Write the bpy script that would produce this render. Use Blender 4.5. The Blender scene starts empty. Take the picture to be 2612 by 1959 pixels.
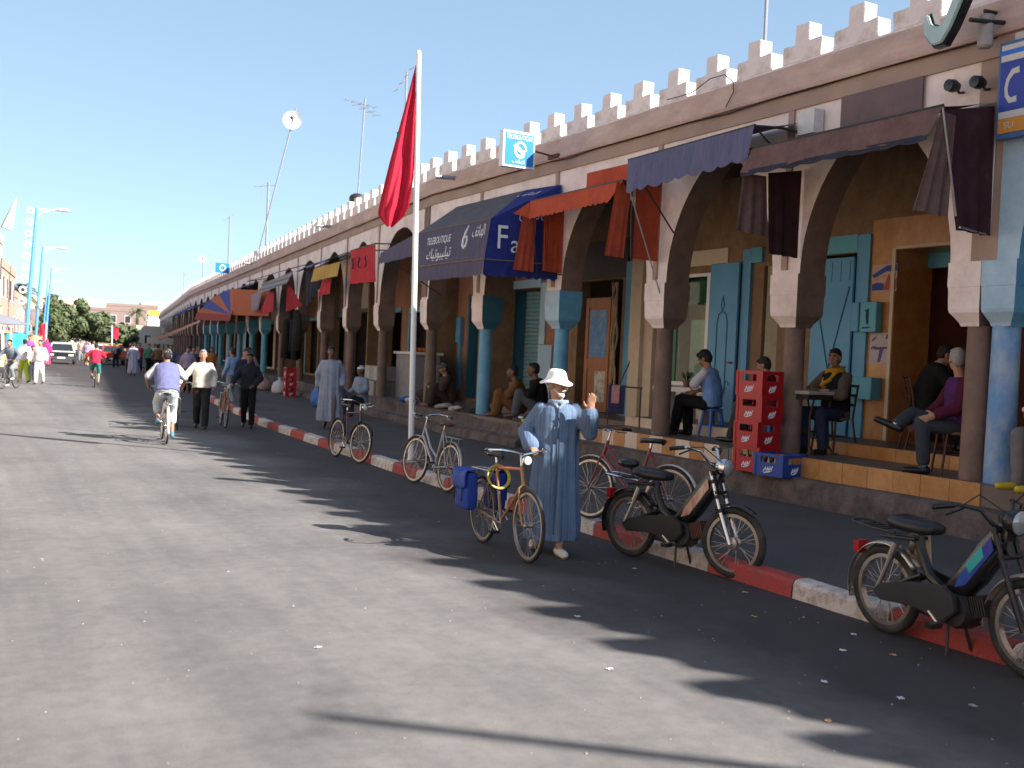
import bpy, bmesh, math, random
from mathutils import Vector, Matrix, noise
rnd = random.Random(7)
SC = bpy.context.scene
COL = SC.collection
R = math.radians
PI = math.pi

# ---------------------------------------------------------------- camera
CAM_H = 1.85
yaw, pitch, roll = R(27.803), R(1.391), R(2.6)
fw = Vector((math.sin(yaw) * math.cos(pitch), math.cos(yaw) * math.cos(pitch), -math.sin(pitch)))
rt = Vector((math.cos(yaw), -math.sin(yaw), 0))
up = rt.cross(fw)
cx = rt * math.cos(roll) + up * math.sin(roll)
cy = -rt * math.sin(roll) + up * math.cos(roll)
cd = bpy.data.cameras.new('camera')
cam = bpy.data.objects.new('camera', cd)
COL.objects.link(cam)
m = Matrix((cx, cy, -fw)).transposed().to_4x4()
m.translation = (0, 0, CAM_H)
cam.matrix_world = m
cd.sensor_width = 36
cd.lens = 36 * 2750 / 2612
cd.clip_end = 3000
cd.clip_start = 0.05
cd.dof.use_dof = True
cd.dof.focus_distance = 11.5
cd.dof.aperture_fstop = 2.6
SC.camera = cam

# ---------------------------------------------------------------- world, sun, exposure
SUN_DIR = Vector((-0.95, 1.13, -1.0)).normalized()      # the way the light travels
sun_el = math.asin(-SUN_DIR.z)
w = bpy.data.worlds.new('World')
SC.world = w
w.use_nodes = True
nt = w.node_tree
bg = nt.nodes['Background']
sky = nt.nodes.new('ShaderNodeTexSky')
sky.sky_type = 'NISHITA'
sky.sun_disc = False
sky.sun_elevation = sun_el
sky.sun_rotation = math.atan2(-SUN_DIR.x, -SUN_DIR.y)
sky.altitude = 2000
sky.air_density = 0.6
sky.dust_density = 0.2
sky.ozone_density = 1.0
tint = nt.nodes.new('ShaderNodeMix')          # the warm white balance of the photograph, over the whole sky alike
tint.data_type = 'RGBA'
tint.blend_type = 'MULTIPLY'
tint.inputs[0].default_value = 1.0
tint.inputs[7].default_value = (1.02, 1.21, 1.30, 1)
gam = nt.nodes.new('ShaderNodeGamma')         # one soft tone curve for the whole sky
gam.inputs[1].default_value = 0.45
nt.links.new(sky.outputs[0], gam.inputs[0])
nt.links.new(gam.outputs[0], tint.inputs[6])
nt.links.new(tint.outputs[2], bg.inputs[0])
bg.inputs[1].default_value = 0.15
sl = bpy.data.lights.new('sun', 'SUN')
sl.energy = 5.0
sl.angle = R(0.53)
sl.color = (1.0, 0.95, 0.88)
so = bpy.data.objects.new('sun', sl)
so.rotation_euler = (-SUN_DIR).to_track_quat('Z', 'Y').to_euler()
so.location = (20, -20, 30)
COL.objects.link(so)
vs = SC.view_settings
vs.view_transform = 'Standard'
vs.look = 'None'
vs.exposure = 1.5
vs.gamma = 1.0
vs.use_curve_mapping = False
SC.cycles.use_denoising = True
SC.cycles.max_bounces = 8

# ---------------------------------------------------------------- materials
_M = {}


def mat(name, col, rough=0.7, metal=0.0, var=0.18, scale=5.0, dirt=None, damt=0.5, dscale=2.0, bump=0.0, bscale=60.0,
        spec=0.4, stripe=None, alpha=None, trans=0.0, rand=0.0, stretch=None, emit=None):
    """A procedural paint / cloth / plaster: base colour broken by two noises, an optional second colour in patches
    (dirt, flaking) and a fine relief."""
    if name in _M:
        return _M[name]
    M = bpy.data.materials.new(name)
    M.use_nodes = True
    t = M.node_tree
    b = t.nodes['Principled BSDF']
    N, L = t.nodes.new, t.links.new
    tc = N('ShaderNodeTexCoord')
    vec = tc.outputs['Object']
    if stretch:
        mp = N('ShaderNodeMapping')
        mp.inputs['Scale'].default_value = stretch
        L(vec, mp.inputs[0])
        vec = mp.outputs[0]
    n1 = N('ShaderNodeTexNoise')
    n1.inputs['Scale'].default_value = scale
    n1.inputs['Detail'].default_value = 6
    n1.inputs['Roughness'].default_value = 0.65
    L(vec, n1.inputs['Vector'])
    rmp = N('ShaderNodeMapRange')
    rmp.inputs[1].default_value = 0.25
    rmp.inputs[2].default_value = 0.75
    rmp.inputs[3].default_value = 1 - var
    rmp.inputs[4].default_value = 1 + var
    L(n1.outputs[0], rmp.inputs[0])
    base = N('ShaderNodeRGB')
    base.outputs[0].default_value = (*col, 1)
    cur = base.outputs[0]
    if stripe:
        axis, per, duty, c2 = stripe
        sep = N('ShaderNodeSeparateXYZ')
        L(tc.outputs['Object'], sep.inputs[0])
        mm = N('ShaderNodeMath')
        mm.operation = 'MODULO'
        ad = N('ShaderNodeMath')
        ad.operation = 'ADD'
        ad.inputs[1].default_value = 50 * per
        L(sep.outputs[axis], ad.inputs[0])
        L(ad.outputs[0], mm.inputs[0])
        mm.inputs[1].default_value = per
        lt = N('ShaderNodeMath')
        lt.operation = 'LESS_THAN'
        L(mm.outputs[0], lt.inputs[0])
        lt.inputs[1].default_value = per * duty
        mx = N('ShaderNodeMix')
        mx.data_type = 'RGBA'
        L(lt.outputs[0], mx.inputs[0])
        L(cur, mx.inputs[6])
        mx.inputs[7].default_value = (*c2, 1)
        cur = mx.outputs[2]
    if dirt:
        n2 = N('ShaderNodeTexNoise')
        n2.inputs['Scale'].default_value = dscale
        n2.inputs['Detail'].default_value = 8
        n2.inputs['Roughness'].default_value = 0.7
        L(vec, n2.inputs['Vector'])
        r2 = N('ShaderNodeMapRange')
        r2.inputs[1].default_value = 0.5 - 0.12 + (0.5 - damt) * 0.4
        r2.inputs[2].default_value = 0.5 + 0.12 + (0.5 - damt) * 0.4
        L(n2.outputs[0], r2.inputs[0])
        mx = N('ShaderNodeMix')
        mx.data_type = 'RGBA'
        L(r2.outputs[0], mx.inputs[0])
        L(cur, mx.inputs[6])
        mx.inputs[7].default_value = (*dirt, 1)
        cur = mx.outputs[2]
    mul = N('ShaderNodeMix')
    mul.data_type = 'RGBA'
    mul.blend_type = 'MULTIPLY'
    mul.inputs[0].default_value = 1.0
    L(cur, mul.inputs[6])
    fac = rmp.outputs[0]
    if rand:
        oi = N('ShaderNodeObjectInfo')
        r3 = N('ShaderNodeMapRange')
        r3.inputs[3].default_value = 1 - rand
        r3.inputs[4].default_value = 1 + rand
        L(oi.outputs['Random'], r3.inputs[0])
        m3 = N('ShaderNodeMath')
        m3.operation = 'MULTIPLY'
        L(fac, m3.inputs[0])
        L(r3.outputs[0], m3.inputs[1])
        fac = m3.outputs[0]
    L(fac, mul.inputs[7])
    L(mul.outputs[2], b.inputs['Base Color'])
    b.inputs['Roughness'].default_value = rough
    b.inputs['Metallic'].default_value = metal
    b.inputs['Specular IOR Level'].default_value = spec
    if trans:
        b.inputs['Transmission Weight'].default_value = trans
    if emit:
        b.inputs['Emission Color'].default_value = (*emit[0], 1)
        b.inputs['Emission Strength'].default_value = emit[1]
    if bump:
        n4 = N('ShaderNodeTexNoise')
        n4.inputs['Scale'].default_value = bscale
        n4.inputs['Detail'].default_value = 5
        L(vec, n4.inputs['Vector'])
        bp = N('ShaderNodeBump')
        bp.inputs['Strength'].default_value = bump
        bp.inputs['Distance'].default_value = 0.02
        L(n4.outputs[0], bp.inputs['Height'])
        L(bp.outputs[0], b.inputs['Normal'])
    _M[name] = M
    return M


def cloth(name, col, **k):
    k.setdefault('rough', 0.9)
    k.setdefault('spec', 0.15)
    k.setdefault('var', 0.16)
    k.setdefault('scale', 9)
    k.setdefault('bump', 0.25)
    k.setdefault('bscale', 90)
    return mat(name, col, **k)


# ---------------------------------------------------------------- mesh building
class MB:
    def __init__(self):
        self.v, self.f, self.m = [], [], []

    def add(self, vs, fs, mi=0):
        o = len(self.v)
        self.v.extend([tuple(p) for p in vs])
        for f in fs:
            self.f.append(tuple(i + o for i in f))
            self.m.append(mi)
        return self

    def box(self, x0, x1, y0, y1, z0, z1, mi=0):
        vs = [(x, y, z) for z in (z0, z1) for y in (y0, y1) for x in (x0, x1)]
        return self.add(vs, [(0, 2, 3, 1), (4, 5, 7, 6), (0, 1, 5, 4), (2, 6, 7, 3), (0, 4, 6, 2), (1, 3, 7, 5)], mi)

    def obox(self, c, ax, ay, az, hx, hy, hz, mi=0):
        c = Vector(c)
        ax, ay, az = Vector(ax), Vector(ay), Vector(az)
        vs = [c + ax * (sx * hx) + ay * (sy * hy) + az * (sz * hz) for sz in (-1, 1) for sy in (-1, 1) for sx in (-1, 1)]
        return self.add(vs, [(0, 2, 3, 1), (4, 5, 7, 6), (0, 1, 5, 4), (2, 6, 7, 3), (0, 4, 6, 2), (1, 3, 7, 5)], mi)

    def loft(self, rings, cap=True, closed=True, mi=0):
        n = len(rings[0])
        vs = [p for r in rings for p in r]
        fs = []
        for i in range(len(rings) - 1):
            for j in range(n if closed else n - 1):
                k = (j + 1) % n
                fs.append((i * n + j, i * n + k, (i + 1) * n + k, (i + 1) * n + j))
        if cap and closed:
            fs.append(tuple(range(n - 1, -1, -1)))
            fs.append(tuple((len(rings) - 1) * n + j for j in range(n)))
        return self.add(vs, fs, mi)

    def tube(self, pts, r, n=8, mi=0, cap=True, closed=False):
        pts = [Vector(p) for p in pts]
        rr = r if isinstance(r, (list, tuple)) else [r] * len(pts)
        rings = []
        a = None
        for i, p in enumerate(pts):
            if closed:
                d = pts[(i + 1) % len(pts)] - pts[i - 1]
            elif i == 0:
                d = pts[1] - p
            elif i == len(pts) - 1:
                d = p - pts[-2]
            else:
                d = (pts[i + 1] - p).normalized() + (p - pts[i - 1]).normalized()
            if d.length < 1e-9:
                d = Vector((0, 0, 1))
            d.normalize()
            if a is None:
                a = d.orthogonal().normalized()
            else:
                a = (a - d * a.dot(d))
                a = a.normalized() if a.length > 1e-6 else d.orthogonal().normalized()
            b = d.cross(a)
            rings.append([p + (a * math.cos(2 * PI * k / n) + b * math.sin(2 * PI * k / n)) * rr[i] for k in range(n)])
        if closed:
            rings.append(rings[0])
            return self.loft(rings, cap=False, mi=mi)
        return self.loft(rings, cap=cap, mi=mi)

    def cap_tube(self, p0, p1, r0, r1, n=10, mi=0):
        """A tapered limb with round ends."""
        p0, p1 = Vector(p0), Vector(p1)
        d = p1 - p0
        if d.length < 1e-6:
            return self.ball(p0, (r0, r0, r0), n=n, mi=mi)
        d.normalize()
        pts, rs = [], []
        for t in (1.0, 0.9, 0.6, 0.25):
            pts.append(p0 - d * (r0 * t))
            rs.append(max(r0 * math.sqrt(max(0, 1 - t * t)), r0 * 0.06))
        pts += [p0, p1]
        rs += [r0, r1]
        for t in (0.25, 0.6, 0.9, 1.0):
            pts.append(p1 + d * (r1 * t))
            rs.append(max(r1 * math.sqrt(max(0, 1 - t * t)), r1 * 0.06))
        return self.tube(pts, rs, n=n, mi=mi)

    def ball(self, c, r, n=12, rot=None, mi=0, zmin=-1.0, zmax=1.0):
        c = Vector(c)
        rings = []
        m = max(6, n // 2 + 2)
        a0, a1 = math.asin(max(-1, zmin)), math.asin(min(1, zmax))
        for i in range(m + 1):
            ph = a0 + (a1 - a0) * i / m
            ring = []
            cr = max(math.cos(ph), 0.02)
            for k in range(n):
                th = 2 * PI * k / n
                p = Vector((r[0] * cr * math.cos(th), r[1] * cr * math.sin(th), r[2] * math.sin(ph)))
                ring.append(c + (rot @ p if rot else p))
            rings.append(ring)
        return self.loft(rings, mi=mi)

    def lathe(self, prof, c=(0, 0, 0), n=20, mi=0, axis='z'):
        rings = []
        for r, z in prof:
            ring = []
            for k in range(n):
                th = 2 * PI * k / n
                x, y = max(r, 0.0005) * math.cos(th), max(r, 0.0005) * math.sin(th)
                p = (x, y, z) if axis == 'z' else ((z, x, y) if axis == 'x' else (y, z, x))
                ring.append((c[0] + p[0], c[1] + p[1], c[2] + p[2]))
            rings.append(ring)
        return self.loft(rings, mi=mi)

    def prism(self, poly, a, b, plane='yz', mi=0):
        """A polygon given in a plane, extruded between a and b along the third axis."""
        def P(u, v, t):
            return {'yz': (t, u, v), 'xz': (u, t, v), 'xy': (u, v, t)}[plane]
        n = len(poly)
        vs = [P(u, v, a) for u, v in poly] + [P(u, v, b) for u, v in poly]
        fs = [tuple(range(n)), tuple(range(2 * n - 1, n - 1, -1))]
        for i in range(n):
            j = (i + 1) % n
            fs.append((i, i + n, j + n, j))
        return self.add(vs, fs, mi)

    def torus(self, c, R0, r, axis='x', n=36, k=8, mi=0, flat=1.0):
        c = Vector(c)
        rings = []
        for i in range(n):
            t = 2 * PI * i / n
            ring = []
            for j in range(k):
                s = 2 * PI * j / k
                q, h = R0 + r * math.cos(s), r * flat * math.sin(s)
                p = (h, q * math.cos(t), q * math.sin(t)) if axis == 'x' else ((q * math.cos(t), q * math.sin(t), h) if axis == 'z' else (q * math.cos(t), h, q * math.sin(t)))
                ring.append(c + Vector(p))
            rings.append(ring)
        rings.append(rings[0])
        return self.loft(rings, cap=False, mi=mi)

    def grid(self, fn, nu, nv, mi=0):
        vs = [fn(i / nu, j / nv) for i in range(nu + 1) for j in range(nv + 1)]
        fs = [(i * (nv + 1) + j, (i + 1) * (nv + 1) + j, (i + 1) * (nv + 1) + j + 1, i * (nv + 1) + j + 1) for i in range(nu) for j in range(nv)]
        return self.add(vs, fs, mi)

    def map(self, fn):
        self.v = [tuple(fn(Vector(p))) for p in self.v]
        return self

    def mesh(self, name, mats, smooth=False):
        me = bpy.data.meshes.new(name)
        me.from_pydata(self.v, [], self.f)
        mats = mats if isinstance(mats, (list, tuple)) else [mats]
        for q in mats:
            me.materials.append(q)
        if len(mats) > 1:
            me.polygons.foreach_set('material_index', self.m)
        bm = bmesh.new()
        bm.from_mesh(me)
        bmesh.ops.recalc_face_normals(bm, faces=bm.faces)
        bm.to_mesh(me)
        bm.free()
        if smooth:
            me.polygons.foreach_set('use_smooth', [True] * len(me.polygons))
            if smooth != 'all':
                try:
                    me.set_sharp_from_angle(angle=R(smooth if smooth is not True else 40))
                except Exception:
                    pass
        me.update()
        return me

    def build(self, name, mats, parent=None, smooth=False, world=False):
        return put(name, self.mesh(name, mats, smooth), parent, world)


def put(name, me, parent=None, world=False, loc=None, rot=None):
    o = bpy.data.objects.new(name, me)
    COL.objects.link(o)
    if parent:
        o.parent = parent
        if world:
            o.matrix_parent_inverse = (Matrix.Translation(parent.location) @ parent.rotation_euler.to_matrix().to_4x4()).inverted()
    if loc is not None:
        o.location = loc
    if rot is not None:
        o.rotation_euler = rot
    return o


def tag(o, label=None, cat=None, group=None, kind=None):
    if label:
        o['label'] = label
    if cat:
        o['category'] = cat
    if group:
        o['group'] = group
    if kind:
        o['kind'] = kind
    return o


def thing(name, label, cat, loc=(0, 0, 0), rz=0.0, group=None):
    o = bpy.data.objects.new(name, None)
    o.empty_display_size = 0.2
    COL.objects.link(o)
    o.location = loc
    o.rotation_euler = (0, 0, rz)
    return tag(o, label, cat, group)


def copy_tree(o, parent=None):
    c = o.copy()
    COL.objects.link(c)
    if parent:
        c.parent = parent
    for ch in list(o.children):
        copy_tree(ch, c)
    return c


def text_mesh(s, size=1.0, extrude=0.0, shear=0.0, bold=0.0):
    cu = bpy.data.curves.new('t', 'FONT')
    cu.body = s
    cu.size = size
    cu.extrude = extrude
    cu.shear = shear
    cu.offset = bold
    cu.align_x = 'CENTER'
    cu.align_y = 'CENTER'
    cu.resolution_u = 3
    o = bpy.data.objects.new('t', cu)
    COL.objects.link(o)
    dg = bpy.context.evaluated_depsgraph_get()
    me = bpy.data.meshes.new_from_object(o.evaluated_get(dg))
    bpy.data.objects.remove(o)
    bpy.data.curves.remove(cu)
    return me


def lettering(name, s, size, m4, material, parent=None, fit=None, **k):
    """Flat letters: text laid out in its own plane, then moved by the 4x4 matrix."""
    me = text_mesh(s, size, **k)
    if fit and len(me.vertices):
        xs = [v.co.x for v in me.vertices]
        ys = [v.co.y for v in me.vertices]
        sx = fit[0] / max(1e-6, max(xs) - min(xs))
        sy = fit[1] / max(1e-6, max(ys) - min(ys)) if fit[1] else sx
        ox, oy = (max(xs) + min(xs)) / 2, (max(ys) + min(ys)) / 2
        me.transform(Matrix.Diagonal((sx, sy, 1, 1)) @ Matrix.Translation((-ox, -oy, 0)))
    me.transform(m4)
    me.materials.clear()
    me.materials.append(material)
    me.name = name
    return put(name, me, parent, world=bool(parent))


def frame_m(origin, ex, ey):
    ex, ey = Vector(ex).normalized(), Vector(ey).normalized()
    ez = ex.cross(ey)
    q = Matrix((ex, ey, ez)).transposed().to_4x4()
    q.translation = Vector(origin)
    return q


# ---------------------------------------------------------------- the plan of the place
def shift(y):
    """The arcade runs straight, bends once by the flagpole and once more far off."""
    if y < 23.2:
        return 0.0
    if y < 86:
        return 0.109 * (y - 23.2)
    return 0.109 * 62.8 + 0.142 * (y - 86)


def W(p):
    return (p[0] + shift(p[1]), p[1], p[2])


def slope_rz(y):
    return 0.0 if y < 23.2 else (-math.atan(0.109) if y < 86 else -math.atan(0.142))


def kerb_x(y):
    if y < 14.57:
        return 6.15
    if y < 25:
        return 6.15 + 0.04 * (y - 14.57)
    return 6.57 + 0.1 * (y - 25)


def left_x(y):
    return -3.9 + 0.112 * y


PAVE = 0.15
# ================================================================ ground, road, pavements
def road_material():
    M = bpy.data.materials.new('asphalt')
    M.use_nodes = True
    t = M.node_tree
    b = t.nodes['Principled BSDF']
    N, L = t.nodes.new, t.links.new
    tc = N('ShaderNodeTexCoord')

    def noise(scale, detail, vec, rough=0.6):
        n = N('ShaderNodeTexNoise')
        n.inputs['Scale'].default_value = scale
        n.inputs['Detail'].default_value = detail
        n.inputs['Roughness'].default_value = rough
        L(vec, n.inputs['Vector'])
        return n.outputs[0]

    def rng(s, a, c, lo, hi):
        q = N('ShaderNodeMapRange')
        q.inputs[1].default_value, q.inputs[2].default_value = a, c
        q.inputs[3].default_value, q.inputs[4].default_value = lo, hi
        L(s, q.inputs[0])
        return q.outputs[0]

    def mul(a, c):
        q = N('ShaderNodeMath')
        q.operation = 'MULTIPLY'
        L(a, q.inputs[0])
        L(c, q.inputs[1])
        return q.outputs[0]
    mp = N('ShaderNodeMapping')
    mp.inputs['Scale'].default_value = (1.6, 0.05, 1)
    mp.inputs['Rotation'].default_value = (0, 0, R(-4))
    L(tc.outputs['Object'], mp.inputs[0])
    o = tc.outputs['Object']
    f = rng(noise(0.5, 7, o), 0.3, 0.7, 0.78, 1.18)          # broad patches of wear
    f = mul(f, rng(noise(1.0, 5, mp.outputs[0]), 0.3, 0.7, 0.80, 1.14))   # tracks along the street
    f = mul(f, rng(noise(7, 6, o, 0.7), 0.3, 0.75, 0.84, 1.16))
    f = mul(f, rng(noise(160, 2, o), 0.3, 0.7, 0.82, 1.2))     # the grains
    v = N('ShaderNodeTexVoronoi')
    v.inputs['Scale'].default_value = 3.1
    L(o, v.inputs['Vector'])
    f = mul(f, rng(v.outputs['Distance'], 0.015, 0.03, 0.55, 1.0))   # small dark spots
    c = N('ShaderNodeValToRGB')
    c.color_ramp.elements[0].color = (0.098, 0.092, 0.091, 1)
    c.color_ramp.elements[1].color = (0.195, 0.181, 0.173, 1)
    c.color_ramp.elements[0].position = 0.5
    c.color_ramp.elements[1].position = 1.5 / 1.6
    q = N('ShaderNodeMath')
    q.operation = 'DIVIDE'
    L(f, q.inputs[0])
    q.inputs[1].default_value = 1.35
    L(q.outputs[0], c.inputs[0])
    # arcade shade painted into the asphalt by the kerb, plus oil dirt; ragged edge
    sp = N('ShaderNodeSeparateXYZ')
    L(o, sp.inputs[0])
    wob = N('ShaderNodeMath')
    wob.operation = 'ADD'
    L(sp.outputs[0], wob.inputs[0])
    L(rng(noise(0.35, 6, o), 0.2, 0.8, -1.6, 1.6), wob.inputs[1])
    shade_grime = rng(wob.outputs[0], 3.6, 5.2, 0.0, 0.85)
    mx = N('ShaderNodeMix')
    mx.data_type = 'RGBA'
    L(shade_grime, mx.inputs[0])
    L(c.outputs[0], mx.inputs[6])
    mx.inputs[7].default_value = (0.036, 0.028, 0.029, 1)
    L(mx.outputs[2], b.inputs['Base Color'])
    b.inputs['Roughness'].default_value = 0.85
    b.inputs['Specular IOR Level'].default_value = 0.3
    bp = N('ShaderNodeBump')
    bp.inputs['Strength'].default_value = 0.5
    bp.inputs['Distance'].default_value = 0.006
    L(noise(130, 4, o, 0.7), bp.inputs['Height'])
    L(bp.outputs[0], b.inputs['Normal'])
    return M


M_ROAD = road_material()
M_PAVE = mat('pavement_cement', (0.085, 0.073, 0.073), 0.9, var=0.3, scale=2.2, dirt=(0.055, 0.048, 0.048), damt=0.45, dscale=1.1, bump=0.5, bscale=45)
M_SAND = mat('dusty_earth', (0.36, 0.27, 0.19), 0.95, var=0.2, scale=0.3)
ys = [-30] + [y * 2.0 for y in range(-10, 130)]
g = MB()
g.add([(-900, -600, -0.02), (900, -600, -0.02), (900, 1600, -0.02), (-900, 1600, -0.02)], [(0, 1, 2, 3)])
tag(g.build('ground', M_SAND), kind='structure')
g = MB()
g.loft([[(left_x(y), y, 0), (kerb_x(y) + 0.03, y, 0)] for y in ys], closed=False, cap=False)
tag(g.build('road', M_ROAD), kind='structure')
g = MB()
g.loft([[(kerb_x(y) + 0.16, y, PAVE), (9.9 + shift(y), y, PAVE)] for y in ys], closed=False, cap=False)
tag(g.build('pavement', M_PAVE), kind='structure')
g = MB()
g.loft([[(left_x(y) - 6, y, PAVE), (left_x(y), y, PAVE), (left_x(y), y, -0.01)] for y in ys], closed=False, cap=False)
tag(g.build('far_pavement', mat('far_pavement_cement', (0.33, 0.28, 0.23), 0.9, bump=0.2)), kind='structure')

# kerb of single painted stones
M_KR = mat('kerb_red_paint', (0.34, 0.045, 0.04), 0.75, var=0.22, scale=9, dirt=(0.16, 0.05, 0.045), damt=0.35, dscale=9, bump=0.5, bscale=50, rand=0.12)
M_KW = mat('kerb_white_paint', (0.52, 0.47, 0.44), 0.8, var=0.14, scale=7, dirt=(0.24, 0.20, 0.18), damt=0.32, dscale=10, bump=0.5, bscale=50, rand=0.08)
kerb = tag(bpy.data.objects.new('kerb', None), kind='structure')
COL.objects.link(kerb)
edges = [6.63 - 1.02 * k for k in range(16, 0, -1)] + [6.63, 7.72, 8.65, 9.66, 10.65, 11.65, 12.6, 13.57, 14.57, 15.6, 16.7]
while edges[-1] < 62:
    edges.append(edges[-1] + 1.08)
i0 = edges.index(6.63)
for i in range(len(edges) - 1):
    y0, y1 = edges[i] + 0.008, edges[i + 1] - 0.008
    k = MB()
    prof = [(0, -0.02), (0.012, 0.118), (0.035, 0.146), (0.07, 0.153), (0.165, 0.156), (0.165, -0.02)]
    rings = []
    for q in range(5):
        y = y0 + (y1 - y0) * q / 4
        jz = rnd.uniform(-0.006, 0.004)
        rings.append([(kerb_x(y) + px + rnd.uniform(-0.004, 0.004), y, pz + (jz if pz > 0 else 0)) for px, pz in prof])
    k.loft(rings)
    k.build('kerb_stone', M_KR if (i - i0) % 2 == 0 else M_KW, kerb, smooth=30)

# worn centre line: paint that survives in scraps
MW = bpy.data.materials.new('worn_line_paint')
MW.use_nodes = True
t = MW.node_tree
b_ = t.nodes['Principled BSDF']
b_.inputs['Base Color'].default_value = (0.30, 0.30, 0.31, 1)
b_.inputs['Roughness'].default_value = 0.9
tr = t.nodes.new('ShaderNodeBsdfTransparent')
ms = t.nodes.new('ShaderNodeMixShader')
nn = t.nodes.new('ShaderNodeTexNoise')
nn.inputs['Scale'].default_value = 3
nn.inputs['Detail'].default_value = 8
rr = t.nodes.new('ShaderNodeMapRange')
rr.inputs[1].default_value, rr.inputs[2].default_value = 0.42, 0.62
rr.inputs[4].default_value = 0.22
tc_ = t.nodes.new('ShaderNodeTexCoord')
t.links.new(tc_.outputs['Object'], nn.inputs['Vector'])
t.links.new(nn.outputs[0], rr.inputs[0])
t.links.new(rr.outputs[0], ms.inputs[0])
t.links.new(tr.outputs[0], ms.inputs[1])
t.links.new(b_.outputs[0], ms.inputs[2])
t.links.new(ms.outputs[0], t.nodes['Material Output'].inputs[0])
g = MB()
cl = [(1.45, 12), (1.6, 16), (1.85, 20), (2.3, 26), (2.9, 32), (3.55, 40), (4.4, 50), (5.2, 60)]
g.loft([[(x - 0.09, y, 0.004), (x + 0.09, y, 0.004)] for x, y in cl], closed=False, cap=False)
tag(g.build('road_marking', MW), kind='structure')

# ================================================================ the arcade
M_WHITE = mat('plaster_pinkish_white', (0.74, 0.63, 0.59), 0.85, var=0.1, scale=3, dirt=(0.56, 0.44, 0.38), damt=0.3, dscale=1.3, bump=0.25, bscale=30)
M_FRIEZE = mat('plaster_frieze', (0.42, 0.29, 0.235), 0.85, var=0.16, scale=2.5, dirt=(0.54, 0.37, 0.315), damt=0.42, dscale=1.6, bump=0.35, bscale=24, stretch=(1, 0.6, 1.6))
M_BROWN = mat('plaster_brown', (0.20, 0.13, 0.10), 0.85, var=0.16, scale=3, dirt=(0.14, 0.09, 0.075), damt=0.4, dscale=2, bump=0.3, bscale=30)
M_BAND = mat('plaster_band', (0.36, 0.25, 0.20), 0.85, var=0.13, scale=3, dirt=(0.26, 0.18, 0.14), damt=0.4, dscale=1.5, bump=0.25)
M_MERLON = mat('plaster_merlon', (0.74, 0.63, 0.59), 0.85, var=0.09, scale=4, dirt=(0.42, 0.33, 0.26), damt=0.25, dscale=3, bump=0.3, bscale=28, rand=0.06)
M_BLUE = mat('paint_blue_column', (0.10, 0.30, 0.46), 0.55, var=0.14, scale=4, dirt=(0.15, 0.36, 0.52), damt=0.45, dscale=2.2, bump=0.25, bscale=30)
M_BLUEOLD = mat('paint_blue_peeling', (0.12, 0.27, 0.50), 0.55, var=0.16, scale=4, dirt=(0.33, 0.40, 0.50), damt=0.46, dscale=2.4, bump=0.35, bscale=26, stretch=(1, 1, 0.7))
M_PALEBLUE = mat('paint_pale_blue', (0.36, 0.50, 0.60), 0.6, var=0.1, dirt=(0.28, 0.42, 0.55), damt=0.4, bump=0.2)
M_TURQ = mat('paint_turquoise', (0.11, 0.38, 0.47), 0.5, var=0.12, scale=4, dirt=(0.08, 0.29, 0.38), damt=0.4, bump=0.15)
M_DOORBLUE = mat('paint_door_blue', (0.10, 0.31, 0.49), 0.45, var=0.1, scale=4, dirt=(0.08, 0.25, 0.42), damt=0.35, bump=0.12)
M_DARKBLUE = mat('paint_dark_blue', (0.035, 0.14, 0.22), 0.55, var=0.12)
M_OCHRE = mat('marble_ochre', (0.34, 0.14, 0.035), 0.3, var=0.16, scale=2.2, dirt=(0.44, 0.22, 0.08), damt=0.42, dscale=3.2, bump=0.05, spec=0.5, rand=0.1)
M_CREAMTILE = mat('marble_cream', (0.60, 0.49, 0.40), 0.35, var=0.12, scale=3, dirt=(0.50, 0.38, 0.28), damt=0.35, rand=0.06, bump=0.06)
M_SALMON = mat('plaster_salmon', (0.30, 0.145, 0.08), 0.85, var=0.12, bump=0.25, dirt=(0.23, 0.11, 0.07), damt=0.35)
M_TAN = mat('plaster_tan', (0.24, 0.15, 0.085), 0.85, var=0.14, bump=0.25, dirt=(0.17, 0.105, 0.06), damt=0.4)
M_CREAM = mat('plaster_cream', (0.55, 0.45, 0.33), 0.8, var=0.1, bump=0.2)
M_FLOOR = mat('arcade_floor_tiles', (0.15, 0.115, 0.10), 0.45, var=0.15, scale=4, dirt=(0.10, 0.075, 0.065), damt=0.4)
M_PLINTH = mat('plinth_rough_cement', (0.13, 0.10, 0.09), 0.92, var=0.28, scale=4, dirt=(0.06, 0.048, 0.045), damt=0.45, dscale=3, bump=0.9, bscale=22)
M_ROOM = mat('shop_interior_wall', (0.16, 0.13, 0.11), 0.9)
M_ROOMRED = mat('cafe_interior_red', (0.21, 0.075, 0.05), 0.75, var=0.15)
M_METAL = mat('grey_metal', (0.33, 0.33, 0.34), 0.45, 0.7, var=0.1)
M_DARKMETAL = mat('dark_metal', (0.045, 0.042, 0.042), 0.5, 0.5, var=0.15)
M_BLACK = mat('black_paint', (0.013, 0.013, 0.014), 0.3, var=0.1)
M_RUBBER = mat('rubber', (0.018, 0.017, 0.017), 0.75, var=0.2, dirt=(0.06, 0.052, 0.045), damt=0.3, dscale=6)
M_CHROME = mat('chrome', (0.62, 0.62, 0.63), 0.18, 1.0, var=0.05)
M_STEEL = mat('worn_steel', (0.42, 0.40, 0.38), 0.38, 0.9, var=0.12, dirt=(0.2, 0.12, 0.07), damt=0.22, dscale=12)
M_WHITEPAINT = mat('white_paint', (0.72, 0.71, 0.70), 0.45, var=0.05)
M_PRINTWHITE = mat('print_white', (0.72, 0.72, 0.74), 0.6, var=0.06)

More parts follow.
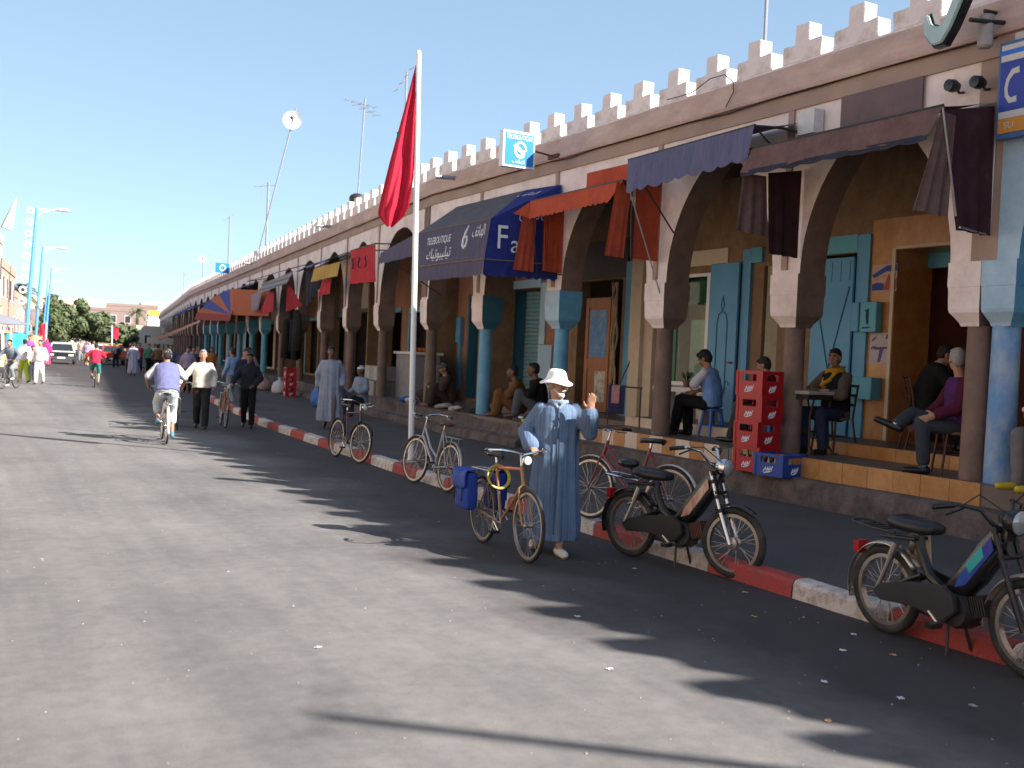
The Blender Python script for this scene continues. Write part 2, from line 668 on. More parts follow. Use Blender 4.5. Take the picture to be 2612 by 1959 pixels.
A = thing('arcade_building', 'long whitewashed arcade with stepped merlons, brown pointed arches and round columns', 'building', (10, 8, 0))
COLS = [4.7, 7.9, 8.24, 11.2, 14.2, 17.47, 20.67, 23.7, 28.2, 32.1, 36.1, 40.5, 44.8, 49.6, 53.6, 58.2]
while COLS[-1] < 170:
    COLS.append(COLS[-1] + 4.35)
BAYS = [(COLS[i], COLS[i + 1]) for i in range(len(COLS) - 1) if COLS[i] != 7.9]
Z_SPR, Z_TOP, Z_APEX = 3.13, 5.34, 5.06
TH = 0.44


def half_at(z, wd, H):
    Rr = (wd * wd + H * H) / (2 * wd)
    return max(0.0, math.sqrt(max(0.0, Rr * Rr - z * z)) - (Rr - wd))


def arch(y0, y1, mface, msoff):
    c, wd, H = (y0 + y1) / 2, (y1 - y0) / 2 - 0.27, Z_APEX - Z_SPR
    zs = [0, 0.12, 0.3, 0.5, 0.7, 0.9, 1.1, 1.28, 1.45, 1.6, 1.72, 1.82, 1.89, H]
    zs = [z for z in zs if z <= H]
    ha = [half_at(z, wd, H) for z in zs]
    left = [(c - h, Z_SPR + z) for h, z in zip(ha, zs)]
    right = [(c + h, Z_SPR + z) for h, z in zip(ha, zs)]
    g = MB()
    x0, x1 = 10.0, 10.0 + TH
    path = left + right[::-1][1:]
    n = len(path)
    tops = [(y0, Z_TOP)] + [(p[0], Z_TOP) for p in path[1:-1]] + [(y1, Z_TOP)]
    for x in (x0, x1):
        vs = [(x, p[0], p[1]) for p in path] + [(x, p[0], p[1]) for p in tops] + [(x, y0, Z_SPR), (x, y1, Z_SPR)]
        fs = [(i, i + 1, n + i + 1, n + i) for i in range(1, n - 2)]
        fs += [(2 * n, 0, 1, n + 1, n), (n - 2, n - 1, 2 * n + 1, 2 * n - 1, 2 * n - 2)]
        g.add(vs, fs)
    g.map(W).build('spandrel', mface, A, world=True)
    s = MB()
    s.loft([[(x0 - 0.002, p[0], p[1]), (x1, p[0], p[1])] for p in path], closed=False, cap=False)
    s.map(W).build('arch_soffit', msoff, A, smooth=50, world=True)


def impost(y, front, side, k=1.0):
    g = MB()
    prof = [(2.43, 0.15), (2.47, 0.165), (2.52, 0.20), (2.58, 0.245), (2.62, 0.255), (2.86, 0.262), (2.862, 0.268), (2.9, 0.27), (3.04, 0.268), (3.14, 0.27)]
    dx = TH / 2
    rings = []
    for z, h in prof:
        hx = h * (dx + 0.03) / 0.27
        rings.append([(10.0 + dx - hx, y - h * (k if y == 8.24 else 1), z), (10.0 + dx - hx, y + h * (k if y == 7.9 else 1), z), (10 + dx + hx, y + h * (k if y == 7.9 else 1), z), (10 + dx + hx, y - h * (k if y == 8.24 else 1), z)])
    for i in range(len(rings) - 1):
        for k in range(4):
            q = (k + 1) % 4
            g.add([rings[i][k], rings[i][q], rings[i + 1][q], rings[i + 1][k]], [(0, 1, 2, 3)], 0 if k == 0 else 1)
    g.add(rings[0], [(0, 1, 2, 3)], 1)
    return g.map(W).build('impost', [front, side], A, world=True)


def shaft(y, m, z0=0.6, r=0.142):
    g = MB()
    prof = [(r * 1.04, z0), (r * 1.03, z0 + 0.3), (r, 1.5), (r * 0.96, 2.2), (r * 0.95, 2.44)]
    g.lathe(prof, (0, 0, 0), 18)
    g.map(lambda p: W((p.x + 10 + TH / 2, p.y + y, p.z)))
    return g.build('column_shaft', m, A, smooth=True, world=True)


for (y0, y1) in BAYS:
    blue = y1 < 8
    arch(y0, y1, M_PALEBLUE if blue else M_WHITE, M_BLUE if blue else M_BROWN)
for y in COLS:
    if y > 120:
        break
    if y in (4.7, 7.9):
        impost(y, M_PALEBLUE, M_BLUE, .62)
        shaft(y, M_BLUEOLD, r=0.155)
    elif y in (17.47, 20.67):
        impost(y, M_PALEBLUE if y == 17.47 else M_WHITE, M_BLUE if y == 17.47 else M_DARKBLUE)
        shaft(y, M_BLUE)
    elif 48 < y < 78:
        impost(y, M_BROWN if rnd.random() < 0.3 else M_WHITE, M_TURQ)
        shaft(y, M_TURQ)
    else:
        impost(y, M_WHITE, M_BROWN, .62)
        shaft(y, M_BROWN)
# filler between the two buildings' paired columns
g = MB()
g.box(10.0, 10 + TH, 7.9, 8.24, Z_SPR, Z_TOP)
g.build('pier', M_BAND, A, world=True)
# flat strips between the white panels
for y in COLS:
    if y < 8.6 or y > 120:
        continue
    g = MB()
    hw = 0.055 if y not in (23.7,) else 0.2
    yy = y + 0.02
    g.add([W((9.972, yy - hw, 3.2)), W((9.972, yy + hw, 3.2)), W((9.972, yy + hw, Z_TOP)), W((9.972, yy - hw, Z_TOP)),
           W((10.01, yy - hw, 3.2)), W((10.01, yy + hw, 3.2)), W((10.01, yy + hw, Z_TOP)), W((10.01, yy - hw, Z_TOP))],
          [(0, 1, 2, 3), (0, 4, 5, 1), (1, 5, 6, 2), (3, 2, 6, 7), (0, 3, 7, 4)])
    g.build('pilaster_strip', M_BAND if hw < 0.1 else M_BROWN, A, world=True)
ysl = [-14, 4.3, 10, 16, 20, 23.2] + [23.2 + 4 * k for k in range(1, 16)] + [86 + 6 * k for k in range(0, 16)]
ysl = sorted(set(ysl))


def sweep(prof, name, m, y_from=-14, y_to=176, wob=0.0, smooth=False):
    g = MB()
    yy = []
    for a, b in zip(ysl[:-1], ysl[1:]):
        k = max(1, int((b - a) / 1.5))
        yy += [a + (b - a) * i / k for i in range(k)]
    yy.append(ysl[-1])
    yy = [y for y in yy if y_from <= y <= y_to]
    g.loft([[W((px + rnd.uniform(-wob, wob), y, pz + rnd.uniform(-wob, wob))) for px, pz in prof] for y in yy])
    return g.build(name, m, A, smooth=smooth, world=True)


sweep([(9.965, 5.335), (9.965, 5.55), (10.5, 5.55), (10.5, 5.335)], 'lower_band', M_BAND)
sweep([(9.90, 5.555), (9.885, 5.59), (9.90, 5.605), (9.925, 5.90), (9.94, 5.935), (10.3, 5.94), (10.3, 5.555)], 'frieze', M_FRIEZE, wob=0.005)
sweep([(9.985, 5.93), (9.985, 5.978), (10.0, 5.986), (10.21, 5.986), (10.225, 5.93)], 'parapet', M_MERLON, wob=0.002)
sweep([(10.25, 5.5), (10.25, 5.56), (17, 5.56), (17, 5.5)], 'roof', M_TAN)
sweep([(10.44, 5.2), (10.44, 5.24), (15.5, 5.24), (15.5, 5.2)], 'arcade_ceiling', mat('ceiling_dark_brown', (0.10, 0.07, 0.05), 0.9))  # one dark brown over the whole ceiling
sweep([(16.9, 0), (16.9, 5.5), (17.0, 5.5), (17.0, 0)], 'rear_wall', M_TAN)
# the part of the same arcade that lies behind the viewpoint: plain wall
g = MB()
g.box(10.0, 10.5, -14, 4.65, 0, 5.34)
g.build('wall', M_WHITE, A, world=True)

# merlons, stepped
prof = []
rA, rB = 0.365, 0.13
base = [(-rA, 0), (rA, 0), (rA, 0.25), (rB, 0.25), (rB, 0.50), (-rB, 0.50), (-rB, 0.25), (-rA, 0.25)]
variants = []
for k in range(5):
    g = MB()
    j = lambda: rnd.uniform(-0.012, 0.012)
    poly = [(u + j(), v + (j() if v > 0 else 0)) for u, v in base]
    g.prism(poly, 0.0, 0.225, 'yz')
    me = g.mesh('merlon', M_MERLON)
    bm = bmesh.new()
    bm.from_mesh(me)
    bmesh.ops.bevel(bm, geom=[e for e in bm.edges], offset=0.012, segments=1, affect='EDGES')
    bm.to_mesh(me)
    bm.free()
    variants.append(me)
y = 14.015 - 0.965 * 29
while y < 172:
    o = put('merlon', variants[rnd.randrange(5)], A)
    o.location = Vector(W((10.0, y, 5.983))) - A.location
    o.rotation_euler = (0, 0, slope_rz(y))
    y += 0.965

# floors, plinth, risers
def floor_z(y):
    return 0.72 if y < 16.3 else 0.62


for (a, b, z) in ((-14, 16.3, 0.72), (16.3, 60, 0.62), (60, 170, 0.6)):
    g = MB()
    n = max(2, int((b - a) / 2))
    g.loft([[W((9.853, a + (b - a) * i / n, 0.1)), W((9.853, a + (b - a) * i / n, z)), W((15.5, a + (b - a) * i / n, z)), W((15.5, a + (b - a) * i / n, 0.1))] for i in range(n + 1)])
    g.build('arcade_floor', M_FLOOR, A, world=True)
sweep([(9.63, 0.1), (9.63, 0.34), (9.66, 0.45), (9.70, 0.47), (9.86, 0.475), (9.86, 0.1)], 'plinth', M_PLINTH, y_to=16.3, wob=0.02, smooth=30)
sweep([(9.60, 0.1), (9.60, 0.22), (9.64, 0.30), (9.80, 0.34), (9.83, 0.40), (9.84, 0.615), (9.86, 0.615), (9.86, 0.1)], 'plinth', M_PLINTH, y_from=16.2, wob=0.02, smooth=30)


def tile(name, x, y0, y1, z0, z1, m, th=0.014):
    g = MB()
    q = rnd.uniform(-0.002, 0.002)
    g.box(x - th + q, x + 0.01, y0 + 0.003, y1 - 0.003, z0, z1)
    return g.build(name, m, A, world=True)


y = 7.82
while y < 11.9:
    d = 0.4
    tile('riser_tile', 9.85, y, min(y + d, 11.93), 0.478, 0.735, M_OCHRE)
    y += d
k = 0
while y < 16.2:
    tile('riser_tile', 9.85, y, y + 0.345, 0.478, 0.735, M_CREAMTILE if k % 2 == 0 else M_OCHRE)
    y += 0.345
    k += 1
# step inside the arcade
g = MB()
g.box(10.97, 12.25, 7.5, 16.3, 0.70, 0.885)
g.build('inner_step', M_FLOOR, A, world=True)
y = 7.5
while y < 16.2:
    tile('riser_tile', 10.97, y, y + 0.42, 0.722, 0.892, M_OCHRE if y < 11.6 else M_CREAMTILE)
    y += 0.42
g = MB()
g.box(11.0, 12.25, 16.32, 23.2, 0.6, 0.78)
g.build('inner_step', M_FLOOR, A, world=True)


# ---------------------------------------------------------------- shop fronts under the arcade
def pierced(name, y0, y1, holes, m, z0=0.7, z1=5.22, x=12.25, depth=0.22):
    """One connected wall sheet with openings and their reveals; holes are (ya, yb, za, zb)."""
    Y = sorted({y0, y1} | {h[0] for h in holes} | {h[1] for h in holes})
    Z = sorted({z0, z1} | {h[2] for h in holes} | {h[3] for h in holes})
    if y1 - y0 > 3.9:
        Y = sorted(set(Y) | {(y0 + y1) / 2})
    idx = {}
    g = MB()
    for yy in Y:
        for zz in Z:
            idx[(yy, zz)] = len(g.v)
            g.v.append(W((x, yy, zz)))
    for a, b in zip(Y[:-1], Y[1:]):
        for c, d in zip(Z[:-1], Z[1:]):
            if any(h[0] <= a and b <= h[1] and h[2] <= c and d <= h[3] for h in holes):
                continue
            g.f.append((idx[(a, c)], idx[(b, c)], idx[(b, d)], idx[(a, d)]))
            g.m.append(0)
    for (a, b, c, d) in holes:
        o = len(g.v)
        g.v += [W((x + depth, a, c)), W((x + depth, b, c)), W((x + depth, b, d)), W((x + depth, a, d))]
        q = [idx[(a, c)], idx[(b, c)], idx[(b, d)], idx[(a, d)]]
        for i in range(4):
            j = (i + 1) % 4
            g.f.append((q[i], q[j], o + j, o + i))
            g.m.append(0)
    return g.build(name, m, A, world=True)


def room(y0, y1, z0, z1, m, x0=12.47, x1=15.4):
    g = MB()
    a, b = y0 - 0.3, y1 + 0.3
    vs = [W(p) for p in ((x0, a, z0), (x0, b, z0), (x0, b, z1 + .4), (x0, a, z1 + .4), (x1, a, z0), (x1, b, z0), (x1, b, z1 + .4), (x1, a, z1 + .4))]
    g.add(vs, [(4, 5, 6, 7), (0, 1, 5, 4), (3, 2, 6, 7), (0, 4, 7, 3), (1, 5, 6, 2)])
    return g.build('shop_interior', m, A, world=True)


def part_box(name, x0, x1, y0, y1, z0, z1, m, bevel=0.0):
    g = MB()
    g.box(x0, x1, y0, y1, z0, z1)
    me = g.map(W).mesh(name, m)
    if bevel:
        bm = bmesh.new()
        bm.from_mesh(me)
        bmesh.ops.bevel(bm, geom=list(bm.edges), offset=bevel, segments=1, affect='EDGES')
        bm.to_mesh(me)
        bm.free()
    return put(name, me, A, world=True)


# bay of the blue arch (mostly out of frame)
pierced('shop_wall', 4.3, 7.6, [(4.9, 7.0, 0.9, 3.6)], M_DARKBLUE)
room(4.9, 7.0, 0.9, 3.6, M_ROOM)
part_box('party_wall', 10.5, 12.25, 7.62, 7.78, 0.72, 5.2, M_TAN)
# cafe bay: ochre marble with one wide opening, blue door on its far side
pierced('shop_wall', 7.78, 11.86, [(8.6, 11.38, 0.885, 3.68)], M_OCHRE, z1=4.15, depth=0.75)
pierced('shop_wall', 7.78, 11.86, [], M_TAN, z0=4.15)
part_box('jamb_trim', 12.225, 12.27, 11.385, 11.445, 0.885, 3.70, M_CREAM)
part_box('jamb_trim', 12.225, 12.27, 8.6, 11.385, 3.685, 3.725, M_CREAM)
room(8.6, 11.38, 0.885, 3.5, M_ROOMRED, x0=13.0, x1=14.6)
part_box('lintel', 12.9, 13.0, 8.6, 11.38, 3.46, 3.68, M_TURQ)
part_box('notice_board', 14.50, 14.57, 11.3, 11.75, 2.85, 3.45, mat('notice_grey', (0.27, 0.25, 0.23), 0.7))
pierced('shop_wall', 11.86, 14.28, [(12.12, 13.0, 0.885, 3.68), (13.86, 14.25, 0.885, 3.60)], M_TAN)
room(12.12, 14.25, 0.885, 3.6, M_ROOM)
part_box('door_frame', 12.205, 12.26, 11.862, 12.115, 0.885, 3.95, M_DOORBLUE)
part_box('door_frame', 12.2, 12.26, 12.115, 13.35, 3.69, 3.96, M_TURQ)


def blue_leaf(y0, y1, z0, z1, x, brace=False):
    d = part_box('door', x, x + 0.045, y0, y1, z0, z1, M_DOORBLUE, 0.006)
    d.name = 'metal_door'
    loc = A.location

    def sub(name, g, m):
        o = g.map(W).build(name, m, None)
        o.parent = d
        return o
    if brace:
        g = MB()
        ym, w2 = (y0 + y1) / 2, (y1 - y0) / 2
        g.tube([(x - 0.006, y0 + 0.06, z1 - 0.45), (x - 0.006, ym, z0 + 1.0), (x - 0.006, y1 - 0.06, z1 - 0.45)], 0.014, 6)
        sub('door_brace', g, M_DARKBLUE)
        for q in range(4):
            g = MB()
            yy = y0 + 0.05 + (y1 - y0 - 0.1) * q / 4
            g.box(x - 0.012, x + 0.002, yy + 0.01, yy + (y1 - y0 - 0.1) / 4 - 0.01, z1 - 0.36, z1 - 0.06)
            sub('door_panel', g, M_DOORBLUE)
    else:
        g = MB()
        c = (y0 + y1) / 2
        pts = [(c - 0.14, z0 + 0.55), (c - 0.14, z0 + 1.75), (c - 0.1, z0 + 1.9), (c, z0 + 1.95), (c + 0.1, z0 + 1.9), (c + 0.14, z0 + 1.75), (c + 0.14, z0 + 0.55)]
        g.tube([(x - 0.006, a, b) for a, b in pts], 0.011, 6)
        sub('ironwork', g, M_DARKBLUE)
        g = MB()
        lp = [(c, z0 + 1.95), (c - 0.045, z0 + 2.05), (c, z0 + 2.22), (c + 0.045, z0 + 2.05)]
        g.tube([(x - 0.006, a, b) for a, b in lp], 0.009, 6, closed=True)
        sub('ironwork', g, M_DARKBLUE)
        for sgn in (-1, 1):
            g = MB()
            g.tube([(x - 0.006, c + sgn * (0.2 + 0.05 * math.cos(a)), z0 + 0.65 + 0.08 * math.sin(a)) for a in [k * 0.7 for k in range(8)]], 0.008, 6)
            sub('ironwork', g, M_DARKBLUE)
    g = MB()
    g.ball((x - 0.03, y0 + 0.1, z0 + 1.05), (0.03, 0.06, 0.02), 8)
    sub('handle', g, mat('brass_dull', (0.3, 0.2, 0.08), 0.4, 0.8))
    return d


blue_leaf(12.12, 12.98, 0.89, 3.62, 12.15, True)
blue_leaf(14.76, 15.53, 0.89, 3.69, 12.12, False)
part_box('door_frame', 12.19, 12.26, 14.54, 14.755, 0.885, 3.9, M_DOORBLUE)
part_box('door_frame', 12.192, 12.262, 14.27, 14.54, 3.66, 3.92, M_TURQ)
part_box('door_curtain', 12.3, 12.34, 13.9, 14.22, 0.89, 3.6, mat('curtain_beige', (0.34, 0.29, 0.20), 0.9, var=0.2))
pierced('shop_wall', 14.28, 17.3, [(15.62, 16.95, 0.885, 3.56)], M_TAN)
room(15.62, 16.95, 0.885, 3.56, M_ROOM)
part_box('wall_panel', 12.215, 12.255, 15.2, 16.62, 3.69, 3.97, M_CREAM)
part_box('window_frame', 12.20, 12.28, 15.64, 15.73, 0.9, 3.55, M_WHITEPAINT)
part_box('window_frame', 12.20, 12.28, 15.73, 16.6, 3.49, 3.55, M_WHITEPAINT)
part_box('window_sill', 12.12, 12.3, 15.64, 16.6, 1.48, 1.55, M_WHITEPAINT)
part_box('sill_wall', 12.2, 12.28, 15.64, 16.6, 0.885, 1.48, M_CREAMTILE)
# inside the window: green scalloped blind, pale green wall, yellow band
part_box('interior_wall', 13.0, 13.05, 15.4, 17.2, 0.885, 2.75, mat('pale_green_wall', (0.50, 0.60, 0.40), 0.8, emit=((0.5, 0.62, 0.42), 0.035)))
part_box('interior_band', 12.96, 13.0, 15.4, 17.2, 2.75, 3.1, mat('yellow_band', (0.55, 0.45, 0.16), 0.8))
g = MB()
n = 40
top = [(12.5, 15.5 + 1.6 * i / n, 3.5) for i in range(n + 1)]
bot = [(12.42, 15.5 + 1.6 * i / n, 2.98 + 0.05 * abs(math.sin(i * PI / 5))) for i in range(n + 1)]
g.loft([top, bot], closed=False, cap=False)
g.build('window_blind', mat('blind_green', (0.03, 0.13, 0.06), 0.8), A, world=True)
part_box('green_door', 12.22, 12.30, 16.62, 16.94, 0.89, 3.55, mat('paint_green', (0.035, 0.17, 0.075), 0.5, var=0.12), 0.006)
GL = bpy.data.materials.new('window_glass')
GL.use_nodes = True
gb = GL.node_tree.nodes['Principled BSDF']
gb.inputs['Base Color'].default_value = (0.85, 0.92, 0.9, 1)
gb.inputs['Roughness'].default_value = 0.03
gb.inputs['Transmission Weight'].default_value = 1.0
gb.inputs['IOR'].default_value = 1.2
part_box('window_pane', 12.24, 12.246, 15.73, 16.6, 1.55, 3.49, GL)
# bay with the wooden door
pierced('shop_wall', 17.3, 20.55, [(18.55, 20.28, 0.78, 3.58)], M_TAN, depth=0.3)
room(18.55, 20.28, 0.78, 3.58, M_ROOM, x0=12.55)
part_box('cream_pillar', 12.08, 12.25, 17.62, 18.0, 0.78, 3.95, M_CREAM)
part_box('wall_panel', 12.17, 12.252, 17.32, 17.62, 0.78, 3.95, M_CREAM)
part_box('door_frame', 12.15, 12.26, 18.01, 18.30, 0.78, 3.9, M_DOORBLUE)
part_box('fan_light_board', 12.2, 12.26, 18.35, 20.3, 3.60, 4.4, mat('dark_board', (0.06, 0.05, 0.05), 0.7))
wd = part_box('wooden_door', 12.33, 12.385, 19.0, 20.08, 0.79, 3.22, mat('door_wood', (0.30, 0.10, 0.03), 0.5, var=0.25, scale=3, stretch=(6, 6, 0.6), bump=0.1), 0.008)
for (a, b, c, d, mm) in ((19.2, 19.88, 1.95, 2.95, mat('poster_blue', (0.05, 0.19, 0.42), 0.5, var=0.35, scale=6, dirt=(0.35, 0.3, 0.25), damt=0.18, dscale=5)),
                         (19.15, 19.6, 1.0, 1.65, mat('poster_pale', (0.55, 0.5, 0.4), 0.6, var=0.25, dirt=(0.1, 0.07, 0.05), damt=0.3, dscale=7))):
    g = MB()
    g.box(12.318, 12.33, a, b, c, d)
    o = g.build('door_poster', mm)
    o.parent = wd
for (a, b, c, d) in ((19.08, 19.18, 0.8, 3.2), (19.92, 20.02, 0.8, 3.2), (19.18, 19.92, 3.02, 3.16), (19.18, 19.92, 1.7, 1.9), (19.18, 19.92, 0.85, 0.98)):
    g = MB()
    g.box(12.312, 12.33, a, b, c, d)
    o = g.build('door_rail', _M['door_wood'])
    o.parent = wd
# roller shutter bay
pierced('shop_wall', 20.55, 24.1, [(21.95, 23.6, 0.78, 3.52)], M_SALMON, depth=0.5)
part_box('shutter_frame', 12.215, 12.26, 23.6, 23.88, 0.78, 3.75, M_PALEBLUE)
part_box('shutter_frame', 12.217, 12.262, 21.68, 21.95, 2.2, 3.62, M_PALEBLUE)
part_box('shutter_frame', 12.219, 12.258, 21.95, 23.6, 3.525, 3.72, M_PALEBLUE)
part_box('shutter_reveal', 12.26, 12.72, 23.52, 23.597, 0.78, 3.52, M_DARKBLUE)
part_box('low_panel', 12.2, 12.26, 21.3, 21.93, 0.78, 2.18, M_PALEBLUE)
for i in range(27):
    z = 0.8 + i * 0.1
    g = MB()
    pr = [(0.0, 0.0), (-0.022, 0.02), (-0.026, 0.05), (-0.022, 0.08), (0.0, 0.098)]
    g.loft([[(12.72 + a, y, z + b) for a, b in pr] for y in (21.95, 23.55)], closed=False, cap=False)
    g.build('shutter_slat', mat('shutter_turquoise', (0.20, 0.40, 0.44), 0.45, var=0.14, scale=6, dirt=(0.33, 0.42, 0.42), damt=0.4, stretch=(1, 0.5, 4)), A, smooth=True, world=True)
# salmon wall with a blue door recess, then the deep bays
pierced('shop_wall', 24.1, 27.6, [(25.5, 26.72, 0.7, 3.52)], M_SALMON, z0=0.6, depth=0.4)
part_box('metal_door', 12.55, 12.6, 25.5, 26.3, 0.7, 3.5, mat('door_greyblue', (0.20, 0.30, 0.34), 0.5))
part_box('shutter_reveal', 12.26, 12.6, 26.64, 26.715, 0.7, 3.5, M_DARKBLUE)
part_box('meter_box', 12.12, 12.25, 27.0, 27.35, 2.2, 2.9, M_DOORBLUE, 0.01)
part_box('door_frame', 12.19, 12.25, 27.08, 27.3, 0.9, 2.2, M_DOORBLUE)
tones = [M_TAN, M_SALMON, M_CREAM, M_BROWN, M_OCHRE]
ftone = [M_TURQ, M_DOORBLUE, mat('frame_brown', (0.12, 0.06, 0.03), 0.6), M_DARKBLUE]
for i, (y0, y1) in enumerate([b for b in BAYS if b[0] > 26 and b[0] < 125]):
    a, b = y0 + 0.7, y1 + 0.7
    h0, h1 = a + 0.55, b - 0.55
    hz = 3.1 + 0.3 * rnd.random()
    pierced('shop_wall', a, b, [(h0, h1, 0.7, hz)], tones[i % 5] if i else M_TAN, z0=0.55)
    room(h0, h1, 0.62, hz, M_ROOM)
    f = ftone[i % 4]
    part_box('door_frame', 12.2, 12.27, h1, h1 + 0.14, 0.62, hz + 0.15, f)
    part_box('door_frame', 12.202, 12.272, h0, h1, hz, hz + 0.15, f)
    if i % 2:
        part_box('metal_door', 12.22, 12.25, h1 - 0.9, h1, 0.63, hz, f, 0.006)
for yb in (23.4, 27.7, 34.6, 42.9, 51.4):
    part_box('party_wall', 11.4, 12.3, yb, yb + 0.15, 0.6, 5.2, M_TAN)
# ================================================================ awnings, signs, posts
def sheet(name, corners, m, parent, nu=10, nv=6, sag=0.0, ripple=0.0, edge=None, warp=True):
    """Cloth between four corners (top-left, top-right, bottom-left, bottom-right); edge = (amplitude, teeth, shape) cuts the
    lower hem into scallops or zigzags."""
    a, b, c, d = [Vector(p) for p in corners]
    nrm = (b - a).cross(c - a).normalized()
    ph = rnd.random() * 6
    if edge:
        nu = max(nu, edge[1] * (6 if edge[2] == 's' else 2))

    def fn(u, v):
        p = a.lerp(b, u).lerp(c.lerp(d, u), v)
        p = p + nrm * (ripple * math.sin(u * 17 + ph + v) * v + ripple * 0.6 * math.sin(u * 41 + 2 * ph) * v) - Vector((0, 0, sag * math.sin(PI * v) * (0.6 + 0.4 * math.sin(PI * u))))
        if edge:
            t = (u * edge[1]) % 1.0
            h = abs(math.sin(PI * t)) if edge[2] == 's' else 1 - abs(2 * t - 1)
            p = p + (c - a).normalized() * (edge[0] * h * v ** 6)
        return W(p) if warp else p
    g = MB()
    g.grid(fn, nu, nv)
    return g.build(name, m, parent, smooth='all', world=True)


def bar(name, pts, r, m, parent, warp=True):
    g = MB()
    g.tube([W(p) if warp else p for p in pts], r, 8)
    return g.build(name, m, parent, smooth=True, world=True)


C_BROWN = cloth('awning_brown', (0.125, 0.07, 0.065), dirt=(0.17, 0.105, 0.095), damt=0.4, stretch=(1, 1, 1))
C_MAROON = cloth('awning_maroon', (0.045, 0.018, 0.022), dirt=(0.07, 0.03, 0.035), damt=0.3)
C_TRIM = cloth('awning_trim', (0.035, 0.035, 0.05))
C_GREYBLUE = cloth('awning_greyblue', (0.125, 0.12, 0.18), dirt=(0.09, 0.095, 0.19), damt=0.45, dscale=3, stretch=(3, 3, 0.5))
C_ORANGE = cloth('awning_orange', (0.42, 0.075, 0.035), dirt=(0.33, 0.06, 0.035), damt=0.35)
C_SLATE = cloth('awning_slate', (0.105, 0.095, 0.105), dirt=(0.13, 0.115, 0.12), damt=0.4)
C_SLATEBLUE = cloth('awning_slate_blue', (0.085, 0.078, 0.125), dirt=(0.11, 0.095, 0.13), damt=0.4, stretch=(4, 4, 0.5))
C_ROYAL = cloth('awning_royal_blue', (0.022, 0.032, 0.17), dirt=(0.03, 0.04, 0.2), damt=0.4)
C_RED = cloth('cloth_red', (0.42, 0.035, 0.045), dirt=(0.34, 0.03, 0.04), damt=0.4)
C_DARKRED = cloth('cloth_dark_red', (0.25, 0.015, 0.02))
C_YELLOW = cloth('cloth_yellow', (0.42, 0.27, 0.07), dirt=(0.33, 0.2, 0.05), damt=0.4)
C_DARKTARP = cloth('tarp_dark', (0.03, 0.032, 0.045))

# brown awning over the cafe
aw = thing('awning', 'brown fabric awning with dark scalloped trim over the marble cafe front', 'awning', (9.95, 9.4, 4.9), group='awnings along the arcade')
sheet('awning_roof', [(9.96, 10.98, 4.86), (9.96, 7.98, 4.86), (9.12, 10.98, 4.67), (9.12, 7.98, 4.67)], C_BROWN, aw, sag=0.03)
sheet('valance', [(9.10, 10.98, 4.67), (9.10, 7.95, 4.67), (9.02, 11.05, 4.37), (9.03, 8.05, 4.37)], C_BROWN, aw, nu=40, ripple=0.014, edge=(0.02, 8, 's'))
sheet('valance_trim', [(9.015, 11.05, 4.385), (9.025, 8.05, 4.385), (9.01, 11.06, 4.325), (9.02, 8.06, 4.325)], C_TRIM, aw, nu=40, ripple=0.012, edge=(0.02, 8, 's'))
sheet('side_curtain', [(9.14, 8.0, 4.64), (9.95, 8.0, 4.80), (9.5, 8.0, 3.42), (9.96, 8.0, 3.40)], C_MAROON, aw, ripple=0.03)
sheet('side_flap', [(9.10, 7.97, 4.62), (9.32, 7.96, 4.60), (8.86, 8.05, 3.58), (9.30, 7.99, 3.54)], C_BROWN, aw, ripple=0.03, nu=14)
sheet('side_curtain', [(9.40, 10.96, 4.40), (9.97, 10.96, 4.50), (9.46, 10.96, 3.36), (9.97, 10.96, 3.34)], C_MAROON, aw, ripple=0.025)
sheet('side_flap', [(9.02, 11.0, 4.36), (9.40, 10.99, 4.36), (8.96, 11.03, 3.62), (9.47, 10.98, 3.58)], C_BROWN, aw, ripple=0.03, nu=14)
bar('front_bar', [(9.11, 7.95, 4.675), (9.11, 11.0, 4.675)], 0.018, M_DARKMETAL, aw)
bar('support_arm', [(9.11, 7.96, 4.66), (9.42, 7.98, 3.56)], 0.013, M_METAL, aw)
bar('support_arm', [(9.5, 7.99, 3.45), (9.97, 7.99, 3.41), (9.98, 7.99, 4.78)], 0.012, M_METAL, aw)
# grey blue awning
aw = thing('awning', 'faded grey blue awning with ragged scalloped hem beside the brown one', 'awning', (9.95, 12.4, 5.0), group='awnings along the arcade')
sheet('awning_roof', [(9.96, 13.85, 5.14), (9.96, 10.93, 5.14), (9.12, 13.82, 4.93), (9.12, 10.93, 4.95)], C_GREYBLUE, aw, sag=0.03)
sheet('valance', [(9.10, 13.82, 4.93), (9.10, 10.92, 4.97), (9.06, 13.80, 4.45), (9.06, 10.97, 4.56)], C_GREYBLUE, aw, nu=48, ripple=0.018, edge=(0.05, 9, 's'))
bar('front_bar', [(9.11, 10.92, 4.975), (9.11, 13.82, 4.935)], 0.016, M_DARKMETAL, aw)
bar('support_arm', [(9.11, 10.93, 4.96), (9.55, 10.93, 5.0), (9.97, 10.93, 4.98)], 0.02, M_DARKMETAL, aw)
bar('support_arm', [(9.11, 10.93, 4.96), (9.36, 10.93, 4.78), (9.97, 10.93, 4.72)], 0.014, M_DARKMETAL, aw)
bar('support_arm', [(9.11, 13.8, 4.92), (9.97, 13.75, 3.9)], 0.014, M_DARKMETAL, aw)
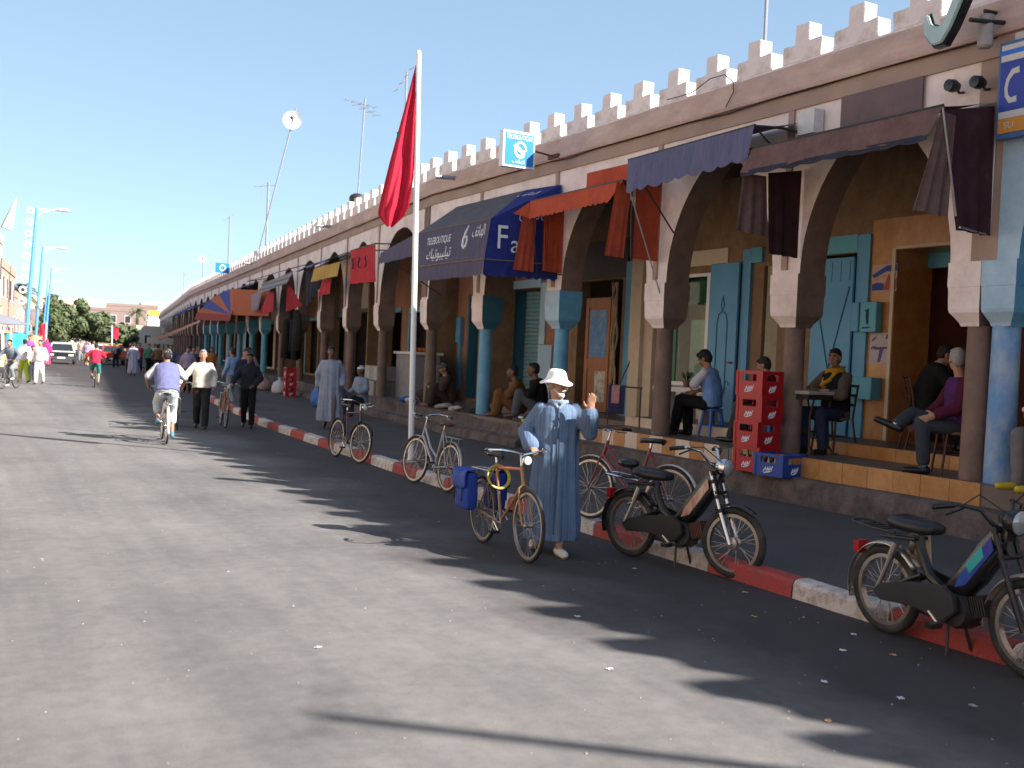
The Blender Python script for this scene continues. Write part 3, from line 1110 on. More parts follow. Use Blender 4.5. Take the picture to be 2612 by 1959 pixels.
# orange awning
aw = thing('awning', 'orange canvas awning with zigzag hem and hanging side panels', 'awning', (9.95, 15.7, 4.9), group='awnings along the arcade')
sheet('awning_roof', [(9.96, 17.2, 4.84), (9.96, 14.1, 4.84), (9.22, 17.05, 4.67), (9.22, 14.08, 4.67)], C_ORANGE, aw, sag=0.02)
sheet('valance', [(9.20, 17.05, 4.665), (9.20, 14.07, 4.665), (9.17, 17.05, 4.37), (9.17, 14.4, 4.40)], C_ORANGE, aw, nu=40, ripple=0.006, edge=(0.055, 17, 'z'))
sheet('corner_flap', [(9.20, 17.05, 4.66), (9.19, 17.06, 4.62), (8.96, 17.24, 4.44), (9.18, 17.07, 4.36)], C_ORANGE, aw)
sheet('side_panel', [(9.15, 17.22, 4.44), (9.42, 17.20, 4.50), (9.0, 17.24, 3.44), (9.40, 17.21, 3.42)], C_ORANGE, aw, ripple=0.012)
sheet('side_panel', [(9.56, 17.2, 4.52), (9.70, 17.18, 4.52), (9.58, 17.2, 3.46), (9.70, 17.19, 3.45)], C_ORANGE, aw, ripple=0.03)
sheet('side_panel', [(9.70, 17.18, 4.55), (9.98, 17.18, 4.6), (9.70, 17.19, 3.45), (9.98, 17.19, 3.44)], C_ORANGE, aw, ripple=0.008)
sheet('side_panel', [(9.14, 14.16, 4.66), (9.42, 14.16, 4.66), (8.98, 14.18, 3.50), (9.34, 14.18, 3.49)], C_ORANGE, aw, ripple=0.012)
sheet('side_panel', [(9.50, 14.15, 4.68), (9.97, 14.15, 4.72), (9.50, 14.17, 3.49), (9.97, 14.16, 3.48)], C_ORANGE, aw, ripple=0.008)
sheet('back_board', [(9.955, 16.40, 5.17), (9.955, 15.12, 5.16), (9.955, 16.40, 4.78), (9.955, 15.12, 4.78)], C_ORANGE, aw)
bar('front_bar', [(9.21, 14.07, 4.672), (9.21, 17.06, 4.672)], 0.015, M_DARKMETAL, aw)
bar('support_arm', [(9.21, 14.08, 4.66), (9.40, 14.12, 4.55), (9.46, 14.15, 3.5)], 0.014, M_DARKMETAL, aw)
bar('support_arm', [(9.30, 14.09, 4.62), (9.985, 14.05, 2.95)], 0.012, M_METAL, aw)
bar('support_arm', [(9.21, 17.05, 4.66), (9.48, 17.19, 3.43), (9.98, 17.19, 3.42)], 0.014, M_DARKMETAL, aw)
# big blue box awning with lettering
aw = thing('awning', 'large slate and blue box awning with white telephone shop lettering', 'awning', (9.95, 19.3, 5.0), group='awnings along the arcade')
yR, yL, xf = 17.35, 20.75, 8.52
sheet('awning_roof', [(9.96, 21.9, 5.14), (9.96, 18.7, 5.14), (xf + 0.1, 20.85, 4.34), (xf + 0.1, 17.45, 4.33)], C_SLATE, aw, nu=12)
sheet('front_face', [(xf + 0.1, 20.85, 4.34), (xf + 0.1, 17.45, 4.33), (xf, 20.85, 3.63), (xf, 17.45, 3.60)], C_SLATEBLUE, aw, ripple=0.004)
sheet('front_valance', [(xf, 20.85, 3.62), (xf, 17.45, 3.59), (xf - 0.01, 20.9, 3.34), (xf - 0.01, 17.5, 3.34)], C_SLATEBLUE, aw, nu=60, ripple=0.012, edge=(0.05, 22, 'z'))
sheet('corner_roof', [(9.96, 18.7, 5.14), (9.96, 17.3, 5.08), (xf + 0.1, 17.45, 4.33), (xf + 0.11, 17.44, 4.32)], C_ROYAL, aw)
sheet('side_face', [(xf + 0.1, 17.45, 4.33), (9.96, 17.3, 5.07), (xf, 17.45, 3.60), (9.96, 17.3, 3.60)], C_ROYAL, aw)
sheet('side_valance', [(xf, 17.45, 3.59), (9.96, 17.3, 3.59), (xf - 0.01, 17.47, 3.34), (9.96, 17.3, 3.34)], C_ROYAL, aw, nu=40, ripple=0.01, edge=(0.05, 9, 'z'))
GOLD = cloth('awning_gold_tape', (0.22, 0.15, 0.10))
bar('gold_piping', [(xf - 0.012, 20.85, 3.63), (xf - 0.012, 17.44, 3.60), (9.95, 17.28, 3.60)], 0.010, GOLD, aw)
bar('gold_piping', [(xf + 0.095, 20.85, 4.345), (xf + 0.095, 17.44, 4.335)], 0.008, GOLD, aw)
sheet('left_flap', [(9.0, 20.7, 4.55), (xf + 0.1, 20.84, 4.34), (xf + 0.12, 22.95, 4.05), (xf + 0.1, 22.9, 3.98)], C_SLATE, aw)
sheet('left_valance', [(xf + 0.1, 22.95, 4.08), (xf + 0.1, 20.84, 4.35), (xf + 0.05, 22.95, 3.84), (xf + 0.05, 20.8, 3.90)], C_SLATEBLUE, aw, nu=40, ripple=0.012, edge=(0.06, 14, 'z'))
bar('support_arm', [(xf + 0.08, 22.9, 4.06), (9.98, 22.6, 3.2)], 0.014, M_DARKMETAL, aw)
bar('support_arm', [(9.98, 20.8, 4.6), (xf + 0.1, 20.84, 4.33)], 0.016, M_DARKMETAL, aw)


def on_front(y, z, dz=0.012):
    t = (z - 3.6) / 0.73
    return (xf + 0.1 * t - dz, y, z)


ff = lambda y, z: frame_m(on_front(y, z), (0, -1, 0), (0.135, 0, 1))
lettering('lettering', 'TELEBOUTIQUE', 0.2, ff(19.65, 4.10), M_PRINTWHITE, aw, fit=(1.15, 0.17))
lettering('lettering', '\uFEDA\uFEF4\uFE97\uFEEE\uFE92\uFEF4\uFEE0\uFEF4\uFE97', 0.3, ff(19.55, 3.82), M_PRINTWHITE, aw, fit=(1.15, 0.27))
lettering('lettering', '\uFED2\uFE97\uFE8E\uFEEC\uFEDF\uFE8D', 0.3, ff(17.85, 4.12), M_PRINTWHITE, aw, fit=(0.52, 0.27))
g = MB()
q = [(0.10, 0.26), (0.02, 0.16), (-0.05, 0.02), (-0.05, -0.10), (0.02, -0.16), (0.09, -0.12), (0.12, -0.02), (0.08, 0.06), (0.0, 0.05)]
g.tube([on_front(18.42 - a, 4.02 + b, 0.01) for a, b in q], [0.012, .02, .024, .024, .024, .022, .02, .018, .012], 6)
g.build('emblem', M_PRINTWHITE, aw, smooth=True, world=True)


def on_side(x, z):
    return (x, 17.44 - 0.1 * (x - xf) - 0.012, z)


fs_ = lambda x, z: frame_m(on_side(x, z), (1, -0.1, 0), (0, 0, 1))
lettering('lettering', 'F', 0.5, fs_(8.85, 4.02), M_PRINTWHITE, aw, fit=(0.19, 0.42))
lettering('lettering', 'a', 0.4, fs_(9.10, 3.86), M_PRINTWHITE, aw, fit=(0.17, 0.22))
lettering('lettering', 'x', 0.4, fs_(9.33, 3.80), M_PRINTWHITE, aw, fit=(0.17, 0.2))
lettering('lettering', '\uFEB2\uFEDB\uFE8E\uFED4\uFEDF\uFE8D', 0.3, fs_(9.5, 4.45), M_PRINTWHITE, aw, fit=(0.7, 0.24))
me_r = frame_m((9.6, 17.9, 4.93), (0, -1, -0.05), (0.86, 0, 0.5))
lettering('lettering', '\uFED2\uFE97\uFE8E\uFEEC\uFEDF\uFE8D', 0.3, me_r, M_PRINTWHITE, aw, fit=(0.8, 0.2))

# smaller cloths and canopies further along (x is measured from the arcade line)
def small(label, cat, corners, m, ripple=0.02, edge=None, name='hanging_cloth', rods=None):
    o = thing(name, label, cat, Vector(W(corners[0])), group='cloths and canopies hung along the far arches')
    sheet('cloth', corners, m, o, ripple=ripple, edge=edge, nu=14)
    for r_ in rods or []:
        bar('rod', r_, 0.016, M_DARKMETAL, o)
    return o


o = small('red banner with dark printed marks hung beside the slate awning', 'banner',
          [(9.02, 27.55, 4.50), (9.06, 25.05, 4.48), (9.02, 27.6, 3.62), (9.06, 25.1, 3.56)], C_RED, 0.05,
          rods=[[(9.03, 25.0, 4.49), (9.03, 27.6, 4.51)], [(9.03, 25.05, 4.49), (9.98, 25.0, 4.55)], [(9.03, 27.55, 4.5), (9.98, 27.5, 4.6)]])
for k, yy in enumerate((27.05, 26.35, 25.65)):
    g = MB()
    pts = [(-0.06, -0.12), (0.05, -0.10), (0.07, 0.0), (-0.02, 0.05), (-0.05, 0.12), (0.06, 0.13)]
    g.tube([W((8.965, yy - a * (1 if k != 1 else -1), 4.12 - 0.02 * k + b)) for a, b in pts], 0.02, 5)
    g.build('printed_mark', mat('print_dark', (0.05, 0.02, 0.04), 0.8), o, world=True)
small('dull yellow awning strip above a red rag', 'awning', [(9.0, 32.4, 4.32), (9.02, 28.8, 4.30), (8.95, 32.5, 3.93), (8.97, 28.9, 3.92)], C_YELLOW, 0.01, (0.04, 14, 'z'),
      rods=[[(9.0, 28.8, 4.31), (9.98, 28.8, 4.8)], [(9.0, 32.4, 4.32), (9.98, 32.4, 4.8)]])
small('red rag hanging under the yellow strip', 'cloth', [(9.3, 32.5, 4.0), (9.3, 31.1, 3.98), (9.28, 33.1, 3.52), (9.3, 31.3, 3.52)], C_RED, 0.03)
small('dark triangular red pennant cloth by the black clothes', 'cloth', [(9.4, 39.4, 4.25), (9.4, 39.0, 4.25), (9.4, 39.3, 3.18), (9.4, 36.4, 3.3)], C_DARKRED, 0.03)
small('red cloth flap beneath the striped canopy', 'cloth', [(9.4, 44.0, 4.06), (9.4, 42.3, 4.04), (9.4, 45.9, 3.23), (9.4, 42.4, 3.25)], C_RED, 0.04)
C_STRIPE = cloth('canopy_stripes', (0.30, 0.27, 0.22), stripe=(2, 0.17, 0.5, (0.13, 0.15, 0.24)))
small('grey and beige striped canopy on a dark bar', 'awning', [(9.05, 43.3, 4.36), (9.1, 36.5, 4.5), (8.98, 43.5, 4.0), (9.05, 37.4, 4.1)], C_STRIPE, 0.02,
      rods=[[(9.05, 47.8, 4.68), (9.1, 37.4, 4.62)], [(9.1, 37.4, 4.62), (9.98, 37.4, 4.9)], [(9.05, 47.6, 4.68), (9.98, 47.6, 4.9)]])
small('sagging blue grey plastic canopy above dark goods', 'canopy', [(9.95, 35.6, 4.85), (9.95, 31.0, 4.9), (9.05, 36.2, 4.42), (9.05, 30.7, 4.48)], cloth('canopy_blue', (0.15, 0.19, 0.30)), 0.03)
small('dark tarpaulin draped at an arch beside the blue canopy', 'tarpaulin', [(9.5, 36.4, 4.5), (9.5, 33.5, 4.5), (9.6, 36.4, 3.3), (9.7, 34.6, 3.9)], C_DARKTARP, 0.05)
small('pale purple hanging sheet left of the red flap', 'cloth', [(9.3, 48.2, 4.1), (9.3, 44.8, 4.25), (9.35, 47.9, 3.35), (9.35, 46.0, 3.45)], cloth('cloth_mauve', (0.26, 0.22, 0.25)), 0.06)
small('small white rag on the dark bar', 'cloth', [(9.2, 45.2, 4.62), (9.2, 43.9, 4.62), (9.2, 45.2, 4.2), (9.2, 44.2, 4.3)], cloth('cloth_white', (0.55, 0.52, 0.48)), 0.03)
# the striped orange and blue canopy
o = thing('awning', 'big fan striped orange and blue canopy far along the arcade', 'awning', Vector(W((9.9, 56, 4.8))), group='awnings along the arcade')
C_OR2 = cloth('canopy_orange', (0.40, 0.12, 0.06))
C_BL2 = cloth('canopy_blue_stripe', (0.05, 0.08, 0.26))
hub = Vector(W((8.75, 50.5, 3.25)))
rim = [W((8.85, 68.5, 3.75)), W((8.8, 65.0, 3.95)), W((8.85, 61.2, 4.32)), W((8.9, 57.3, 4.5)), W((9.0, 53.6, 4.6)), W((9.1, 50.6, 4.5))]
for k in range(5):
    g = MB()
    a, b = Vector(rim[k]), Vector(rim[k + 1])
    g.grid(lambda u, v: a.lerp(b, u).lerp(hub, v * 0.995), 6, 6)
    g.build('canopy_gore', (C_OR2, C_BL2)[k % 2], o, world=True)
sheet('side_face', [(8.85, 50.6, 4.45), (9.9, 46.6, 4.3), (8.8, 50.6, 3.25), (9.9, 46.6, 3.18)], C_OR2, o)
sheet('canopy_hem', [(8.85, 68.5, 3.76), (8.75, 50.5, 3.27), (8.8, 69.5, 3.35), (8.75, 50.9, 2.98)], cloth('canopy_hem_red', (0.28, 0.05, 0.04)), o, edge=(0.05, 12, 'z'))
sheet('canopy_roof', [(9.95, 66, 4.9), (9.95, 47, 4.9), (8.9, 66.5, 4.15), (9.1, 50.6, 4.5)], C_SLATE, o)
small('slanted pale pink market umbrella flap far down the street', 'canopy', [(8.3, 60.8, 3.15), (8.3, 60.2, 3.05), (6.6, 70.8, 2.05), (6.8, 70, 1.95)], cloth('cloth_pink', (0.42, 0.24, 0.22)), 0.02)
for k, (yy, cm) in enumerate([(72, C_DARKTARP), (80, C_BL2), (90, C_SLATE), (102, C_YELLOW), (115, C_DARKTARP)]):
    small(['dark cloth canopy beyond the striped one', 'blue cloth canopy far along the arcade', 'grey awning near the far bend', 'yellow awning past the far bend', 'last dark canopy at the end of the arcade'][k], 'awning',
          [(9.95, yy + 5, 4.7), (9.95, yy, 4.7), (8.7, yy + 5, 3.9), (8.7, yy, 3.9)], cm, 0.03)

# ---------------------------------------------------------------- flagpole and flag
fp = thing('flagpole', 'tall thin white flagpole standing at the kerb', 'flagpole', (6.53, 15.68, PAVE))
g = MB()
g.tube([(0, 0, -0.02), (-0.06, 0.02, 3.0), (-0.135, 0.055, 6.36)], [0.046, 0.044, 0.040], 14)
g.build('pole', M_WHITEPAINT, fp, smooth=True)
g = MB()
g.lathe([(0.0, 0.05), (0.03, 0.035), (0.044, 0.0), (0.044, -0.03)][::-1], (-0.136, 0.055, 6.37), 12)
g.build('cap', M_WHITEPAINT, fp, smooth=True)
g = MB()
g.lathe([(0.16, 0), (0.16, 0.02), (0.06, 0.03), (0.05, 0.06)], (0, 0, 0), 14)
g.build('base_plate', M_STEEL, fp, smooth=True)
g = MB()
g.tube([(0.05, -0.03, 0.95), (0.055, 0.0, 0.98), (0.0, 0.055, 0.96), (-0.05, 0.0, 0.94), (0.0, -0.05, 0.955)], 0.008, 6)
g.build('tie_wire', M_DARKMETAL, fp)
FLAG = thing('flag', 'limp red flag with a green star tip hanging from the white flagpole', 'flag', (6.40, 15.735, 6.42))
Cflag = cloth('flag_red', (0.66, 0.035, 0.075), var=0.1, bump=0.12, rough=0.7)
_t = Cflag.node_tree
_tl = _t.nodes.new('ShaderNodeBsdfTranslucent')
_tl.inputs[0].default_value = (0.62, 0.03, 0.06, 1)
_mx = _t.nodes.new('ShaderNodeMixShader')
_mx.inputs[0].default_value = 0.4
_t.links.new(_t.nodes['Principled BSDF'].outputs[0], _mx.inputs[1])
_t.links.new(_tl.outputs[0], _mx.inputs[2])
_t.links.new(_mx.outputs[0], _t.nodes['Material Output'].inputs[0])
hx, hy = -0.885, 0.466


def interp(t, table):
    for (a, va), (b, vb) in zip(table[:-1], table[1:]):
        if t <= b:
            return va + (vb - va) * (t - a) / (b - a)
    return table[-1][1]


def flag_pt(u, v):
    h = 2.60 * v
    lo = interp(v, [(0, 0.03), (0.25, 0.17), (0.46, 0.30), (0.62, 0.40), (0.8, 0.50), (0.93, 0.56), (1, 0.40)])
    ri = interp(v, [(0, -0.02), (0.3, 0.015), (0.7, 0.0), (0.82, 0.03), (0.88, 0.05), (0.94, 0.12), (1, 0.29)])
    s = ri + (lo - ri) * u
    amp = 0.02 + 0.075 * v
    d = amp * (math.sin(u * 9.5 + v * 2.2) + 0.45 * math.sin(u * 21 - v * 3)) - 0.02
    if v > 0.85:
        d -= 0.05 * (v - 0.85) / 0.15
    return (hx * s - 0.466 * d, hy * s - 0.885 * d, -h)


g = MB()
g.grid(flag_pt, 40, 50)
g.build('cloth', Cflag, FLAG, smooth='all')
g = MB()
p = Vector(flag_pt(0.99, 0.455)) + Vector((-0.02, -0.02, 0))
ex = Vector((-hx, -hy, 0))
g.add([p + Vector((0, 0, 0.055)), p + ex * 0.13 + Vector((-0.01, -0.02, 0.03)), p + ex * 0.05 + Vector((-0.005, -0.012, 0.0)), p + ex * 0.03 + Vector((-0.003, -0.008, -0.06))], [(0, 1, 2), (0, 2, 3)])
g.build('star', mat('flag_green', (0.02, 0.16, 0.09), 0.8), FLAG)

# ---------------------------------------------------------------- signs
sg = thing('shop_sign', 'square blue and white box sign with telephone emblem projecting above the slate awning', 'sign', (9.9, 17.5, 5.61))
M_SIGNBLUE = mat('sign_blue', (0.012, 0.20, 0.62), 0.35, var=0.03)
ex, ez = Vector((1, 0.03, 0)), Vector((0, 0, 1))
g = MB()
g.obox((9.12, 17.5, 5.63), (1, 0.03, 0), (-0.03, 1, 0), (0.0, 0, 1), 0.335, 0.07, 0.325)
g.build('sign_box', M_WHITEPAINT, sg, world=True)
g = MB()
g.obox((9.125, 17.427, 5.63), (1, 0.03, 0), (-0.03, 1, 0), (0, 0, 1), 0.295, 0.004, 0.285)
g.build('sign_face', M_SIGNBLUE, sg, world=True)
sfm = lambda x, z, sk=0.0: frame_m((9.125 + x, 17.419 + 0.03 * x, 5.63 + z), (1, 0.03, 0), (0, 0, 1))
lettering('lettering', 'TELEBOUTIQUE', 0.1, sfm(0, 0.21), M_PRINTWHITE, sg, fit=(0.54, 0.095), shear=0.2)
lettering('lettering', '\uFED2\uFE97\uFE8E\uFEEC\uFEDF\uFE8D', 0.1, sfm(-0.02, -0.225), M_PRINTWHITE, sg, fit=(0.26, 0.085))
g = MB()


def ring_band(c, r0, r1, a0, a1, sq=1.0, tilt=0.0):
    n = 18
    vs = []
    for i in range(n + 1):
        a = R(a0 + (a1 - a0) * i / n)
        for r_ in (r0, r1):
            x, z = r_ * math.cos(a) * sq, r_ * math.sin(a)
            x, z = x * math.cos(tilt) - z * math.sin(tilt), x * math.sin(tilt) + z * math.cos(tilt)
            vs.append((9.125 + c[0] + x, 17.4185 + 0.03 * x, 5.63 + c[1] + z))
    return vs, [(2 * i, 2 * i + 1, 2 * i + 3, 2 * i + 2) for i in range(n)]


for spec in (((0, -0.03), 0.075, 0.135, 100, 350, 0.8, R(25)), ((0.035, 0.02), 0.095, 0.135, -40, 150, 0.8, R(25))):
    vs, fs = ring_band(*spec)
    g.add(vs, fs)
g.obox((9.11, 17.4175, 5.635), (0.8, 0.02, -0.6), (0.6, 0, 0.8), (0, 1, 0), 0.12, 0.035, 0.001)
g.build('emblem', M_PRINTWHITE, sg, world=True)
bar('bracket_arm', [(9.45, 17.5, 5.66), (9.9, 17.46, 5.60)], 0.018, mat('rust', (0.12, 0.045, 0.035), 0.8), sg)
g = MB()
g.box(9.84, 9.905, 17.3, 17.65, 5.57, 5.64)
g.build('wall_bracket', _M['rust'], sg, world=True)
sg2 = thing('shop_sign', 'small far blue and white sign on the parapet above the striped canopy', 'sign', Vector(W((9.9, 60, 5.9))))
g = MB()
c0 = Vector(W((9.35, 60, 6.05)))
g.obox(c0, (1, 0, 0), (0, 1, 0), (0, 0, 1), 0.36, 0.06, 0.27)
g.build('sign_box', M_SIGNBLUE, sg2, world=True)
g = MB()
g.torus(c0 + Vector((0, -0.065, 0)), 0.15, 0.03, axis='y', n=20, k=4, flat=0.2)
g.build('emblem', M_PRINTWHITE, sg2, world=True)
# telephone sign at the right
ps = thing('telephone_sign', 'blue telephone sign with white handset and orange strip on the corner wall', 'sign', (9.9, 7.6, 4.9))
y0, y1 = 6.55, 7.88


def strip(name, za, zb, m, x=9.83):
    g = MB()
    g.box(x, x + 0.008, y0 + 0.03, y1 - 0.03, za, zb)
    g.build(name, m, ps, world=True)


g = MB()
g.box(9.838, 9.93, y0, y1, 4.40, 5.42)
g.build('sign_box', mat('sign_rim_blue', (0.05, 0.12, 0.28), 0.4), ps, world=True)
M_SB = mat('sign_deep_blue', (0.018, 0.032, 0.26), 0.4, var=0.05)
M_SW = mat('sign_offwhite', (0.50, 0.47, 0.45), 0.5, var=0.06)
strip('white_stripe', 5.33, 5.385, M_SW)
strip('blue_stripe', 5.28, 5.328, mat('sign_mid_blue', (0.015, 0.13, 0.55), 0.4))
strip('white_stripe', 5.21, 5.278, M_SW)
strip('blue_panel', 4.685, 5.208, M_SB)
strip('white_stripe', 4.61, 4.683, M_SW)
strip('orange_strip', 4.455, 4.608, mat('sign_orange', (0.52, 0.22, 0.03), 0.5, var=0.06))
g = MB()
hs = [(7.62, 5.10), (7.70, 5.09), (7.755, 5.02), (7.775, 4.93), (7.765, 4.85), (7.72, 4.79), (7.64, 4.80)]
g.tube([(9.828, a, b) for a, b in hs], [0.035, 0.032, 0.022, 0.02, 0.022, 0.032, 0.035], 8)
g.map(lambda p: (9.829 + (p.x - 9.828) * 0.15, p.y, p.z))
g.build('handset', M_SW, ps, smooth=True, world=True)
g = MB()
g.tube([(9.829, 7.50, 4.86), (9.829, 7.42, 4.98), (9.829, 7.36, 5.10)], [0.02, 0.028, 0.028], 6)
g.map(lambda p: (9.829 + (p.x - 9.829) * 0.15, p.y, p.z))
g.build('emblem_stroke', M_SW, ps, smooth=True, world=True)
lettering('lettering', 'SU', 0.1, frame_m((9.826, 7.72, 4.535), (0, -1, 0), (0, 0, 1)), M_SW, ps, fit=(0.12, 0.07))
bx = thing('junction_box', 'little white plate above the telephone sign', 'electrical box', (9.9, 7.6, 5.45))
g = MB()
g.box(9.86, 9.96, 7.42, 7.72, 5.425, 5.50)
g.build('casing', mat('plate_grey', (0.45, 0.42, 0.40), 0.5), bx, world=True)
# the bent neon bracket at the top
ch = thing('neon_sign', 'pale green glass chevron with black backing hooked above the brown awning', 'sign', (9.9, 8.2, 5.7))
path = [(8.30, 5.74), (8.16, 5.50), (7.98, 5.58), (7.86, 5.90), (7.78, 6.2)]
g = MB()
poly_o = [(a + .14, b) for a, b in [(8.345, 5.77), (8.335, 5.56), (8.20, 5.395), (8.06, 5.40), (7.94, 5.56), (7.80, 5.82), (7.64, 6.3), (7.86, 6.3), (7.97, 5.86), (8.06, 5.66), (8.12, 5.62), (8.20, 5.66), (8.25, 5.79)]]
g.prism(poly_o, 9.36, 9.45)
g.build('backing', M_BLACK, ch, world=True)
cx0, cz0 = 8.08, 5.66
poly_i = [(a + .14, b) for a, b in [(8.32, 5.75), (8.315, 5.57), (8.19, 5.42), (8.075, 5.42), (7.965, 5.56), (7.83, 5.82), (7.68, 6.3), (7.84, 6.3), (7.95, 5.86), (8.05, 5.645), (8.12, 5.60), (8.22, 5.65), (8.27, 5.77)]]
g = MB()
g.prism(poly_i, 9.31, 9.358)
me = g.mesh('lens', mat('lens_pale_green', (0.36, 0.45, 0.42), 0.12, var=0.12, scale=3, spec=0.7))
bm = bmesh.new()
bm.from_mesh(me)
bmesh.ops.bevel(bm, geom=list(bm.edges), offset=0.012, segments=2, affect='EDGES')
bm.to_mesh(me)
bm.free()
put('lens', me, ch, world=True)
bar('bracket_arm', [(9.44, 7.95, 5.62), (9.9, 7.9, 5.66)], 0.025, M_DARKMETAL, ch)
fl = thing('floodlight', 'grey cylindrical wall lamp hanging beside the green chevron', 'lamp', (9.9, 8.0, 5.6))
g = MB()
g.lathe([(0.02, 0.17), (0.075, 0.165), (0.08, 0.15), (0.08, -0.16), (0.06, -0.18)][::-1], (9.72, 7.98, 5.56), 14)
g.build('housing', mat('lamp_grey', (0.34, 0.31, 0.30), 0.5, dirt=(0.25, 0.2, 0.17), damt=0.4), fl, smooth=True, world=True)
bar('arm', [(9.72, 7.98, 5.70), (9.72, 8.0, 5.78), (9.93, 8.02, 5.80)], 0.022, M_DARKMETAL, fl)
for k, (yy, zz) in enumerate(((8.46, 5.09), (8.12, 5.06))):
    o = thing('spotlight', ['dark round spotlight on the white panel above the brown awning', 'dark round spotlight nearer the telephone sign'][k], 'lamp', (9.97, yy, zz), group='paired wall spotlights')
    g = MB()
    g.lathe([(0.0, -0.11), (0.065, -0.10), (0.075, -0.02), (0.05, 0.05), (0.0, 0.06)], (0, 0, 0), 12, axis='x')
    g.map(lambda p: (p.x - 0.12, p.y, p.z))
    g.build('housing', M_BLACK, o, smooth=True)
    g = MB()
    g.tube([(-0.1, 0, 0), (-0.06, -0.02, -0.07), (0.02, -0.01, -0.05)], 0.016, 6)
    g.build('bracket', M_DARKMETAL, o)
brd = tag(MB().box(9.945, 9.966, 8.99, 10.28, 4.70, 5.335).build('sign_board', mat('board_purple_brown', (0.115, 0.07, 0.075), 0.6, var=0.1, dirt=(0.15, 0.09, 0.08), damt=0.35)),
          'blank purple brown board above the brown awning', 'sign')
ub = thing('utility_box', 'small white electric box with trailing wires between two awnings', 'electrical box', (9.97, 10.77, 5.08))
g = MB()
g.box(-0.16, 0, -0.16, 0.14, -0.15, 0.16)
g.build('casing', mat('box_white', (0.58, 0.55, 0.54), 0.5), ub)
for k in range(4):
    g = MB()
    g.tube([(-0.08, -0.1 + k * 0.06, -0.15), (-0.1, -0.12 + k * 0.07, -0.24 - 0.03 * k), (-0.03, -0.2 + k * 0.1, -0.2 - 0.05 * k), (0.0, -0.25 + k * 0.12, -0.3)], 0.01, 5)
    g.build('wire', M_BLACK, ub)
g = MB()
pts = []
for i in range(70):
    y = 8.0 + i * 0.9
    pts.append(W((9.925, y, 5.56 - 0.018 * abs(math.sin(i * 1.7)) - (0.03 if i % 5 == 0 else 0))))
g.tube(pts, 0.009, 5)
tag(g.build('cable', M_BLACK), 'thin black cable sagging along the underside of the frieze', 'cable')
g = MB()
g.tube([(9.9, 14.0, 6.0), (9.88, 13.6, 5.98), (9.9, 13.35, 5.99), (9.88, 12.9, 6.1), (9.86, 12.55, 6.08), (9.9, 12.4, 5.95), (9.88, 12.35, 5.8), (9.87, 12.5, 5.6)], 0.008, 5)
tag(g.build('cable', M_BLACK), 'loose dark wire drooping over the merlons', 'cable')
for (yy, zz) in ((22.0, 5.78), (34.5, 5.9), (52.5, 5.85)):
    o = thing('rain_spout', {22.0: 'dark rain spout near the telephone sign arm', 34.5: 'dark rain spout above the yellow strip', 52.5: 'dark rain spout over the striped canopy'}[yy], 'spout', Vector(W((9.9, yy, zz))), group='rain spouts in the frieze')
    g = MB()
    g.tube([(0.1, 0, 0.01), (-0.45, 0.0, -0.015)], 0.05, 10)
    g.build('pipe', M_METAL, o, smooth=True)


# ---------------------------------------------------------------- antennas on the roof
def antenna(label, base, topv, booms, r=0.025, dish=None):
    o = thing('antenna', label, 'antenna', base, group='antennas on the arcade roof')
    b, t_ = Vector(base), Vector(topv)
    g = MB()
    g.tube([(0, 0, 0), tuple(t_ - b)], r, 8)
    g.build('mast', M_METAL, o, smooth=True)
    for (f, d, ln, els) in booms:
        c = (t_ - b) * f
        d = Vector(d).normalized()
        g = MB()
        g.tube([c - d * ln * 0.35, c + d * ln * 0.65], 0.012, 6)
        g.build('boom', M_METAL, o)
        for k in range(els):
            p = c - d * ln * 0.35 + d * ln * k / max(1, els - 1)
            s = d.cross(Vector((0, 0, 1))).normalized() * (0.28 - 0.02 * k)
            g = MB()
            g.tube([p - s, p + s], 0.008, 5)
            g.build('element', M_METAL, o)
    if dish:
        f, rad, dr = dish
        c = (t_ - b) * f
        q = Vector(dr).to_track_quat('Z', 'Y').to_matrix()
        g = MB()
        rings = [[c + q @ Vector((rad * s * math.cos(a * PI / 10), rad * s * math.sin(a * PI / 10), 0.25 * rad * s * s)) for a in range(20)] for s in (0.02, 0.35, 0.7, 1.0)]
        g.loft(rings, cap=False)
        g.build('dish', M_WHITEPAINT, o, smooth='all')
        g = MB()
        g.tube([c, c + q @ Vector((0, 0, rad))], 0.02, 6)
        g.ball(c + q @ Vector((0, 0, rad)), (0.07, 0.07, 0.07), 8)
        g.build('receiver', M_DARKMETAL, o)
    return o


antenna('leaning mast with a white dish on the roof', (11.9, 47, 5.5), (13.4, 47, 12.4), [], 0.035, (0.92, 0.42, (-0.4, -0.9, 0.1)))
antenna('slim upright mast with a pale boom beside the leaning one', (13.62, 52, 5.5), (13.62, 52, 9.8), [(0.96, (-0.9, 0.2, -0.15), 1.0, 4)], 0.05)
antenna('mast with cross boom antennas left of the red flag', (12.86, 37, 5.5), (13.05, 37, 10.9), [(0.955, (-1, 0.1, 0.12), 1.1, 5), (0.93, (1, 0.5, -0.2), 1.0, 4)], 0.03)
antenna('far mast with a slanted boom above the small blue sign', (16.85, 74, 5.5), (16.85, 74, 10.6), [(0.985, (-0.8, 0, -0.6), 0.8, 3)], 0.05)
antenna('antenna boom partly hidden by the flag tip', (12.7, 32, 5.5), (12.62, 32, 10.7), [(0.975, (-0.55, 0, -0.85), 0.9, 4)], 0.03)
antenna('single thin mast above the merlons', (11.0, 13.05, 5.5), (11.02, 13.1, 9.6), [], 0.028)
antenna('distant thin mast near the roof end', (20.5, 100, 5.5), (20.5, 100, 10.0), [(0.97, (1, 0, 0), 1.0, 3)], 0.05, (0.9, 0.35, (-0.3, -1, 0.1)))
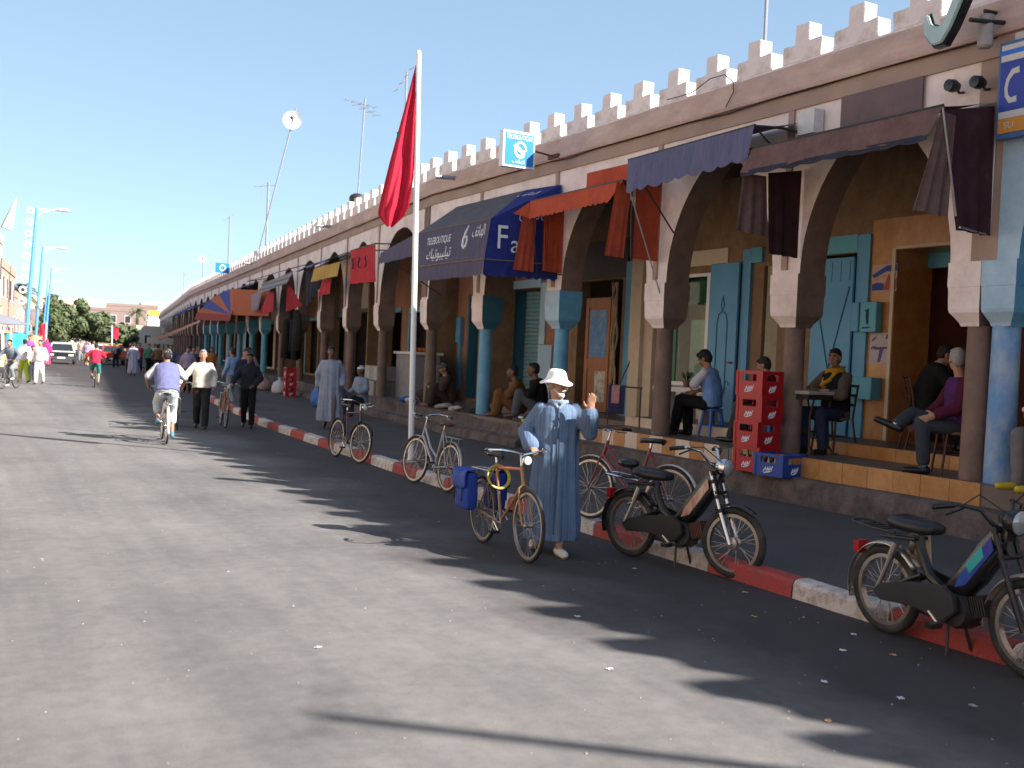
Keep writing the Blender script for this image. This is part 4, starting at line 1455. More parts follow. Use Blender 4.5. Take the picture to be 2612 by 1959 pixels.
antenna('distant second mast near the roof end', (25.5, 135, 5.5), (25.5, 135, 10.4), [(0.97, (1, 0, 0.2), 1.2, 3)], 0.05)
# a tall thing on the same roof behind the viewpoint, whose shadow lies on the road
antenna('leaning roof mast standing behind the viewer', (10.6, -4.0, 5.5), (9.75, -4.35, 8.45), [(0.99, (0.3, 0.9, 0), 0.7, 3)], 0.05)
g = MB()
for k in range(12):
    g.box(12.0 + (k % 3) * 0.1, 12.05 + (k % 3) * 0.1, 36.8, 36.95, 5.5 + 0.11 * k, 5.6 + 0.11 * k)
wt = thing('chimney', 'small pale chimney block below the cross boom mast', 'chimney', (12.87, 36.9, 5.5))
g = MB()
g.box(-0.22, 0.22, -0.22, 0.22, 0, 1.55)
g.build('stack', M_WHITE, wt)
g = MB()
g.ball((0, 0, 1.75), (0.3, 0.3, 0.22), 10)
g.build('cowl', M_DARKMETAL, wt, smooth=True)


# ---------------------------------------------------------------- blue street lamps at the far side
M_LAMPBLUE = mat('lamp_post_blue', (0.10, 0.33, 0.70), 0.4, var=0.06)
for k, (x, y) in enumerate(((4.29, 71.1), (6.75, 99.7), (9.67, 127.6), (11.5, 156.1))):
    o = thing('street_lamp', ['blue street lamp with white arm and a string of round lights', 'second blue street lamp down the road', 'third blue street lamp behind the tree', 'smallest blue street lamp farthest away'][k],
              'street lamp', (x, y, PAVE), group='blue street lamps along the far pavement')
    hgt = (9.4, 9.3, 9.2, 9.2)[k]
    g = MB()
    g.tube([(0, 0, 0), (0.12, 0, 4.0), (0.38, 0, hgt)], [0.13, 0.11, 0.075], 12)
    g.build('post', M_LAMPBLUE, o, smooth=True)
    g = MB()
    g.tube([(0.38, 0, hgt - 0.5), (0.75, 0, hgt - 0.2), (1.3, 0, hgt - 0.02), (1.5, 0, hgt)], 0.035, 8)
    g.tube([(0.38, 0, hgt - 0.05), (1.4, 0, hgt - 0.02)], 0.03, 8)
    g.build('arm', M_WHITEPAINT, o, smooth=True)
    g = MB()
    g.ball((1.85, 0, hgt + 0.02), (0.48, 0.16, 0.11), 12)
    g.build('lantern', M_WHITEPAINT, o, smooth=True)
    if k == 0:
        for i in range(10):
            z = 9.2 - i * 0.68
            g = MB()
            g.torus((0.38 * z / hgt - 0.35 - 0.012 * i, -0.05, z), 0.17, 0.06, axis='y', n=16, k=6)
            g.build('ring_light', M_WHITEPAINT, o, smooth=True)
# ================================================================ bicycles and mopeds
def paint(name, col, rough=0.35, **k):
    return mat(name, col, rough, var=0.08, spec=0.5, **k)


def wheel(parent, c, rad, tw, rim_m, name='wheel', spokes=28, tyre_m=None, hub=0.022):
    """tyre (the part) > rim, spokes, hub"""
    g = MB()
    g.torus((0, 0, 0), rad - tw, tw, n=48, k=8)
    wo = g.build(name, tyre_m or M_RUBBER, parent, smooth='all')
    wo.location = c
    g = MB()
    r0, r1 = rad - 2.0 * tw - 0.018, rad - 1.75 * tw
    g.loft([[(x, r_ * math.cos(a), r_ * math.sin(a)) for x, r_ in ((-tw * .7, r1), (-tw * .7, r0), (tw * .7, r0), (tw * .7, r1))] for a in [2 * PI * i / 40 for i in range(41)]], cap=False)
    g.build('rim', rim_m, wo, smooth=40)
    g = MB()
    for i in range(spokes):
        a, b = 2 * PI * i / spokes, 2 * PI * (i + (1.6 if i % 4 < 2 else -1.6)) / spokes
        sx = 0.022 if i % 2 else -0.022
        g.tube([(sx, hub * math.cos(a), hub * math.sin(a)), (0, r0 * math.cos(b), r0 * math.sin(b))], 0.0016 if rad > .3 else 0.002, 4, cap=False)
    tag(g.build('spokes', M_STEEL, wo), kind='stuff')
    g = MB()
    g.lathe([(0.012, -0.05), (hub, -0.04), (hub, -0.03), (hub * .7, -0.02), (hub * .7, 0.02), (hub, 0.03), (hub, 0.04), (0.012, 0.05)], (0, 0, 0), 10, axis='x')
    g.build('hub', M_STEEL, wo, smooth=True)
    return wo


def guard(parent, c, rad, a0, a1, wdt, m, name='mudguard', n=18):
    g = MB()
    rings = []
    for i in range(n + 1):
        a = R(a0 + (a1 - a0) * i / n)
        ring = []
        for j in range(7):
            x = wdt * (j / 3 - 1)
            rr_ = rad - 0.35 * wdt * (abs(j / 3 - 1) ** 2)
            ring.append((c[0] + x, c[1] + rr_ * math.cos(a), c[2] + rr_ * math.sin(a)))
        rings.append(ring)
    g.loft(rings, closed=False, cap=False)
    o = g.build(name, m, parent, smooth='all')
    md = o.modifiers.new('s', 'SOLIDIFY')
    md.thickness = 0.003
    return o


def tubes(name, parent, segs, m, n=8):
    g = MB()
    for pts, r in segs:
        g.tube(pts, r, n)
    return g.build(name, m, parent, smooth=True)


def bicycle(label, loc, rz, col, lean=0.0, style='road', rim=None, guards=None, bars=None, saddle=None, fork_col=None, top_col=None, lamp=True, rack=True, steer=0.0, grips=True, lady=False, rad=0.335, rider=False):
    """Rolls along +Y; wheel contacts at y = -0.525 and +0.525."""
    o = thing('bicycle', label, 'bicycle', loc, rz)
    o.rotation_euler = (0, lean, rz)
    fm = paint('frame_%d_%d_%d' % tuple(int(c * 255) for c in col), col)
    rim = rim or M_STEEL
    R0 = (0, -0.525, rad)
    F0 = (0, 0.525, rad)
    bb = (0, -0.08, 0.285)
    st = (0, -0.235, 0.83)
    hd_t, hd_b = (0, 0.335, 0.86), (0, 0.385, 0.70)
    V = Vector
    seg = [([hd_t, hd_b], 0.019), ([V(bb), V(st)], 0.0145), ([V(hd_b), V(bb)], 0.0165)]
    if lady:
        seg.append(([V(hd_t) + V((0, 0.01, -0.05)), (0, 0.1, 0.55), (0, -0.125, 0.43)], 0.0145))
    for s in (-1, 1):
        seg.append(([V(bb) + V((s * 0.03, 0, 0)), V(R0) + V((s * 0.058, 0.03, 0)), V(R0) + V((s * 0.06, 0, 0))], 0.0095))
        seg.append(([V(st) + V((s * 0.015, 0, -0.04)), V(R0) + V((s * 0.058, 0, 0))], 0.008))
    tubes('frame', o, seg, fm)
    if not lady:
        tubes('top_tube', o, [([V(hd_t) + V((0, 0.008, -0.03)), V(st) + V((0, 0.01, -0.045))], 0.0145)], top_col or fm)
    # steering assembly, turned about the head tube
    ax = (V(hd_t) - V(hd_b)).normalized()
    rot = Matrix.Translation(V(hd_b)) @ Matrix.Rotation(steer, 4, ax) @ Matrix.Translation(-V(hd_b))
    T = lambda p: tuple(rot @ V(p))
    fk = fork_col or fm
    sg_ = [([T(hd_b), T((0, 0.392, 0.68))], 0.02)]
    for s in (-1, 1):
        sg_.append(([T((s * 0.012, 0.392, 0.685)), T((s * 0.05, 0.397, 0.66)), T((s * 0.054, 0.44, 0.50)), T((s * 0.054, 0.485, 0.395)), T((s * 0.052, 0.525, rad))], 0.0105))
    tubes('fork', o, sg_, fk)
    bars = bars or 'roadster'
    hb = V((0, 0.31, 0.955))
    tubes('stem', o, [([T(hd_t), T(hb), T(hb + V((0, 0.05, 0.01)))], 0.0125)], M_CHROME)
    g = MB()
    if bars == 'flat':
        ctr = [(-0.3, 0.30, 0.99), (-0.12, 0.35, 0.985), (0, 0.36, 0.965), (0.12, 0.35, 0.985), (0.3, 0.30, 0.99)]
    else:
        ctr = [(-0.26, 0.10, 0.985), (-0.285, 0.24, 1.0), (-0.22, 0.37, 1.01), (-0.1, 0.395, 0.99), (0, 0.36, 0.965), (0.1, 0.395, 0.99), (0.22, 0.37, 1.01), (0.285, 0.24, 1.0), (0.26, 0.10, 0.985)]
    g.tube([T(p) for p in ctr], 0.0115, 8)
    hbo = g.build('handlebar', M_CHROME, o, smooth=True)
    for s in (-1, 1):
        e = ctr[0] if s < 0 else ctr[-1]
        e2 = ctr[1] if s < 0 else ctr[-2]
        d = (V(e) - V(e2)).normalized()
        g = MB()
        g.tube([T(V(e) - d * 0.10), T(V(e) + d * 0.02)], 0.0165, 8)
        g.build('grip', M_BLACK, hbo, smooth=True)
        g = MB()
        g.tube([T(V(e2) + V((0, 0.01, -0.015))), T(V(e2) + d * 0.08 + V((0, 0.035, -0.035))), T(V(e) + V((0, 0.03, -0.035)))], 0.006, 6)
        g.build('brake_lever', M_CHROME, hbo, smooth=True)
    if lamp:
        lm = MB()
        c = T((0, 0.45, 0.92))
        d = V(T((0, 1, 0.92))) - V(T((0, 0, 0.92)))
        p0 = V(c)
        d.normalize()
        lm.tube([p0 - d * 0.07, p0 - d * 0.04, p0, p0 + d * 0.012], [0.012, 0.035, 0.047, 0.042], 14)
        lo = lm.build('headlamp', M_CHROME, o, smooth=True)
        lm = MB()
        lm.tube([p0 + d * 0.010, p0 + d * 0.018, p0 + d * 0.022], [0.041, 0.036, 0.012], 14)
        lm.build('lens', mat('lamp_lens', (0.75, 0.72, 0.62), 0.08, spec=0.8), lo, smooth=True)
    # saddle
    g = MB()
    prof = [(-0.15, 0.02, -.01), (-0.14, 0.07, 0), (-0.08, 0.085, .004), (0.0, 0.05, 0.0), (0.08, 0.027, -.002), (0.135, 0.02, -.008), (0.145, 0.008, -.014)]
    rings = []
    for y, hw, dz in prof:
        rings.append([(hw * math.cos(a), st[1] + y - 0.01, st[2] + 0.085 + dz + (0.02 if math.sin(a) > 0 else 0.035) * math.sin(a)) for a in [2 * PI * i / 12 for i in range(12)]])
    g.loft(rings)
    g.build('saddle', saddle or M_BLACK, o, smooth='all')
    tubes('seat_post', o, [([st, (0, st[1] - 0.015, st[2] + 0.07)], 0.0125)], M_CHROME)
    rw = wheel(o, R0, rad, 0.018, rim)
    fwl = wheel(o, F0, rad, 0.018, rim)
    fwl.rotation_euler = (0, 0, steer)
    if guards:
        guard(o, R0, rad + 0.022, 20, 205, 0.026, guards)
        q = guard(o, (0, 0, 0), rad + 0.022, 25, 165, 0.026, guards)
        q.location = F0
        q.rotation_euler = (0, 0, steer)
    if rack:
        sg_ = []
        for s in (-1, 1):
            sg_.append(([(s * 0.05, -0.27, 0.745), (s * 0.055, -0.40, 0.74), (s * 0.055, -0.72, 0.735), (0, -0.75, 0.735)], 0.006))
            sg_.append(([(s * 0.055, -0.60, 0.735), (s * 0.06, -0.525, rad + 0.02)], 0.005))
        for k in range(4):
            sg_.append(([(-0.055, -0.40 - k * 0.09, 0.738), (0.055, -0.40 - k * 0.09, 0.738)], 0.005))
        tubes('carrier', o, sg_, M_STEEL, 6)
    # cranks and chain
    g = MB()
    g.torus((0.045, bb[1], bb[2]), 0.092, 0.005, n=24, k=5)
    for k in range(5):
        a = k * 2 * PI / 5
        g.tube([(0.045, bb[1], bb[2]), (0.045, bb[1] + 0.09 * math.cos(a), bb[2] + 0.09 * math.sin(a))], 0.006, 5)
    g.tube([(0.045, bb[1], bb[2] + 0.092), (0.045, R0[1], R0[2] + 0.035)], 0.004, 5)
    g.tube([(0.045, bb[1], bb[2] - 0.092), (0.045, R0[1], R0[2] - 0.035)], 0.004, 5)
    g.build('chainset', M_STEEL, o)
    for s in (-1, 1):
        d = V((0, 0.15, -0.075)) * s
        g = MB()
        g.tube([(s * 0.07, bb[1], bb[2]), V((s * 0.085, bb[1], bb[2])) + d], 0.009, 6)
        cr = g.build('crank', M_CHROME, o, smooth=True)
        g = MB()
        p = V((s * 0.13, bb[1], bb[2])) + d
        g.box(p.x - 0.045, p.x + 0.045, p.y - 0.03, p.y + 0.03, p.z - 0.011, p.z + 0.011)
        g.build('pedal', M_BLACK, cr)
    return o


BIKE_GOLD = (0.30, 0.15, 0.06)
b1 = bicycle('old bronze bicycle with orange top tube and chrome handlebar held by the waving man', (4.75, 9.04, 0), PI - 0.055, BIKE_GOLD,
             top_col=paint('tube_orange', (0.5, 0.11, 0.04)), guards=None, rim=mat('rim_dusty', (0.38, 0.33, 0.28), 0.4, 0.8, var=0.15), steer=0.0)
b2 = bicycle('silver bicycle leaning by the white flagpole', (6.0, 13.72, 0), 0.05, (0.34, 0.34, 0.36), lean=0.10, lady=True, guards=M_STEEL, saddle=mat('saddle_brown', (0.10, 0.045, 0.03), 0.6), lamp=False, rack=True, steer=0.12)
b3 = bicycle('dark maroon bicycle standing against the kerb left of the flagpole', (6.05, 17.35, 0), PI + 0.05, (0.07, 0.025, 0.04), lean=-0.10, guards=M_DARKMETAL, lamp=True, rack=False, steer=0.15)
b4 = bicycle('red bicycle with pale lettering behind the waving man', (6.35, 9.35, PAVE + 0.005), 0.30, (0.20, 0.025, 0.035), lean=0.06, bars='flat', lady=True, lamp=False, rack=False, guards=mat('guard_pale', (0.5, 0.47, 0.44), 0.4), steer=0.0)
lettering('lettering', 'SUNTOUR', 0.05, Matrix.Translation((0.024, 0.10, 0.455)) @ frame_m((0, 0, 0), (0, -0.72, -0.69), (0.0, -0.69, 0.72)), M_PRINTWHITE, None, fit=(0.30, 0.022)).parent = b4
b5 = bicycle('bicycle ridden by the man in the blue vest', (3.66, 20.7, 0), -0.10, (0.16, 0.14, 0.13), lamp=False, rack=True, guards=mat('guard_pale2', (0.6, 0.58, 0.55), 0.4), rider=True)
b6 = bicycle('bicycle pushed by the man in the pale pullover', (4.50, 24.0, 0), PI - 0.18, (0.24, 0.25, 0.09), rack=False, guards=M_STEEL)
b7 = bicycle('thin bicycle under the cyclist in a red shirt', (5.17, 44.3, 0), -0.12, (0.14, 0.13, 0.12), lamp=False, rack=False)
b8 = bicycle('bicycle of the rider crossing by the parked van', (2.0, 41.0, 0), PI - 0.5, (0.12, 0.12, 0.14), rack=False)
b9 = bicycle('rusty orange bicycle pushed by the man in the dark jacket', (5.62, 24.6, 0), PI - 0.12, (0.28, 0.10, 0.05), guards=mat('guard_rust', (0.22, 0.10, 0.05), 0.6), lean=-0.06)

# panniers on the bronze bicycle, a yellow cable lock, each a thing that can be lifted off
C_PAN = cloth('pannier_blue', (0.018, 0.05, 0.30), rough=0.6, var=0.15, spec=0.3)
for s in (-1, 1):
    pn = thing('pannier_bag', ['blue pannier bag with flap on the roadside of the bronze bicycle', 'blue pannier bag half hidden behind the bronze bicycle'][0 if s > 0 else 1], 'bag', b1.location, b1.rotation_euler.z)
    g = MB()
    rings = []
    for z, hx_, hy_ in ((0.34, 0.055, 0.145), (0.36, 0.07, 0.16), (0.5, 0.078, 0.165), (0.66, 0.07, 0.165), (0.70, 0.06, 0.16)):
        ring = []
        for a in range(16):
            t_ = 2 * PI * a / 16
            cxs, sns = math.cos(t_), math.sin(t_)
            ring.append((s * 0.155 + hx_ * math.copysign(abs(cxs) ** 0.5, cxs), -0.60 + hy_ * math.copysign(abs(sns) ** 0.5, sns), z + rnd.uniform(-.005, .005)))
        rings.append(ring)
    g.loft(rings)
    g.build('pouch', C_PAN, pn, smooth=35)
    g = MB()
    g.grid(lambda u, v: (s * (0.075 + 0.165 * min(1, v * 1.6) + 0.008 * math.sin(u * 9)), -0.77 + 0.34 * u, 0.735 - 0.02 * math.sin(PI * min(1, v * 1.6)) * 0 - 0.17 * max(0, v - 0.55) / 0.45 - 0.035 * math.sin(PI * u) * v), 12, 10)
    fo = g.build('flap', C_PAN, pn, smooth='all')
    md = fo.modifiers.new('s', 'SOLIDIFY')
    md.thickness = 0.006
    for yy in (-0.69, -0.51):
        g = MB()
        g.tube([(s * 0.242, yy, 0.60), (s * 0.243, yy, 0.42)], 0.007, 5)
        g.build('strap', M_BLACK, pn)
lk = thing('cable_lock', 'yellow coiled cable lock hung round the bronze seat tube', 'lock', b1.location, b1.rotation_euler.z)
g = MB()
for q in range(3):
    g.torus((0, 0, 0), 0.105 + 0.006 * q, 0.009, axis='y', n=26, k=6)
    g.map(lambda p: (p.x, p.y - 0.006, p.z))
g.map(lambda p: Matrix.Rotation(0.35, 3, 'X') @ p + Vector((0.0, -0.16, 0.70)))
g.build('cable', mat('plastic_yellow', (0.45, 0.38, 0.06), 0.45), lk, smooth=True)


def moped(label, loc, rz, lean, spec):
    """Rolls along +Y; contacts at y = -0.56 and +0.56."""
    o = thing('moped', label, 'moped', loc, rz)
    o.scale = (1.07, 1.07, 1.07)
    o.rotation_euler = (0, lean, rz)
    V = Vector
    rad = 0.295
    R0, F0 = V((0, -0.56, rad)), V((0, 0.56, rad))
    body = spec['body']
    steer = spec.get('steer', 0)
    rw = wheel(o, R0, rad, 0.032, spec['rim'], spokes=32, hub=0.045)
    fo_ = wheel(o, F0, rad, 0.032, spec['rim'], spokes=32, hub=0.05)
    fo_.rotation_euler = (0, 0, steer)
    hd = V((0, 0.335, 0.80))
    ax = V((0, -0.36, 0.93)).normalized()
    rot = Matrix.Translation(hd) @ Matrix.Rotation(steer, 4, ax) @ Matrix.Translation(-hd)
    T = lambda p: tuple(rot @ V(p))
    # sloping beam with its body shell, from headstock down to the engine and back under the seat
    g = MB()
    rings = []
    for y, z, hw, hh in ((0.37, 0.86, 0.028, 0.05), (0.33, 0.79, 0.045, 0.075), (0.25, 0.68, 0.062, 0.085), (0.14, 0.53, 0.07, 0.085), (0.05, 0.43, 0.072, 0.075), (-0.02, 0.39, 0.05, 0.05)):
        d = V((0, -0.6, -0.8))
        nrm = V((0, 0.8, -0.6))
        ring = []
        for a in range(16):
            t_ = 2 * PI * a / 16
            c_, s_ = math.cos(t_), math.sin(t_)
            ring.append(V((hw * math.copysign(abs(c_) ** 0.5, c_), y, z)) + nrm * hh * math.copysign(abs(s_) ** 0.6, s_))
        rings.append(ring)
    g.loft(rings)
    g.build('body_shell', body, o, smooth=40)
    for s in (-1, 1):
        g = MB()
        pl = [(0.315, 0.80), (0.335, 0.72), (0.14, 0.475), (0.06, 0.445), (0.09, 0.52)]
        g.add([(s * 0.0735, a, b) for a, b in pl] + [(s * 0.066, a, b) for a, b in pl], [(0, 1, 2, 3, 4), (5, 6, 7, 8, 9)] + [(i, (i + 1) % 5, (i + 1) % 5 + 5, i + 5) for i in range(5)])
        st_ = g.build('side_panel', spec['panel'], o)
        if spec.get('panel2'):
            g = MB()
            pl = [(0.25, 0.735), (0.27, 0.67), (0.17, 0.55), (0.14, 0.60)]
            g.add([(s * 0.0765, a, b) for a, b in pl] + [(s * 0.072, a, b) for a, b in pl], [(0, 1, 2, 3), (4, 5, 6, 7)] + [(i, (i + 1) % 4, (i + 1) % 4 + 4, i + 4) for i in range(4)])
            g.build('sticker', spec['panel2'], st_)
    tubes('frame', o, [([(0, 0.05, 0.42), (0, -0.1, 0.40), (0, -0.2, 0.46), (0, -0.28, 0.62), (0, -0.29, 0.70)], 0.032),
                       ([(0.05, -0.22, 0.46), (0.085, -0.56, rad)], 0.017), ([(-0.05, -0.22, 0.46), (-0.085, -0.56, rad)], 0.017),
                       ([(0.05, -0.28, 0.68), (0.07, -0.55, 0.66)], 0.013), ([(-0.05, -0.28, 0.68), (-0.07, -0.55, 0.66)], 0.013)], M_BLACK)
    for s in (-1, 1):
        g = MB()
        g.tube([(s * 0.095, -0.55, rad + 0.02), (s * 0.085, -0.46, 0.52)], 0.016, 8)
        g.tube([(s * 0.085, -0.46, 0.52), (s * 0.08, -0.41, 0.64)], 0.024, 8)
        g.build('shock_absorber', spec.get('shock', M_STEEL), o, smooth=True)
    # engine with cooling fins and belt cover
    g = MB()
    g.lathe([(0.02, -0.09), (0.10, -0.085), (0.115, -0.05), (0.115, 0.05), (0.10, 0.085), (0.02, 0.09)], (0, 0.06, 0.30), 18, axis='x')
    en = g.build('engine', M_DARKMETAL, o, smooth=30)
    for k in range(7):
        g = MB()
        y = 0.17 + k * 0.018
        g.box(-0.062, 0.062, y, y + 0.008, 0.27, 0.40)
        g.map(lambda p: V((0, 0.16, 0.30)) + Matrix.Rotation(R(18), 3, 'X') @ (p - V((0, 0.16, 0.30))))
        g.build('cooling_fin', spec.get('fin', M_DARKMETAL), en)
    g = MB()
    pl = [(0.13, 0.31), (0.11, 0.40), (0.02, 0.45), (-0.25, 0.42), (-0.50, 0.36), (-0.56, 0.30), (-0.50, 0.25), (-0.2, 0.27), (0.02, 0.22)]
    g.prism(pl, 0.10, 0.135, 'yz')
    me = g.mesh('belt_cover', spec.get('cover', M_BLACK))
    bm = bmesh.new()
    bm.from_mesh(me)
    bmesh.ops.bevel(bm, geom=list(bm.edges), offset=0.008, segments=2, affect='EDGES')
    bm.to_mesh(me)
    bm.free()
    put('belt_cover', me, o)
    g = MB()
    g.prism([(0.0, 0.36), (-0.02, 0.43), (-0.22, 0.47), (-0.34, 0.50), (-0.36, 0.46), (-0.2, 0.40)], -0.115, -0.095, 'yz')
    g.build('step_cover', M_BLACK, o)
    tubes('exhaust', o, [([(-0.06, 0.16, 0.24), (-0.09, 0.05, 0.18), (-0.10, -0.05, 0.17)], 0.015), ([(-0.10, -0.05, 0.17), (-0.105, -0.12, 0.18), (-0.105, -0.42, 0.21), (-0.105, -0.5, 0.22)], 0.034)], spec.get('exhaust', M_STEEL), 10)
    # front fork
    for s in (-1, 1):
        g = MB()
        g.tube([T((s * 0.075, 0.335, 0.86)), T((s * 0.075, 0.43, 0.60)), T((s * 0.075, 0.47, 0.50))], 0.016, 10)
        g.tube([T((s * 0.075, 0.455, 0.54)), T((s * 0.07, 0.56, rad - 0.01))], 0.021, 10)
        lg = g.build('fork_leg', spec.get('fork', M_CHROME), o, smooth=True)
        for f_ in (0.25, 0.62, 0.95):
            g = MB()
            p = V((s * 0.075, 0.335, 0.86)).lerp(V((s * 0.075, 0.46, 0.53)), f_)
            g.tube([T(p + V((0, -0.006, 0.015))), T(p + V((0, 0.006, -0.015)))], 0.023, 10)
            g.build('fork_clamp', M_BLACK, lg)
    tubes('steering_yoke', o, [([T((-0.09, 0.345, 0.845)), T((0.09, 0.345, 0.845))], 0.022), ([T((-0.09, 0.40, 0.69)), T((0.09, 0.40, 0.69))], 0.018), ([T((0, 0.33, 0.93)), T((0, 0.40, 0.69))], 0.026)], M_BLACK)
    hb = [(-0.32, 0.12, 1.03), (-0.23, 0.19, 1.045), (-0.14, 0.27, 1.02), (-0.08, 0.32, 0.93), (0, 0.33, 0.90), (0.08, 0.32, 0.93), (0.14, 0.27, 1.02), (0.23, 0.19, 1.045), (0.32, 0.12, 1.03)]
    if spec.get('lowbar'):
        hb = [(x, y + 0.02, z - 0.06) for x, y, z in hb]
    ho = tubes('handlebar', o, [([T(p) for p in hb], 0.0125)], spec.get('barm', M_CHROME))
    for s in (-1, 1):
        e, e2 = (hb[0], hb[1]) if s < 0 else (hb[-1], hb[-2])
        d = (V(e) - V(e2)).normalized()
        g = MB()
        g.tube([T(V(e) - d * 0.09), T(V(e) + d * 0.035)], 0.018, 10)
        g.build('grip', M_BLACK, ho, smooth=True)
        g = MB()
        g.tube([T(V(e2) + V((0, 0.0, 0))), T(V(e2) + V((s * 0.02, 0.05, -0.015))), T(V(e) + V((s * 0.0, 0.055, -0.045)))], 0.008, 6)
        g.build('brake_lever', M_BLACK, ho, smooth=True)
        g = MB()
        g.tube([T(V(e2) + V((0, 0.03, 0))), T((s * 0.2, 0.33, 1.06)), T((s * 0.06, 0.42, 0.95)), T((s * 0.03, 0.4, 0.8))], 0.005, 5)
        g.build('cable', M_BLACK, ho)
    g = MB()
    p0, d = V(T((0, 0.44, 0.90))), (V(T((0, 1.44, 0.86))) - V(T((0, 0.44, 0.90)))).normalized()
    g.tube([p0 - d * 0.10, p0 - d * 0.07, p0 - d * 0.02, p0 + d * 0.02], [0.02, 0.055, 0.078, 0.08], 18)
    hl = g.build('headlight', spec.get('lamp', M_CHROME), o, smooth=True)
    g = MB()
    g.tube([p0 + d * 0.018, p0 + d * 0.032, p0 + d * 0.040], [0.074, 0.058, 0.01], 18)
    g.build('lens', mat('headlight_glass', (0.42, 0.44, 0.42), 0.06, 0.35, spec=0.9), hl, smooth=True)
    # seat, carrier, guards
    g = MB()
    rings = []
    for y, hw, zt, zb in ((-0.14, 0.02, 0.765, 0.75), (-0.15, 0.075, 0.79, 0.725), (-0.22, 0.105, 0.805, 0.715), (-0.34, 0.118, 0.81, 0.715), (-0.45, 0.115, 0.82, 0.725), (-0.505, 0.08, 0.805, 0.745), (-0.515, 0.02, 0.785, 0.765)):
        rings.append([(hw * math.copysign(abs(math.cos(a)) ** 0.7, math.cos(a)), y, (zt + zb) / 2 + (zt - zb) / 2 * math.copysign(abs(math.sin(a)) ** 0.7, math.sin(a))) for a in [2 * PI * i / 16 for i in range(16)]])
    g.loft(rings)
    g.build('seat', mat('seat_vinyl', (0.014, 0.014, 0.017), 0.42), o, smooth='all')
    if spec.get('pillion'):
        g = MB()
        g.ball((0, -0.62, 0.83), (0.085, 0.11, 0.045), 14)
        g.build('pillion_pad', M_BLACK, o, smooth=True)
        tubes('pad_stem', o, [([(0, -0.55, 0.70), (0, -0.6, 0.80)], 0.014)], M_DARKMETAL)
    sgs = []
    for s in (-1, 1):
        sgs.append(([(s * 0.085, -0.42, 0.70), (s * 0.09, -0.6, 0.705), (s * 0.085, -0.80, 0.72), (s * 0.05, -0.84, 0.725), (0, -0.845, 0.725)], 0.009))
    for k in range(4):
        sgs.append(([(-0.088, -0.56 - k * 0.07, 0.706), (0.088, -0.56 - k * 0.07, 0.706)], 0.006))
    tubes('carrier', o, sgs, spec.get('carrier', M_CHROME))
    guard(o, tuple(R0), rad + 0.035, 35, 200, 0.05, spec['guard'], 'rear_mudguard')
    q = guard(o, (0, 0, 0), rad + 0.03, spec.get('fg', (55, 130))[0], spec.get('fg', (55, 130))[1], 0.048, spec['fguard'], 'front_mudguard')
    q.location = F0
    q.rotation_euler = (0, 0, steer)
    g = MB()
    g.box(-0.045, 0.045, -0.83, -0.785, 0.50, 0.585)
    g.build('tail_light', mat('tail_red', (0.35, 0.01, 0.012), 0.2), o)
    tubes('stand', o, [([(0.11, 0.05, 0.02), (0.07, 0.02, 0.20), (-0.07, 0.02, 0.20)], 0.011), ([(-0.07, 0.02, 0.20), (-0.13, 0.03, 0.02)], 0.011), ([(-0.13, 0.03, 0.02), (-0.16, 0.10, 0.012)], 0.011)], M_DARKMETAL)
    for s in (-1, 1):
        g = MB()
        g.tube([(s * 0.13, -0.08, 0.27), (s * 0.15, -0.08 + s * 0.10, 0.27 - s * 0.06)], 0.01, 6)
        cr = g.build('crank', M_STEEL, o)
        g = MB()
        g.box(s * 0.15 - (0 if s > 0 else 0.09), s * 0.15 + (0.09 if s > 0 else 0), -0.11 + s * 0.10, -0.05 + s * 0.10, 0.255 - s * 0.06, 0.285 - s * 0.06)
        g.build('pedal', M_BLACK, cr)
    if spec.get('tank'):
        g = MB()
        g.prism([(-0.30, 0.70), (-0.28, 0.50), (-0.36, 0.46), (-0.44, 0.56), (-0.46, 0.68)], -0.105, -0.085, 'yz')
        so_ = g.build('oil_tank', spec['tank'], o)
        if spec.get('panel2'):
            g = MB()
            g.prism([(-0.315, 0.62), (-0.31, 0.55), (-0.37, 0.54), (-0.40, 0.60)], -0.109, -0.104, 'yz')
            g.build('sticker', spec['panel2'], so_)
    return o


